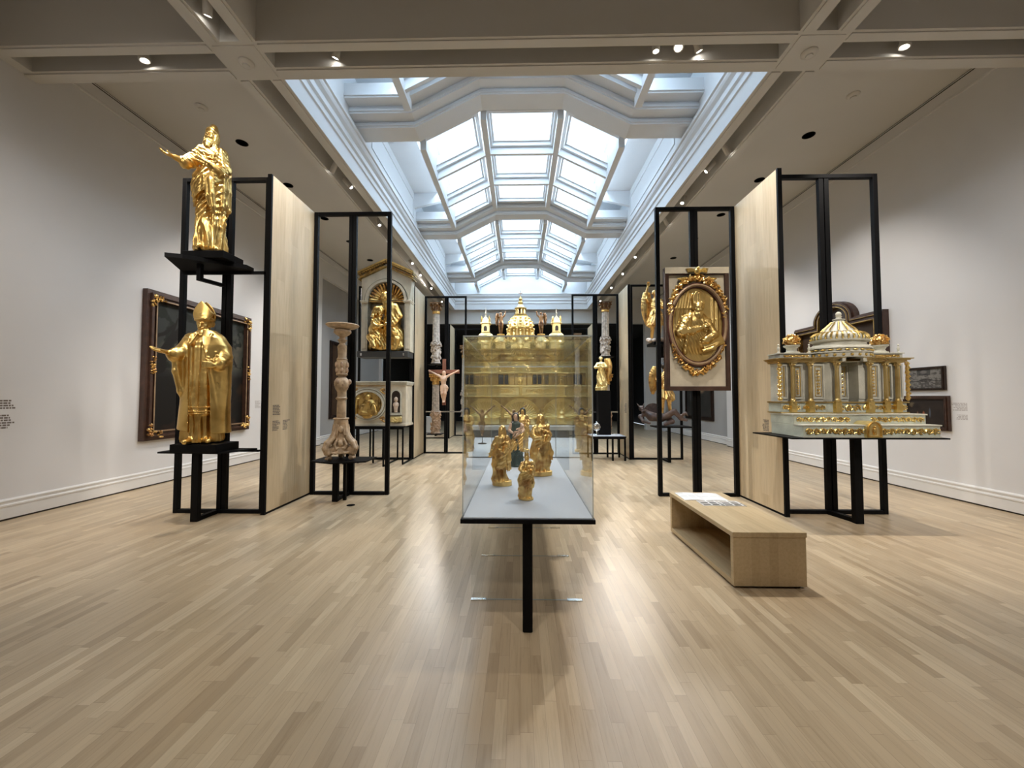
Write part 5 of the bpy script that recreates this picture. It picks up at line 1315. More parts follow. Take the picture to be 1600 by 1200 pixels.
for x in (-.54, .54):
    v = MB().lathe([(.085, 0), (.085, .015), (.065, .02), (.05, .04), (.062, .07), (.085, .085), (.088, .10), (.0001, .10)], (x, .46, Z4 + .068), 18).build('urn', 'ivory', t, smooth=True)
    m = MB(); rn = random.Random(int(x * 100))
    for k in range(70):
        a, e = rn.uniform(0, 2 * PI), rn.uniform(-.6, 1.5); q = .085
        p = (x + q * math.cos(a) * math.cos(e), .46 + q * math.sin(a) * math.cos(e), Z4 + .225 + q * .85 * math.sin(e))
        m.ball(p, (.024, .008, .013), 5, 4, Euler((rn.uniform(0, 3), rn.uniform(0, 3), a)))
    for k in range(8): a = k * .785; m.tube([(x + .03 * math.cos(a), .46 + .03 * math.sin(a), Z4 + .165), (x + .06 * math.cos(a), .46 + .06 * math.sin(a), Z4 + .21)], .008, 5)
    m.ball((x, .46, Z4 + .225), .062, 10, 8); m.build('flower_bouquet', 'gold_old', v, smooth=True)
# dome
DZ = Z4
m = MB().lathe([(.335, 0), (.335, .05), (.35, .056), (.35, .068), (.325, .075), (.325, .10), (.345, .11), (.34, .13), (.30, .155), (.285, .165), (.285, .19)], (0, 0, 0), 40).lathe([(.285, .19), (.325, .20), (.33, .215), (.29, .222)], (0, 0, 0), 40)
dm = m.build('dome_drum', 'ivory', t, smooth=True); dm.location = (0, .40, DZ); dm.scale = (1, .70, 1)
m = MB().lathe([(.27, .20), (.300, .215), (.312, .24), (.305, .27), (.28, .295), (.235, .31), (.20, .315)], (0, 0, 0), 96, flute=.05, fn=32); m.lathe([(.19, .315), (.20, .325), (.185, .34), (.165, .36), (.12, .40), (.08, .44), (.055, .47)], (0, 0, 0), 72, flute=.10, fn=12)
m.build('dome', 'ivory', dm, smooth=True)
m = MB().lathe([(.055, .465), (.07, .475), (.07, .485), (.035, .49), (.028, .51), (.04, .52)], (0, 0, 0), 20).ball((0, 0, .545), .034, 16, 10); m.build('dome_finial', 'ivory', dm, smooth=True)
g = MB()
for k in range(24):
    a = 2 * PI * k / 24; g.ball((.328 * math.cos(a), .328 * math.sin(a), .088), (.035, .035, .011), 6, 4); g.ball((.338 * math.cos(a + .13), .338 * math.sin(a + .13), .028), (.02, .02, .018), 6, 4)
g.build('drum_rosettes', 'gold_bright', dm, smooth=True); g = MB()
for k in range(12):
    a = 2 * PI * k / 12; g.tube([(q * math.cos(a), q * math.sin(a), z) for q, z in ((.195, .335), (.168, .365), (.122, .405), (.08, .447))], .009, 5)
for k in range(32):
    a = 2 * PI * k / 32; g.tube([(q * math.cos(a), q * math.sin(a), z) for q, z in ((.295, .21), (.314, .24), (.307, .272), (.27, .303), (.22, .318))], [.006, .012, .013, .010, .005], 5)
g.build('gadroons', 'gold_bright', dm, smooth=True)

# ================================================================== gilt high altar behind the cases
AX, AY = .02, 8.0
t = thing('altar_plinth', 'low dark grey plinth with a pale top under the gilt altar', 'plinth', (AX, AY, 0))
MB().box(-1.0, 1.0, 0, 1.1, 0, .82).build('base', 'plinth_dark', t); MB().box(-1.02, 1.02, -.02, 1.12, .82, .905, .004).build('top_slab', 'plinth_light', t)
t = thing('altar', 'large gilt high altar with a dome and turrets, seen through the glass cases', 'altar', (AX, AY + .18, .905))
a0 = 0.0
m = MB().box(-.98, .98, .1, .7, 0, .06, .005).box(-.94, .94, .14, .7, .06, .62)
for s in (-1, 1):
    m.box(min(s*.44, s*.92), max(s*.44, s*.92), .02, .3, .03, .34, .01); m.box(min(s*.42, s*.94), max(s*.42, s*.94), .0, .32, .30, .35, .006)
al = m.build('lower_body', 'gold_relief', t)
m = MB()
for s in (-1, 1):
    m.box(min(s*.46, s*.66), max(s*.46, s*.66), .01, .03, .08, .28, .005); m.box(min(s*.70, s*.90), max(s*.70, s*.90), .01, .03, .08, .28, .005)
m.build('pedestal_panels', 'gold_bright', al)
# central scallop niche
n = 22; m = MB(); fan = []
for i in range(n + 1):
    a = PI * i / n; fan.append((.43 * math.cos(a), .15 + .43 * math.sin(a)))
m.ring(fan + [(-.2, .13), (.2, .13)], [(x * .82, .15 + (z - .15) * .82) for x, z in fan] + [(-.2, .135), (.2, .135)], .02, .16, 'y')
m.build('niche_arch', 'gold_bright', al)
m = MB()
for i in range(n):
    a = PI * (i + .5) / n; m.tube([(.06 * math.cos(a), .10, .17 + .06 * math.sin(a)), (.2 * math.cos(a), .12, .15 + .2 * math.sin(a)), (.36 * math.cos(a), .10, .15 + .36 * math.sin(a))], [.008, .02, .026], 6)
m.build('shell', 'gold_pale', al, smooth=True)
m = MB().box(-.30, .30, .05, .16, .02, .16, .008); m.lathe([(.10, 0), (.08, .03), (.05, .06), (.07, .10), (.02, .16), (.001, .18)], (0, .08, .16), 16); m.build('tabernacle_door', 'gold_pale', al, smooth=True)
# frieze course
m = MB().box(-.98, .98, .08, .72, .60, .635, .005).box(-.95, .95, .11, .7, .635, .82).box(-1.0, 1.0, .06, .72, .82, .855, .005)
fr = m.build('frieze_course', 'gold_pale', t)
m = MB()
for a, b in ((-.93, -.66), (-.58, -.12), (.12, .58), (.66, .93)): frieze(m, a, b, .65, .81, .108, int(a * 50), 1.2); m.ring([(a - .01, .642), (b + .01, .642), (b + .01, .818), (a - .01, .818)], [(a, .65), (b, .65), (b, .81), (a, .81)], .095, .11, 'y')
for x in (-.62, 0, .62): m.box(x - .035, x + .035, .08, .11, .64, .82, .006)
m.build('frieze_relief', 'gold_bright', fr, smooth=False)
# gallery with little windows
m = MB().box(-.94, .94, .18, .7, .855, 1.07); m.box(-.99, .99, .08, .72, 1.07, 1.10, .005).box(-1.02, 1.02, .05, .72, 1.10, 1.13, .005)
ga = m.build('gallery', 'gold_relief', t)
m = MB()
for x in (-.91, -.81, -.71, -.41, -.31, .31, .41, .71, .81, .91): m.box(x - .040, x + .040, .17, .185, .885, 1.05)
m.build('window_openings', 'dark_frame', ga)
m = MB()
for x in (-.86, -.76, -.655, -.465, -.36, -.255, -.13, .13, .255, .36, .465, .655, .76, .86): m.cyl((x, .14, .86), (x, .14, 1.06), .012, seg=8)
for x in (-.58, .0, .58): m.box(x - .06, x + .06, .10, .2, .86, 1.07, .006); m.ball((x, .09, .93), (.045, .02, .06), 8, 6)
m.build('gallery_columns', 'gold_bright', ga, smooth=True)
# three swelling half domes
for (x, wd) in ((-.62, .29), (0, .34), (.62, .29)):
    m = MB(); P_ = [(wd, 0), (wd * .93, .05), (wd * .80, .12), (wd * .66, .2), (wd * .60, .27), (wd * .62, .31), (wd * .56, .36), (wd * .40, .39), (wd * .34, .42)]
    m.lathe([(r, z) for r, z in P_], (x, .40, 1.13), 48, sy=.72, flute=.05, fn=12); hd = m.build('half_dome', 'gold_bright', t, smooth=True)
    m = MB(); m.lathe([(wd * .64, .26), (wd * .68, .27), (wd * .68, .29), (wd * .62, .30)], (x, .40, 1.13), 40, sy=.72); m.lathe([(wd * 1.02, -.0), (wd * 1.04, .01), (wd * 1.0, .03)], (x, .40, 1.13), 40, sy=.72)
    for k in range(9):
        a = -PI / 2 + (k - 4) * .33; m.ball((x + wd * .86 * math.cos(a), .40 + wd * .62 * math.sin(a), 1.22), (.03, .02, .035), 6, 5)
    m.build('dome_bands', 'gold_bright', hd, smooth=True)
# attic storey
m = MB().box(-.80, .80, .56, .7, 1.13, 1.50); m.build('attic_back', 'bronze', t)
m = MB().box(-.88, .88, .40, .72, 1.55, 1.60, .005).box(-.84, .84, .44, .7, 1.60, 1.64).box(-.90, .90, .24, .72, 1.64, 1.66, .005)
for x in (-.80, -.32, .32, .80): m.box(x - .04, x + .04, .42, .56, 1.13, 1.55, .006)
m.build('attic', 'gold_dark', t)
m = MB()
for x in (-.76, -.44, 0, .44, .76): m.box(x - .11 - .1 * (x == 0), x + .11 + .1 * (x == 0), .19, .6, 1.66, 1.80, .008); m.box(x - .13 - .1 * (x == 0), x + .13 + .1 * (x == 0), .17, .6, 1.79, 1.82, .006)
for x in (-.6, -.25, .25, .6): m.ball((x, .25, 1.44), (.09, .04, .05), 10, 6); m.box(x - .1, x + .1, .22, .28, 1.54, 1.56)
m.build('attic_pedestals', 'gold_pale', t)
# turrets
for x in (-.78, .80):
    m = MB().lathe([(.15, 0), (.16, .02), (.15, .05), (.165, .08), (.175, .13), (.16, .19), (.13, .22), (.10, .23), (.105, .25)], (x, .36, 1.80), 8)
    m.box(x - .085, x + .085, .28, .44, 2.04, 2.24); m.lathe([(.13, 0), (.12, .02), (.085, .06), (.05, .12), (.02, .16), (.012, .18)], (x, .36, 2.24), 16)
    tw = m.build('turret', 'gold_pale', t, smooth=True)
    m = MB(); m.prism([(x - .035, 2.07), (x + .035, 2.07), (x + .035, 2.15)] + [(x + .035 * math.cos(a), 2.15 + .035 * math.sin(a)) for a in (.6, 1.2, 1.57, 1.95, 2.55)] + [(x - .035, 2.15)], .272, .30, 'y'); m.build('turret_arch', 'dark_frame', tw)
    m = MB()
    for sx in (-1, 1):
        for sy in (0, 1): m.lathe([(.016, 0), (.02, .02), (.012, .04), (.018, .09), (.008, .16), (.0001, .2)], (x + sx * .085, .28 + .16 * sy, 2.22), 8)
    for k in range(8): a = k * PI / 4; m.ball((x + .165 * math.cos(a), .36 + .165 * math.sin(a), 1.84), .022, 6, 5)
    m.build('pinnacles', 'gold_bright', tw, smooth=True)
    MB().lathe([(.01, 0), (.02, .02), (.01, .04), (.022, .075), (.01, .10), (.014, .13), (.006, .16), (.0001, .21)], (x, .36, 2.40), 10).build('turret_finial', 'ivory', tw, smooth=True)
# statue pedestals
for x in (-.44, .46): MB().lathe([(.20, 0), (.19, .03), (.15, .06), (.10, .10), (.07, .15), (.085, .165), (.085, .185), (.0001, .185)], (x, .36, 1.82), 16).build('statue_pedestal', 'gold_pale', t, smooth=True)
# great dome
m = MB().lathe([(.30, 0), (.30, .03), (.285, .05), (.285, .27), (.30, .29), (.30, .31), (.275, .33)], (0, .40, 1.82), 32)
dr = m.build('drum', 'gold_bright', t, smooth=True)
m = MB()
for k in range(12):
    a = 2 * PI * k / 12 + .26; m.cyl((.295 * math.cos(a), .40 + .295 * math.sin(a), 1.86), (.295 * math.cos(a), .40 + .295 * math.sin(a), 2.10), .02, .016, 8)
    m.ball((.30 * math.cos(a), .40 + .30 * math.sin(a), 2.11), (.03, .03, .025), 6, 5); a += .26
    m.ball((.285 * math.cos(a), .40 + .285 * math.sin(a), 1.97), (.035, .035, .07), 6, 5); m.ball((.285 * math.cos(a), .40 + .285 * math.sin(a), 2.06), (.03, .03, .02), 6, 5)
    m.ball((.31 * math.cos(a), .40 + .31 * math.sin(a), 1.84), (.03, .03, .03), 6, 5)
m.build('drum_colonnade', 'gold_pale', dr, smooth=True)
m = MB().lathe([(.285, 0), (.28, .06), (.26, .12), (.225, .19), (.175, .245), (.12, .275), (.10, .28)], (0, .40, 2.15), 48, flute=.05, fn=12)
dd = m.build('great_dome', 'gold_pale', t, smooth=True)
m = MB()
for k in range(12):
    a = 2 * PI * k / 12
    for (q, z, rr) in ((.285, .06, .028), (.262, .13, .028), (.22, .20, .024), (.16, .255, .018)): m.ball((q * math.cos(a), .40 + q * math.sin(a), 2.15 + z), (rr, rr, rr * .8), 6, 5)
m.build('dome_bosses', 'gold_bright', dd, smooth=True)
m = MB().lathe([(.14, 0), (.145, .02), (.12, .03)], (0, .40, 2.43), 20); 
for k in range(8): a = 2 * PI * k / 8 + .2; m.cyl((.10 * math.cos(a), .40 + .10 * math.sin(a), 2.45), (.095 * math.cos(a), .40 + .095 * math.sin(a), 2.58), .015, seg=6)
m.lathe([(.13, .15), (.14, .165), (.11, .18), (.08, .20), (.06, .24), (.035, .26), (.05, .28), (.06, .30), (.03, .33), (.035, .36), (.045, .38), (.02, .41), (.008, .44)], (0, .40, 2.43), 20)
ln = m.build('lantern', 'gold_pale', t, smooth=True)
MB().lathe([(.05, 0), (.05, .14)], (0, .40, 2.44), 10).build('lantern_core', 'redbrown', ln)
MB().box(-.006, .006, .394, .406, 2.85, 3.0).box(-.045, .045, .394, .406, 2.93, 2.942).build('dome_cross', 'bronze', ln)
# two dark winged figures with raised arm on the altar
for s, x in ((1, -.44), (-1, .46)):
    tt = thing('altar_angel', ('dark brown winged figure with raised arms on the gilt altar, ' + ('left' if s > 0 else 'right') + ' of the dome'), 'statuette', (AX + x, AY + .54, .905 + 2.007), rz=math.radians(10 * s))
    Sx = Sculpt((-.3, -.2, -.01), (.3, .2, 1.2), .014)
    for q in (-1, 1): Sx.path([(.045 * q, 0, .5), (.05 * q, -.03 * q, .28), (.04 * q, .02, .04)], [.07, .05, .035], .012)
    Sx.robe([(.36, 0, 0, .11, .09, .02), (.5, 0, 0, .10, .08, .01), (.62, 0, 0, .085, .07, 0), (.78, 0, 0, .10, .065, 0), (.83, 0, 0, .05, .05, 0)], FOLD1)
    Sx.path([(.09 * s, 0, .78), (.17 * s, -.02, .86), (.20 * s, -.04, 1.02)], [.045, .035, .025], .012); Sx.path([(-.09 * s, 0, .78), (-.17 * s, -.04, .80), (-.13 * s, -.12, .90)], [.045, .035, .025], .012)
    neck(Sx, (0, 0, .82), (0, 0, .88)); head(Sx, (0, 0, .92), rot(0, 0, 10), .13, 0, 'curls', .008)
    Sx.build('figure', 'bronze', tt, scale=.50)
    wing('wing', tt, 'bronze', .34, .10, -s, (-.03 * s, .05, .42), (0, 8 * s, 8 * s), h=.010)

# ================================================================== carved candlestick (left)
t = thing('candlestick', 'tall bare wood carved candlestick with a wide dish and scrolled foot', 'candlestick', (-2.62, 5.60, .60), rz=math.radians(-8))
m = MB().lathe([(.0001, 1.90), (.10, 1.905), (.19, 1.93), (.225, 1.955), (.232, 1.965), (.225, 1.975), (.20, 1.965), (.12, 1.945), (.0001, 1.94)], (0, 0, 0), 40)
m.build('drip_dish', 'carved_wood', t, smooth=True)
m = MB().lathe([(.03, 1.64), (.062, 1.65), (.062, 1.665), (.045, 1.68), (.038, 1.70), (.055, 1.73), (.07, 1.745), (.05, 1.76), (.035, 1.78), (.05, 1.80), (.10, 1.83), (.125, 1.86), (.12, 1.89), (.10, 1.905)], (0, 0, 0), 32, flute=.05, fn=10)
m.build('dish_cup', 'carved_wood', t, smooth=True)
m = MB().lathe([(.058, .60), (.064, .62), (.060, .80), (.056, .86), (.075, .875), (.08, .89), (.062, .905), (.058, .93), (.060, .98), (.075, 1.01), (.095, 1.05), (.105, 1.10), (.095, 1.15), (.07, 1.185), (.05, 1.20), (.055, 1.215), (.075, 1.225), (.08, 1.24), (.072, 1.26), (.078, 1.32), (.084, 1.40), (.074, 1.44), (.07, 1.45), (.078, 1.46), (.064, 1.475), (.058, 1.50), (.062, 1.62), (.066, 1.65)], (0, 0, 0), 36)
st = m.build('shaft', 'carved_wood', t, smooth=True)
m = MB()
for k in range(3):
    a = k * 2 * PI / 3 + .5
    m.ball((.105 * math.cos(a), .105 * math.sin(a), 1.13), (.03, .03, .04), 8, 6)
for k in range(6):
    a = k * PI / 3
    for z, r in ((1.30, .078), (1.38, .084)): m.ball((r * math.cos(a), r * math.sin(a), z), (.022, .022, .045), 7, 5)
    m.tube([(.088 * math.cos(a), .088 * math.sin(a), 1.02), (.104 * math.cos(a + .2), .104 * math.sin(a + .2), 1.08), (.098 * math.cos(a + .4), .098 * math.sin(a + .4), 1.14)], .008, 5)
m.build('shaft_carving', 'carved_pink', st, smooth=True)
# foot: three faces with scrolled corners, sculpted
S = Sculpt((-.36, -.36, -.01), (.36, .36, .64), .0075)
S.put(lambda X, Y, Z: np.maximum(np.sqrt(X * X + Y * Y) - .105, np.abs(Z - .565) - .03), (-.12, -.12, .53), (.12, .12, .6), .02)
S.put(lambda X, Y, Z: np.maximum(np.sqrt(X * X + Y * Y) - .125, np.abs(Z - .59) - .012), (-.14, -.14, .57), (.14, .14, .61), .006)
S.put(lambda X, Y, Z: np.maximum(np.sqrt(X * X + Y * Y) - (.10 + .08 * np.clip((.42 - Z) / .35, 0, 1) ** 1.5), np.abs(Z - .32) - .23), (-.3, -.3, .1), (.3, .3, .56), .03)
for k in range(3):
    a = k * 2 * PI / 3 - PI / 2 - .5; ca, sa = math.cos(a), math.sin(a)
    P3 = lambda r, z, o=0: (r * ca - o * sa, r * sa + o * ca, z)
    for o in (-.03, .03): S.path([P3(.09, .54, o * .7), P3(.10, .42, o * .8), P3(.15, .31, o), P3(.23, .24, o), P3(.265, .17, o), P3(.235, .10, o), P3(.18, .10, o), P3(.165, .15, o)], [.022, .026, .032, .036, .034, .03, .026, .022], .014)
    S.ell(P3(.20, .155), (.05, .05, .05), None, .02); S.ell(P3(.19, .03), (.045, .045, .04), None, .01); S.ell(P3(.25, .26), (.02, .02, .02), None, .006)
    for j in (-1, 0, 1): S.path([P3(.19, .05, .02 * j), P3(.24, .025, .03 * j)], [.02, .016], .004)
    b_ = a + PI / 3; cb, sb = math.cos(b_), math.sin(b_); Q3 = lambda r, z, o=0: (r * cb - o * sb, r * sb + o * cb, z)
    S.ell(Q3(.125, .44), (.03, .03, .05), None, .008); S.ell(Q3(.135, .24), (.04, .04, .045), None, .008)
    for o in (-1, 1):
        S.path([Q3(.13, .30, .05 * o), Q3(.15, .22, .09 * o), Q3(.155, .16, .06 * o), Q3(.15, .18, .03 * o)], [.014, .018, .016, .012], .006)
        S.path([Q3(.115, .50, .04 * o), Q3(.12, .36, .055 * o)], [.010, .012], .006)
        S.path([Q3(.14, .13, .02 * o), Q3(.15, .10, .07 * o), Q3(.16, .11, .12 * o)], [.02, .02, .016], .008)
S.wrinkle((-.3, -.3, .05), (.3, .3, .5), .006, lambda X, Y, Z: ridge(vn(X * 22, Y * 22, Z * 22, 3)) - .4)
S.build('scroll_foot', 'carved_wood', t, scale=(.87, .87, 1))

# ================================================================== columns
def carved_column(nm, label, x, y, z0, H_, group=None, twist=0):
    tt = thing(nm, label, 'column', (x, y, z0), group); r = .10
    m = MB().lathe([(r * 1.25, H_ * .36), (r * .98, H_ * .375), (r * .84, H_ * .86)], (0, 0, 0), 48, flute=.16, fn=12); m.build('fluted_shaft', 'stone_paint', tt, smooth=True)
    m = MB().lathe([(r * 1.3, 0), (r * 1.3, H_ * .02), (r * 1.05, H_ * .03), (r * 1.15, H_ * .045), (r * 1.0, H_ * .06), (r * 1.0, H_ * .35), (r * 1.2, H_ * .365)], (0, 0, 0), 24)
    rn = random.Random(int(z0 * 10))
    for k in range(54):
        a = rn.uniform(0, 2 * PI); z = rn.uniform(.07, .36) * H_; m.ball((r * 1.08 * math.cos(a), r * 1.08 * math.sin(a), z), (.035, .035, rn.uniform(.025, .05)), 6, 5)
    for k in range(8):
        a = k * PI / 4; m.tube([(r * 1.2 * math.cos(a), r * 1.2 * math.sin(a), H_ * .34), (r * 1.4 * math.cos(a + .4), r * 1.4 * math.sin(a + .4), H_ * .30), (r * 1.2 * math.cos(a + .8), r * 1.2 * math.sin(a + .8), H_ * .34)], .02, 6)
    m.build('carved_drum', 'carved_pink' if twist else 'stone_paint', tt, smooth=True)
    m = MB().lathe([(r * .85, H_ * .86), (r * 1.0, H_ * .865), (r * .9, H_ * .875), (r * 1.05, H_ * .93), (r * 1.45, H_ * .985)], (0, 0, 0), 24, flute=.15, fn=8); m.box(-r * 1.5, r * 1.5, -r * 1.5, r * 1.5, H_ * .98, H_)
    for k in range(8):
        a = k * PI / 4 + .39; m.ball((r * 1.2 * math.cos(a), r * 1.2 * math.sin(a), H_ * .91), (.028, .028, .05), 6, 5); m.ball((r * 1.5 * math.cos(a), r * 1.5 * math.sin(a), H_ * .96), (.03, .03, .03), 6, 5)
    m.build('capital', 'bronze' if twist == 0 else 'gold_old', tt, smooth=True)
    MB().lathe([(r * .87, H_ * .82), (r * 1.0, H_ * .825), (r * 1.0, H_ * .86), (r * .87, H_ * .865)], (0, 0, 0), 24).build('gilt_ring', 'gold_old', tt, smooth=True)
    return tt
carved_column('carved_column', 'fluted column with a dark capital, upper one of the pair left of the crucifix', -2.22, 10.12, 2.386, 1.62)
carved_column('carved_column', 'fluted column with a dark capital, lower one of the pair left of the crucifix', -2.22, 10.12, .556, 1.56, None, 1)
carved_column('carved_column', 'fluted column with a dark capital, upper one of the pair right of the glass cases', 2.25, 10.08, 2.566, 1.43)
carved_column('carved_column', 'fluted column with a dark capital, lower one of the pair right of the glass cases', 2.26, 10.08, .556, 1.55, None, 1)
carved_column('carved_column', 'tall carved column in the farthest left frame, just left of the glass case', -2.15, 14.82, .762, 2.75)
carved_column('carved_column', 'tall carved column in the farthest right frame, its capital above the glass case', 2.22, 14.82, .862, 3.1)
# silver monstrance-like ornament on the side table
t = thing('silver_ornament', 'small silver ornament with a round disc, on the pale table beside the glass case', 'ornament', (1.86, 9.36, .586))
MB().lathe([(.06, 0), (.06, .012), (.02, .03), (.012, .07), (.02, .10), (.01, .12)], (0, 0, 0), 16).build('foot', 'silver', t, smooth=True)
m = MB(); m.tube([(.085 * math.cos(2 * PI * i / 20), 0, .20 + .085 * math.sin(2 * PI * i / 20)) for i in range(20)], .012, 6, True); m.ball((0, 0, .20), (.07, .012, .07), 16, 8); m.ball((0, 0, .31), .022, 8, 6)
m.build('disc', 'silver', t, smooth=True)
# white block far left in the dark gallery
t = thing('white_plinth', 'low white plinth standing in the dark gallery doorway, left', 'plinth', (-3.9, 16.4, 0))
MB().box(-.2, .2, -.3, .3, .02, .68, .004).build('block', 'white_paint', t); MB().box(-.18, .18, -.28, .28, 0, .02).build('recessed_foot', 'black', t)
# ================================================================== niche relief (left, second row)
NX, NY, NZ = -3.17, 8.98, 2.582
t = thing('niche_relief', 'cream gabled niche with a shell vault and two gilt embracing figures', 'relief', (NX, NY, NZ))
hw, zt_ = .585, 1.62
m = MB(); m.box(-hw, hw, .22, .30, 0, 1.72)          # back board
for s in (-1, 1):
    m.box(min(s*hw, s*.44), max(s*hw, s*.44), 0, .24, 0, 1.16, .004); m.box(min(s*.56, s*.47), max(s*.56, s*.47), -.014, .0, .06, 1.10, .004)
m.build('body', 'cream', t)
m = MB()
for s in (-1, 1): m.box(min(s*.60, s*.42), max(s*.60, s*.42), -.035, .24, 1.16, 1.19, .004).box(min(s*.61, s*.41), max(s*.61, s*.41), -.045, .24, 1.19, 1.215, .004)
n = 20; arc = lambda r: [(r * math.cos(PI * i / n), 1.22 + r * math.sin(PI * i / n)) for i in range(n + 1)]
m.ring(arc(.50) + [(-.2, 1.215), (.2, 1.215)], arc(.44) + [(-.2, 1.217), (.2, 1.217)], -.03, .22, 'y'); m.ring(arc(.56) + [(-.2, 1.215), (.2, 1.215)], arc(.52) + [(-.2, 1.217), (.2, 1.217)], -.01, .22, 'y')
m.build('arch_moulding', 'cream', t)
# spandrels and gable
m = MB(); gz = 1.72
m.prism([(-.60, 1.62), (-.60, 1.83), (0, 2.10), (.60, 1.83), (.60, 1.62), (.56, 1.22)] + arc(.52)[0:] + [(-.56, 1.22)], .02, .26, 'y'); m.build('gable_field', 'cream', t)
m = MB()
for s in (-1, 1):
    for (a, b, y) in ((.0, .045, -.075), (.055, .075, -.055), (.165, .185, -.04)):
        m.prism([(0, 2.20 - a), (s * .66, 1.90 - a), (s * .66, 1.90 - b), (0, 2.20 - b)], y, .26, 'y')
m.build('gable_cornice', 'gold_dark', t)
m = MB()
for s in (-1, 1):
    for k in range(13):
        x = s * (.03 + k * .048); z = 2.14 - abs(x) * .4545; m.box(x - .014, x + .014, -.06, .02, z - .022, z + .006)
    for k in range(6):
        x = s * (.07 + k * .10); z = 2.07 - abs(x) * .4545; scroll(m, x, z, .0, .036, 1.2, k, s, .011, 8)
        leafblob(m, x + s * .05, .0, z - .02, .03, .014, -.45 * s, .6)
m.build('gable_ornament', 'gold_old', t, smooth=True)
m = MB()
for i in range(15):
    a = PI * (i + .5) / 15; m.tube([(.07 * math.cos(a), .06, 1.24 + .05 * math.sin(a)), (.24 * math.cos(a), .15, 1.22 + .22 * math.sin(a)), (.40 * math.cos(a), .08, 1.22 + .40 * math.sin(a))], [.016, .032, .034], 6)
    m.ball((.41 * math.cos(a), .07, 1.22 + .41 * math.sin(a)), .032, 7, 5)
m.ball((0, .10, 1.24), (.09, .05, .05), 10, 6); m.box(-.43, .43, .02, .2, 1.19, 1.215)
m.build('shell_vault', 'gold_old', t, smooth=True)
# group: seated god figure bent over a kneeling one
S = Sculpt((-.50, -.30, -.01), (.50, .24, 1.50), .0125)
S.ell((0, .08, .10), (.44, .20, .16), None, .05, wr=lambda x, y, z: .03 * (ridge(vn(x * 9, y * 9, z * 9, 5)) - .4)); S.ell((.25, .08, .3), (.2, .12, .3), None, .08); S.ell((-.2, .08, .28), (.2, .12, .28), None, .08)
S.path([(.10, .08, .35), (.14, .04, .75), (.10, .0, 1.05)], [.20, .19, .14], .06)
sleeve(S, [(.22, .0, 1.03), (.32, -.06, .82), (.24, -.16, .62), (.05, -.18, .6)], [.10, .09, .065, .045], .02, .012, 3, 20)
sleeve(S, [(.0, -.02, 1.02), (-.2, -.10, .97), (-.26, -.16, .80)], [.08, .065, .045], .02, .010, 4, 20)
hand(S, (-.24, -.17, .78), (-.1, -.3, -1), (1, 0, 0), .16, 1, .4, .01)
neck(S, (.05, 0, 1.08), (.02, -.04, 1.18), .06); head(S, (.0, -.06, 1.26), rot(14, 4, -8), .24, .35, 'long', .012)
S.path([(-.22, .02, .2), (-.25, .0, .5), (-.18, -.04, .72)], [.17, .15, .11], .05)
S.path([(-.2, -.02, .26), (-.3, -.16, .30), (-.2, -.2, .08)], [.11, .09, .06], .04)
sleeve(S, [(-.26, -.05, .70), (-.22, -.18, .55), (-.05, -.2, .56)], [.08, .07, .045], .03, .02, 6, 14)
neck(S, (-.15, -.06, .76), (-.12, -.1, .84), .05); head(S, (-.10, -.13, .90), rot(12, 14, 45), .20, 0, 'long', .012)
S.path([(.16, -.06, .35), (.30, -.15, .25), (.28, -.16, .06)], [.12, .09, .06], .04)
S.wrinkle((-.45, -.3, .0), (.45, .2, 1.0), .014, lambda X, Y, Z: ridge(.5 + .5 * np.sin((Z * .8 + X * 1.1 + .12 * vn(X * 4, Y * 4, Z * 4, 8)) * 34)) - .5, .1)
o = S.build('figures', 'gold', t); o.location = (.0, .02, .02)

# ================================================================== altar base with oval portrait relief (left, second row, below)
t = thing('carved_chest', 'white and gilt carved chest with an oval portrait relief, below the gabled niche', 'chest', (-3.27, 8.66, .852))
m = MB().box(-.68, .68, .04, .55, .06, .93).box(-.70, .70, .0, .58, 0, .035, .004).box(-.69, .69, .02, .57, .035, .06, .004)
m.build('body', 'cream', t)
m = MB().box(-.72, .72, -.03, .58, .985, 1.015, .004).box(-.71, .71, 0, .57, .955, .985, .004).box(-.70, .70, .02, .56, .93, .955)
for a, b in ((-.68, -.60), (.22, .30)): m.box(a, b, .0, .06, .06, .93, .006)
m.build('cornice', 'ivory', t)
m = MB(); m.ring(oval(-.19, .49, .385, .33), oval(-.19, .49, .34, .285), -.01, .04, 'y'); m.ring(oval(-.19, .49, .43, .375), oval(-.19, .49, .405, .35), .01, .05, 'y')
m.build('oval_frame', 'ivory', t, smooth=False)
m = MB()
for q in ((-.52, .16), (.14, .16), (-.52, .80), (.14, .80)):
    scroll(m, q[0], q[1], .035, .055, 1.3, 0, 1, .014); leafblob(m, q[0] * .9, .035, q[1] + .03, .06, .02, .5); leafblob(m, q[0] * 1.05 + .02, .035, q[1] - .05, .05, .02, -.5)
frieze(m, -.58, .2, .895, .925, .035, 3); m.build('corner_foliage', 'gold_old', t, smooth=True)
S = Sculpt((-.58, -.08, .16), (.20, .08, .82), .009)
S.put(lambda X, Y, Z: np.maximum((np.sqrt(((X + .19) / .345) ** 2 + ((Z - .49) / .29) ** 2) - 1) * .28, np.abs(Y - .045) - .02), (-.56, 0, .18), (.18, .08, .8), 0)
S.ell((-.19, .02, .33), (.17, .06, .20), None, .03); S.ell((-.16, .02, .5), (.12, .055, .10), None, .03); head(S, (-.18, .0, .64), rot(0, 0, 10), .17, .3, 'short', .01)
sleeve(S, [(-.30, .0, .45), (-.32, -.02, .30), (-.18, -.04, .27)], [.06, .055, .04], .02, .012, 2, 20); sleeve(S, [(-.05, .0, .45), (-.0, -.02, .30), (-.12, -.04, .34)], [.06, .055, .04], .02, .012, 3, 20)
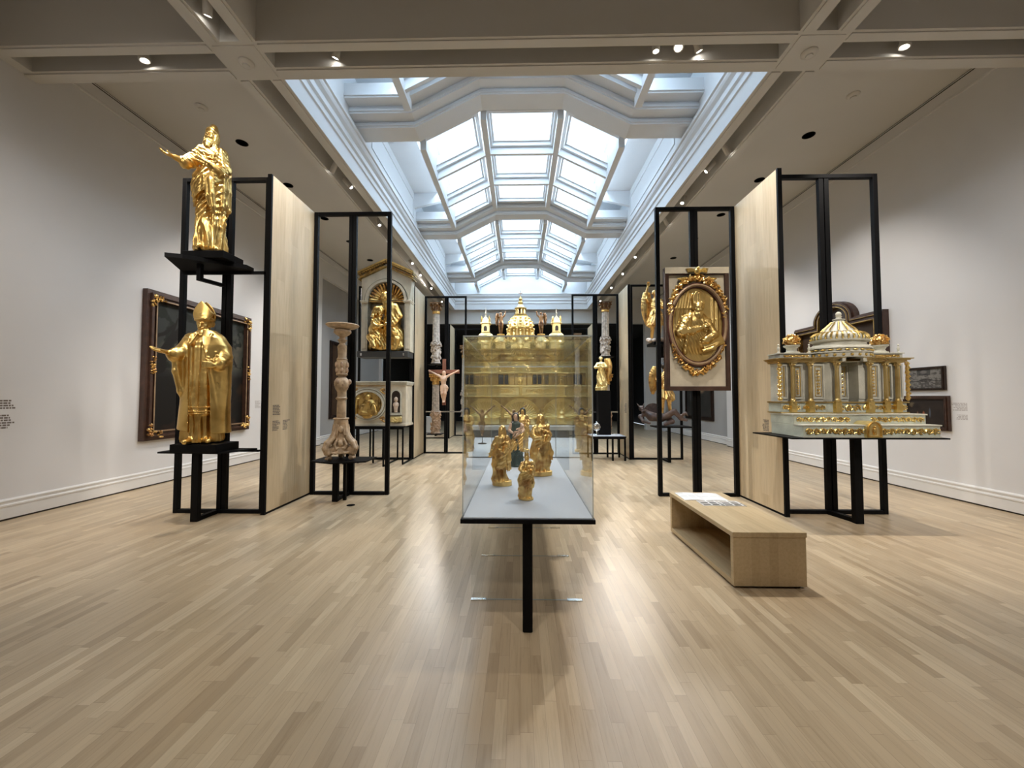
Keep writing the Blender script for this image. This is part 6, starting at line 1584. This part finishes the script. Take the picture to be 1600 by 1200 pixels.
S.path([(-.46, .02, .30), (-.44, .02, .55)], [.05, .04], .02); S.path([(.08, .02, .3), (.09, .02, .7)], [.02, .02], .01); S.ell((-.44, .02, .60), (.05, .03, .05), None, .01)
S.wrinkle((-.55, -.1, .18), (.18, .1, .52), .010, lambda X, Y, Z: ridge(vn(X * 16, Y * 16, Z * 14, 3)) - .5)
S.build('portrait_relief', 'gold_dark', t)
# little niche with a bust at the right
m = MB(); na = [(.36, .30), (.56, .30), (.56, .70)] + [(.46 + .10 * math.cos(a), .70 + .10 * math.sin(a)) for a in [PI * i / 8 for i in range(1, 8)]] + [(.36, .70)]
m.prism(na, .03, .042, 'y'); nn_ = m.build('bust_niche', 'dark_frame', t)
m = MB(); m.ring([(.46 + (x - .46) * 1.22, .53 + (z - .53) * 1.10) for x, z in na], na, .0, .045, 'y'); m.box(.32, .60, -.02, .05, .245, .27, .004); m.build('niche_frame', 'ivory', t)
m = MB().ball((.46, .02, .60), (.045, .045, .06), 12, 8); m.ball((.46, .02, .48), (.07, .04, .07), 12, 8); m.cyl((.46, .02, .31), (.46, .02, .43), .035, .05, 10); m.build('bust', 'flesh_pale', nn_, smooth=True)
m = MB(); m.box(.33, .60, -.02, .05, .08, .22, .02); drop(m, .46, .09, .21, .2, -.02, 3); m.build('console', 'gold_pale', t, smooth=False)

# ================================================================== oval bishop relief panel (right)
t = thing('relief_panel', 'tall framed panel with a gilt bishop relief in an oval wreath', 'relief', (2.665, 5.80, 1.60))
W2, H2 = .475, 1.86
m = MB(); m.ring([(-W2, 0), (W2, 0), (W2, H2), (-W2, H2)], [(-W2 + .055, .06), (W2 - .055, .06), (W2 - .055, H2 - .06), (-W2 + .055, H2 - .06)], -.03, .06, 'y'); m.box(-W2 + .01, W2 - .01, .05, .075, .01, H2 - .01)
m.ring([(-W2 + .045, .05), (W2 - .045, .05), (W2 - .045, H2 - .10), (-W2 + .045, H2 - .10)], [(-W2 + .06, .065), (W2 - .06, .065), (W2 - .06, H2 - .115), (-W2 + .06, H2 - .115)], -.022, .02, 'y')
m.build('outer_frame', 'brown_frame', t)
MB().box(-W2 + .055, W2 - .055, .0, .05, .06, H2 - .10).box(-W2, W2, -.034, .0, H2 - .095, H2).build('panel', 'cream', t)
OC = 1.0 - .01; ox, oz = .395, .575
m = MB(); m.ring(oval(0, OC, ox + .055, oz + .055, 64), oval(0, OC, ox + .035, oz + .035, 64), -.045, .0, 'y'); m.ring(oval(0, OC, ox + .0, oz + .0, 64), oval(0, OC, ox - .02, oz - .02, 64), -.04, .0, 'y'); m.build('oval_bead', 'redbrown', t)
m = MB(); n = 72
m.tube([((ox + .018) * math.cos(2 * PI * i / n), -.035, OC + (oz + .018) * math.sin(2 * PI * i / n)) for i in range(n)], .026, 8, True); m.build('oval_moulding', 'tan_mould', t, smooth=True)
S = Sculpt((-.42, -.13, OC - .60), (.42, .06, OC + .60), .0068)
S.put(lambda X, Y, Z: np.maximum((np.sqrt((X / (ox - .01)) ** 2 + ((Z - OC) / (oz - .01)) ** 2) - 1) * .38, np.abs(Y - .012) - .022), (-.41, -.01, OC - .58), (.41, .05, OC + .58), 0)
# curtain behind, pillars at right
for i in range(7):
    x = -.36 + .042 * i; S.path([(x + .06, .0, OC + .50 - .03 * abs(i - 4)), (x + .01, -.015, OC + .25), (x - .02 + .02 * math.sin(i * 2), .0, OC - .05 - .03 * i)], [.018, .024, .014], .014)
for x in (.24, .30): S.path([(x, .0, OC - .1), (x, .0, OC + .40)], .02, .01)
S.path([(.18, -.0, OC + .07), (.34, -.0, OC + .09)], .014, .008)
# bishop half figure
S.ell((-.03, .0, OC - .12), (.24, .07, .30), None, .03); S.ell((-.02, -.01, OC + .06), (.16, .07, .14), None, .03)
sleeve(S, [(-.17, -.02, OC + .06), (-.25, -.05, OC - .12), (-.10, -.08, OC - .10), (.03, -.09, OC - .06)], [.075, .075, .05, .032], .02, .014, 4, 22)
hand(S, (.03, -.095, OC - .06), (.9, -.05, .5), (0, .5, -.5), .12, 1, .3, .006)
sleeve(S, [(.14, -.02, OC + .04), (.22, -.05, OC - .16), (.10, -.08, OC - .24), (.06, -.08, OC - .26)], [.06, .065, .05, .035], .02, .014, 5, 22)
S.rbox((.20, -.06, OC - .26), (.16, .018, .10), .012, rot(0, -22, 0), .01); S.path([(.06, -.08, OC - .40), (.20, -.09, OC - .36), (.28, -.07, OC - .30)], [.03, .035, .02], .02)
S.path([(-.12, -.06, OC + .12), (-.17, -.075, OC - .12), (-.20, -.05, OC - .42)], [.022, .03, .03], .01); S.path([(.05, -.06, OC + .10), (.08, -.075, OC - .10)], [.02, .02], .01)
neck(S, (.0, -.01, OC + .14), (.0, -.03, OC + .2), .05); R = rot(2, 0, -6); P = head(S, (.005, -.04, OC + .24), R, .20, .3, 'short', .008)
S.put(lambda X, Y, Z: np.maximum(np.abs(X - .005) - .085 * np.sqrt(np.clip(1 - np.clip((Z - OC - .36) / .14, 0, 1) ** 2, 0, 1)) * (1 + .15 * np.clip((Z - OC - .28) * 6, 0, 1)), np.maximum(np.abs(Y + .03) - .05, np.maximum(OC + .29 - Z, Z - OC - .50))) * .8, (-.12, -.1, OC + .28), (.13, .05, OC + .51), .014)
S.path([(.005, -.085, OC + .30), (.005, -.082, OC + .46)], .010, .006); S.path([(-.07, -.075, OC + .31), (.08, -.075, OC + .31)], .010, .006)
S.wrinkle((-.35, -.14, OC - .55), (.12, .02, OC + .08), .008, lambda X, Y, Z: ridge(.5 + .5 * np.sin((Z * .7 + X * 1.3 + .06 * vn(X * 9, Y * 9, Z * 9, 8)) * 58)) - .5, .06)
S.build('bishop_relief', 'gold_relief', t)
# laurel wreath and bird crest
m = MB(); rn = random.Random(4)
for i in range(150):
    u = i / 150
    if i == 92: m.build('laurel_wreath', 'gold_old', t, smooth=True); m = MB()
    if i < 92: a = PI * (.06 + .88 * (i / 92)); A_, B_ = ox + .055 + rn.uniform(-.0, .03), oz + .10 + rn.uniform(-.015, .05) - .02 * abs(math.cos(a))
    else: a = -PI * (.14 + .72 * ((i - 92) / 58)); A_, B_ = ox + .0 + rn.uniform(-.02, .03), oz + .10 + rn.uniform(-.02, .045)
    x = A_ * math.cos(a); z = OC + B_ * math.sin(a)
    if abs(x) > W2 - .07: x = math.copysign(W2 - .07, x)
    for q in (0, 1): leafblob(m, x + rn.uniform(-.03, .03), -.03 + rn.uniform(-.015, .01), z + rn.uniform(-.02, .04) * (1 if z > OC else -1), rn.uniform(.026, .045), .014, a + PI / 2 + rn.uniform(-1.2, 1.2), .9, 6)
    if i % 5 == 0: m.ball((x, -.035, z), .013, 6, 5)
m.build('laurel_wreath', 'gold_old', t, smooth=True)
m = MB().ball((0, -.05, H2 - .07), (.05, .035, .05), 10, 8); m.ball((0, -.08, H2 - .03), (.022, .03, .022), 8, 6)
for s in (-1, 1):
    for k in range(5): m.tube([(s * .03, -.05, H2 - .06), (s * (.10 + .01 * k), -.05, H2 - .03 - .012 * k), (s * (.17 - .01 * k), -.04, H2 - .03 - .02 * k)], [.018, .016, .004], 5)
    m.tube([(0, -.03, H2 - .13), (s * .10, -.03, H2 - .20), (s * .16, -.03, H2 - .22)], [.014, .014, .006], 6)
    for k in range(4): leafblob(m, s * (.16 + .03 * k), -.03, H2 - .17 - .005 * k, .05, .016, s * .3, .8)
m.build('bird_crest', 'gold_bright', t, smooth=True)

# ================================================================== pictures
def canvas(name, parent, w, h, fn, nx=150, ny=150, rough=.35):
    """flat painted surface in the y-z plane; fn(u,v)->rgb with u to the right, v up"""
    u, v = np.meshgrid(np.linspace(0, 1, nx), np.linspace(0, 1, ny)); rgb = np.clip(fn(u.astype(np.float32), v.astype(np.float32)), 0, 1)
    me = bpy.data.meshes.new(name); P_ = np.stack([np.zeros_like(u), u * w, v * h], -1).reshape(-1, 3)
    i = np.arange(nx * ny).reshape(ny, nx); Q = np.stack([i[:-1, :-1], i[:-1, 1:], i[1:, 1:], i[1:, :-1]], -1).reshape(-1, 4)
    me.from_pydata(P_.tolist(), [], Q.tolist())
    ca = me.color_attributes.new('paint', 'FLOAT_COLOR', 'POINT'); c = np.ones((nx * ny, 4), np.float32); c[:, :3] = rgb.reshape(-1, 3); ca.data.foreach_set('color', c.ravel())
    if 'canvas' not in M:
        mm, nt, b = newmat('painted_canvas'); at = nt.nodes.new('ShaderNodeAttribute'); at.attribute_name = 'paint'; nt.links.new(at.outputs['Color'], b.inputs['Base Color']); b.inputs['Roughness'].default_value = .6; b.inputs['Specular IOR Level'].default_value = .25
        bump(nt, b, noise(nt, objco(nt), 90, 3), .1); M['canvas'] = mm
    me.materials.append(M['canvas']); o = bpy.data.objects.new(name, me); COL.objects.link(o); o.parent = parent; return o
def mixc(a, b, t): return a + (b - a) * t[..., None]
C3 = lambda *c: np.array(c, np.float32)
def sm(x, a, b): return np.clip((x - a) / (b - a), 0, 1) ** 2 * (3 - 2 * np.clip((x - a) / (b - a), 0, 1))
def fbm(u, v, s, seed=0): return (vn(u * s, v * s, 0, seed) + .5 * vn(u * s * 2.1, v * s * 2.1, 1, seed) + .25 * vn(u * s * 4.3, v * s * 4.3, 2, seed)) / 1.75
def seg(u, v, pts):
    d = np.full(u.shape, 9, np.float32)
    for (a, b, r0), (c, e, r1) in zip(pts[:-1], pts[1:]):
        t_ = np.clip(((u - a) * (c - a) + (v - b) * (e - b)) / ((c - a) ** 2 + (e - b) ** 2 + 1e-9), 0, 1)
        d = np.minimum(d, np.hypot(u - a - t_ * (c - a), v - b - t_ * (e - b)) - (r0 + (r1 - r0) * t_))
    return d
def landscape(u, v):
    q = fbm(u, v, 7, 1); sky = mixc(C3(.055, .07, .075), C3(.24, .235, .20), sm(q * .6 + .5 * np.exp(-((u - .27) ** 2) / .02 - (v - .62) ** 2 / .03) + .35 * np.exp(-((u - .85) ** 2) / .01 - (v - .66) ** 2 / .03) + .35 * np.exp(-((u - .62) ** 2) / .008 - (v - .76) ** 2 / .01), .3, .85))
    fol = fbm(u, v, 14, 3); c = mixc(sky, C3(.018, .026, .018), sm(fol + .55 * (v - .72) + .3 * (.45 - v), .46, .56))
    c = mixc(c, C3(.012, .010, .008), sm(-(v - .52) + .15 * (q - .5), -.02, .12)); c = mixc(c, C3(.10, .055, .03), .5 * sm(fbm(u, v, 9, 7) + .4 * np.exp(-((u - .8) ** 2 + (v - .2) ** 2) / .02), .62, .85) * (v < .5))
    for P_ in ([(.06, .5, .06), (.10, .62, .035), (.16, .72, .03), (.25, .82, .02), (.30, .95, .01)], [(.0, .72, .01), (.10, .76, .014), (.2, .85, .01)], [(.18, .74, .012), (.27, .72, .009), (.33, .76, .006)], [(.80, .52, .012), (.84, .72, .014), (.82, .95, .008)], [(.84, .66, .008), (.90, .56, .01)], [(.13, .66, .015), (.22, .90, .006)], [(.55, .5, .02), (.6, .68, .018), (.62, .9, .01)]):
        c = mixc(c, C3(.014, .010, .008), sm(-(seg(u, v, P_) - .006 * fol), -.004, .006))
    return c * C3(.50, .44, .36)
def portrait(u, v):
    c = mixc(C3(.03, .018, .010), C3(.10, .055, .03), fbm(u, v, 5, 2)); r = np.hypot((u - .5) / .9, (v - .78))
    c = mixc(c, C3(.30, .17, .09), .7 * sm(-r, -.3, -.05)); return c
def engraving(u, v):
    q = fbm(u, v, 16, 9); c = mixc(C3(.06, .055, .05), C3(.17, .16, .145), sm(q + .25 * (v - .4), .3, .7))
    c = mixc(c, C3(.03, .028, .025), sm(-np.abs(v - .42 + .06 * np.sin(u * 9)), -.05, -.0) * .8); c = mixc(c, C3(.02, .02, .02), sm(-np.maximum(np.abs(u - .45) / .22, np.abs(v - .84) / .17), -1.0, -.9) * .75)
    c = mixc(c, C3(.14, .13, .12), sm(-np.hypot((u - .45) / .12, (v - .86) / .1), -1, -.7) * .8)
    c = mixc(c, C3(.025, .022, .02), sm(-np.hypot((u - .5) / .2, (v - .42) / .1), -1.1, -.8) * .7); return c
def night(u, v):
    c = mixc(C3(.010, .007, .006), C3(.03, .02, .014), fbm(u, v, 6, 4)); c = mixc(c, C3(.12, .09, .05), .9 * sm(fbm(u, v, 10, 6) + np.exp(-((u - .15) ** 2) / .015 - (v - .80) ** 2 / .02), 1.0, 1.5))
    for a, b, w0, h0, col in ((.30, .42, .03, .14, C3(.16, .08, .05)), (.46, .40, .04, .18, C3(.28, .09, .04)), (.62, .50, .03, .2, C3(.07, .08, .10))): c = mixc(c, col, sm(-np.hypot((u - a) / w0, (v - b) / h0), -1.1, -.5) * .9)
    return c
def darkfig(u, v):
    c = mixc(C3(.02, .02, .018), C3(.05, .045, .04), fbm(u, v, 6, 14)); c = mixc(c, C3(.30, .20, .12), .9 * sm(-np.hypot((u - .62) / .16, (v - .72) / .13), -1.1, -.4)); return mixc(c, C3(.10, .10, .09), .7 * sm(-np.hypot((u - .25) / .12, (v - .5) / .2), -1.1, -.4))
def picture(nm, label, X, s, y0, y1, z0, z1, fw, fn, frame_mat, dep=.08, gilt=None, n=(150, 150)):
    """on a side wall; s=+1 faces +x (left wall), s=-1 faces -x"""
    t = thing(nm, label, 'picture', (X, y0, z0)); w, h = y1 - y0, z1 - z0
    m = MB(); o = [(0, 0), (w, 0), (w, h), (0, h)]
    off = lambda k: [(k, k), (w - k, k), (w - k, h - k), (k, h - k)]
    for (a, b, d0) in ((0, fw * .35, dep * .7), (fw * .35, fw * .6, dep), (fw * .6, fw * .85, dep * .75), (fw * .85, fw, dep * .9)):
        m.ring(off(a), off(b), min(0, s * d0), max(0, s * d0), 'x')
    m.box(min(.002 * s, .02 * s), max(.002 * s, .02 * s), fw * .5, w - fw * .5, fw * .5, h - fw * .5); m.build('frame', frame_mat, t)
    c = canvas('canvas', t, w - 2 * fw, h - 2 * fw, (fn if s > 0 else (lambda u, v: fn(1 - u, v))), *n); c.location = (s * .03, fw, fw)
    if gilt:
        f = fw * .62
        for (a, b) in ((f, f), (w - f, f), (w - f, h - f), (f, h - f), (f, h / 2), (w - f, h / 2), (w / 2, f), (w / 2, h - f)):
            r = fw * .55 if (a in (f, w - f) and b in (f, h - f)) else fw * .42
            g = MB(); rn = random.Random(int(a * 31 + b * 17))
            for k in range(26):
                hx = 2.2 if b in (f, h - f) else .62; hz = 2.2 if a in (f, w - f) else .62; q = rn.uniform(-1, 1); e = rn.uniform(-1, 1)
                if a in (f, w - f) and b in (f, h - f):
                    if k % 2: hx, hz = 2.2, .6
                    else: hx, hz = .6, 2.2
                    q = abs(q) * (1 if a == f else -1) if hx > 1 else q; e = abs(e) * (1 if b == f else -1) if hz > 1 else e
                g.ball((s * dep, a + r * hx * q, b + r * hz * e), (.028, r * rn.uniform(.16, .34), r * rn.uniform(.12, .26)), 6, 4, Euler((rn.uniform(0, 3), 0, 0)))
            g.ball((s * (dep + .01), a, b), (.03, r * .34, r * .34), 8, 6); g.build('gilt_ornament', gilt, t, smooth=True)
        g = MB(); g.ring(off(fw * .86), off(fw * .98), min(0, s * dep * .95), max(0, s * dep * .95), 'x'); g.build('inner_slip', 'tan_mould', t)
    return t
picture('landscape_painting', 'large dark landscape painting in a frame with gilt corners, on the left wall', XL, 1, 6.22, 8.70, .775, 3.32, .165, landscape, 'brown_frame', .12, 'gold_old', (230, 230))
picture('engraving', 'small framed grey engraving on the right wall, above the darker picture', XR, -1, 5.87, 6.42, 1.61, 1.975, .035, engraving, 'dark_frame', .05, None, (130, 90))
picture('dark_picture', 'small dark painting in a brown frame on the right wall, under the engraving', XR, -1, 5.83, 6.50, 1.0, 1.525, .05, night, 'brown_frame', .06, None, (130, 110))
picture('portrait_painting', 'dark painting in a black frame in the left recess, behind the candlestick', XL - .12, 1, 12.75, 14.6, .78, 3.42, .12, portrait, 'dark_frame', .07, None, (60, 80))
picture('dark_painting', 'dark figure painting in a black frame in the right recess, below the oval relief', XR + .12, -1, 13.0, 15.15, .70, 2.3, .12, darkfig, 'dark_frame', .07, None, (80, 80))
# arched painting behind the tabernacle
def archout(k, w=2.13, z0=.0, zs=1.83, n=16):
    c = w / 2; r = .50 - k; return [(k, z0 + k), (w - k, z0 + k), (w - k, zs - k), (c + math.sqrt(max(r * r - .0, 0)), zs - k)] + [(c + r * math.cos(PI * i / n), zs - k * .0 - .08 + .38 / .5 * r * math.sin(PI * i / n) + .08 - k * 0) for i in range(1, n)] + [(c - r, zs - k), (k, zs - k)]
t = thing('arched_painting', 'dark brown altarpiece painting with an arched top on the right wall, behind the tabernacle', 'picture', (XR, 6.73, 1.20))
m = MB()
for a, b, d in ((0, .03, .10), (.03, .07, .14), (.07, .11, .11), (.11, .14, .13)): m.ring(archout(a), archout(b), -d, 0, 'x')
m.build('frame', 'brown_frame', t)
m = MB(); m.ring(archout(.135), archout(.15), -.135, 0, 'x'); m.ring(archout(.066), archout(.074), -.145, 0, 'x'); m.build('gilt_slip', 'gold_dark', t)
MB().prism(archout(.13), -.03, -.001, 'x').build('backing', 'dark_frame', t)
c = canvas('canvas', t, 1.84, 1.54, lambda u, v: portrait(1 - u, v) * .7, 80, 70); c.location = (-.035, .145, .145)
S = None
DAY=23; COVE=50; SP=4.3
# ================================================================== daylight and lamps
SKY = 1.6; EXPO = 0.0
def area(name, loc, sx, sy, power, rot_e=(0, 0, 0), col=(.68, .84, 1.0)):
    l = bpy.data.lights.new(name, 'AREA'); l.shape = 'RECTANGLE'; l.size = sx; l.size_y = sy; l.energy = power; l.color = col
    o = bpy.data.objects.new(name, l); COL.objects.link(o); o.location = loc; o.rotation_euler = rot_e; return o
# daylight just above the panes
LYC, LYL = (WY0 + WY1) / 2, WY1 - WY0
for (A, B) in facets:
    ax, az = (A[0] + B[0]) / 2, (A[1] + B[1]) / 2
    L = math.hypot(B[0] - A[0], B[1] - A[1]); ang = math.atan2(B[1] - A[1], B[0] - A[0])
    n = (-math.sin(ang), math.cos(ang))
    area('pane_light', (ax + n[0] * .52, LYC, az + n[1] * .52), L, LYL, DAY * L * LYL, (0, -ang, 0))
for x in (-2.21, mx(-2.21)):  # added lamps over the hidden panes, brightening the coves
    area('pane_light', (x, LYC, TOP + .3), .5, LYL, COVE * .5 * LYL)
G = 'cylinder spotlights in the ceiling slots'
# lamps seen in the slot across the gallery
for (x, tx, ty, tz, pw, lb, sz, lit) in (
    (-4.62, -3.95, 5.0, 1.6, 85, 'bright white cylinder spotlight in the cross beam slot near the left wall', 60, True),
    (-2.21, -3.22, 5.45, 3.3, 62, 'lone white cylinder spotlight in the cross beam slot, left of the skylight middle', 60, True),
    (1.63, 1.65, 4.9, 1.2, 60, 'leftmost of the three white cylinder spotlights at the right of the cross beam slot', 60, True),
    (1.91, .5, 3.0, .8, 90, 'middle of the three white cylinder spotlights at the right of the cross beam slot', 60, True),
    (2.11, 3.30, 5.45, 3.3, 66, 'rightmost of the three white cylinder spotlights at the right of the cross beam slot', 60, True),
    (4.56, 3.95, 5.0, 1.6, 120, 'bright white cylinder spotlight in the cross beam slot near the right wall', 60, True)):
    spot_fixture(x, 4.47, 5.74, tx, ty, tz, pw * SP, lb, r=(.06 if pw > 80 else .045), size=sz, lit=lit)
spot_fixture(-3.34, 3.9, 5.72, -3.95, 4.75, 4.0, 48 * SP, 'bright white cylinder spotlight in the slot at the top left corner of the ceiling', size=50)
# along the left slot
for i, (y, tx, ty, tz, pw, lit) in enumerate(((6.72, -6.1, 8.0, 2.0, 62, 1), (7.25, .05, 8.1, 1.8, 150, 1), (8.9, -1.4, 7.2, .5, 70, 1), (9.9, -6.1, 10.6, 2.0, 75, 1), (11.6, -.2, 8.6, 2.2, 110, 1), (12.7, -2.2, 10.2, 2.4, 90, 1), (14.4, -3.0, 9.4, 3.2, 130, 1), (16.2, -2.2, 14.5, 1.8, 90, 1))):
    nm = ['nearest', 'second', 'third', 'fourth', 'fifth', 'sixth', 'seventh', 'farthest'][i]
    spot_fixture(-3.34, y, 5.50 if pw == 180 else 5.66, tx, ty, tz, pw * SP, nm + ' white cylinder spotlight of the slot along the left edge of the skylight', size=(46 if pw == 180 else 76), lit=bool(lit))
for i, (y, tx, ty, tz, pw, lit) in enumerate(((6.35, 6.2, 7.3, 2.0, 58, 1), (6.85, .05, 8.1, 1.8, 150, 1), (8.0, 1.4, 6.4, .5, 70, 1), (9.0, 6.2, 10.2, 2.0, 70, 1), (11.2, .3, 8.6, 2.2, 110, 1), (12.7, 2.2, 10.2, 2.4, 90, 1), (14.4, 3.2, 9.4, 2.2, 110, 1), (16.2, 2.2, 14.5, 1.8, 90, 1))):
    nm = ['nearest', 'second', 'third', 'fourth', 'fifth', 'sixth', 'seventh', 'farthest'][i]
    spot_fixture(mx(-3.34), y, 5.50 if pw == 180 else 5.66, tx, ty, tz, pw * SP, nm + ' white cylinder spotlight of the slot along the right edge of the skylight', size=(46 if pw == 180 else 76), lit=bool(lit))
ceiling_disc(-3.34, 4.49, ZB - .008, 'round white smoke detector where the left beams cross', 'smoke_detector')
ceiling_disc(mx(-3.34), 4.49, ZB - .008, 'round white smoke detector where the right beams cross', 'smoke_detector')
ceiling_disc(-5.09, 5.89, ZC, 'round white smoke detector on the left ceiling bay above the gilt saint', 'smoke_detector')
ceiling_disc(5.13, 5.85, ZC, 'round white smoke detector on the right ceiling bay', 'smoke_detector')
for sx, side in ((-5.07, 'left'), (5.13, 'right')):
    for k, y in enumerate((6.76, 8.16, 9.73, 11.21, 12.77)):
        ceiling_disc(sx, y, ZC, ['nearest', 'second', 'third', 'fourth', 'farthest'][k] + ' black round downlight in the row of the %s ceiling bay' % side, 'ceiling_downlight')
# added fill spots without fixtures, out of view above and behind the camera
for (x, y, tx, ty, tz, pw, sz) in ((-3.34, 1.0, -6.0, 3.4, 1.8, 60, 80), (3.44, 1.0, 6.1, 3.4, 1.8, 60, 80), (-1.2, .4, -.9, 3.0, 0, 34, 85), (1.4, .4, 1.2, 3.0, 0, 38, 85),
                                   (-3.3, -1.5, -3.9, 4.8, 3.2, 70, 50), (3.4, -1.5, 3.95, 4.6, 1.6, 150, 40), (0, -2.5, .05, 4.0, .9, 90, 34), (0, -3, .05, 8.5, 1.9, 230, 30), (-4.6, -1.5, -6.2, 3.2, 2.2, 105, 66), (4.7, -1.5, 6.3, 3.2, 2.2, 62, 66)):
    ld = bpy.data.lights.new('fill_spot', 'SPOT'); ld.energy = pw * SP; ld.color = (1, .94, .87); ld.spot_size = math.radians(sz); ld.spot_blend = .8; ld.shadow_soft_size = .05
    lo = bpy.data.objects.new('fill_spot', ld); COL.objects.link(lo); lo.location = (x, y, 5.55)
    lo.rotation_euler = (Vector((tx, ty, tz)) - Vector((x, y, 5.55))).to_track_quat('-Z', 'Y').to_euler()
# ================================================================== camera, world, render look
cam = bpy.data.cameras.new('camera'); co = bpy.data.objects.new('camera', cam); COL.objects.link(co)
cam.sensor_fit = 'HORIZONTAL'; cam.sensor_width = 36; cam.lens = 13.5; cam.clip_start = .05; cam.clip_end = 200
co.location = (0, 0, 1.5); co.rotation_euler = (math.radians(92.0), 0, math.atan(12 / 600.))
SC.camera = co
w = bpy.data.worlds.new('world'); SC.world = w; w.use_nodes = True
bg = w.node_tree.nodes['Background']; bg.inputs[0].default_value = (.80, .90, 1.0, 1); bg.inputs[1].default_value = SKY
SC.view_settings.view_transform = 'Standard'; SC.view_settings.look = 'None'; SC.view_settings.gamma = 1
SC.view_settings.use_curve_mapping = False; SC.view_settings.exposure = EXPO
c = SC.cycles; c.use_denoising = True
try: c.denoiser = 'OPENIMAGEDENOISE'
except Exception: pass
c.max_bounces = 9; c.diffuse_bounces = 4; c.glossy_bounces = 5; c.transmission_bounces = 4; c.transparent_max_bounces = 24
c.caustics_reflective = False; c.caustics_refractive = False; c.sample_clamp_indirect = 4; c.blur_glossy = .5
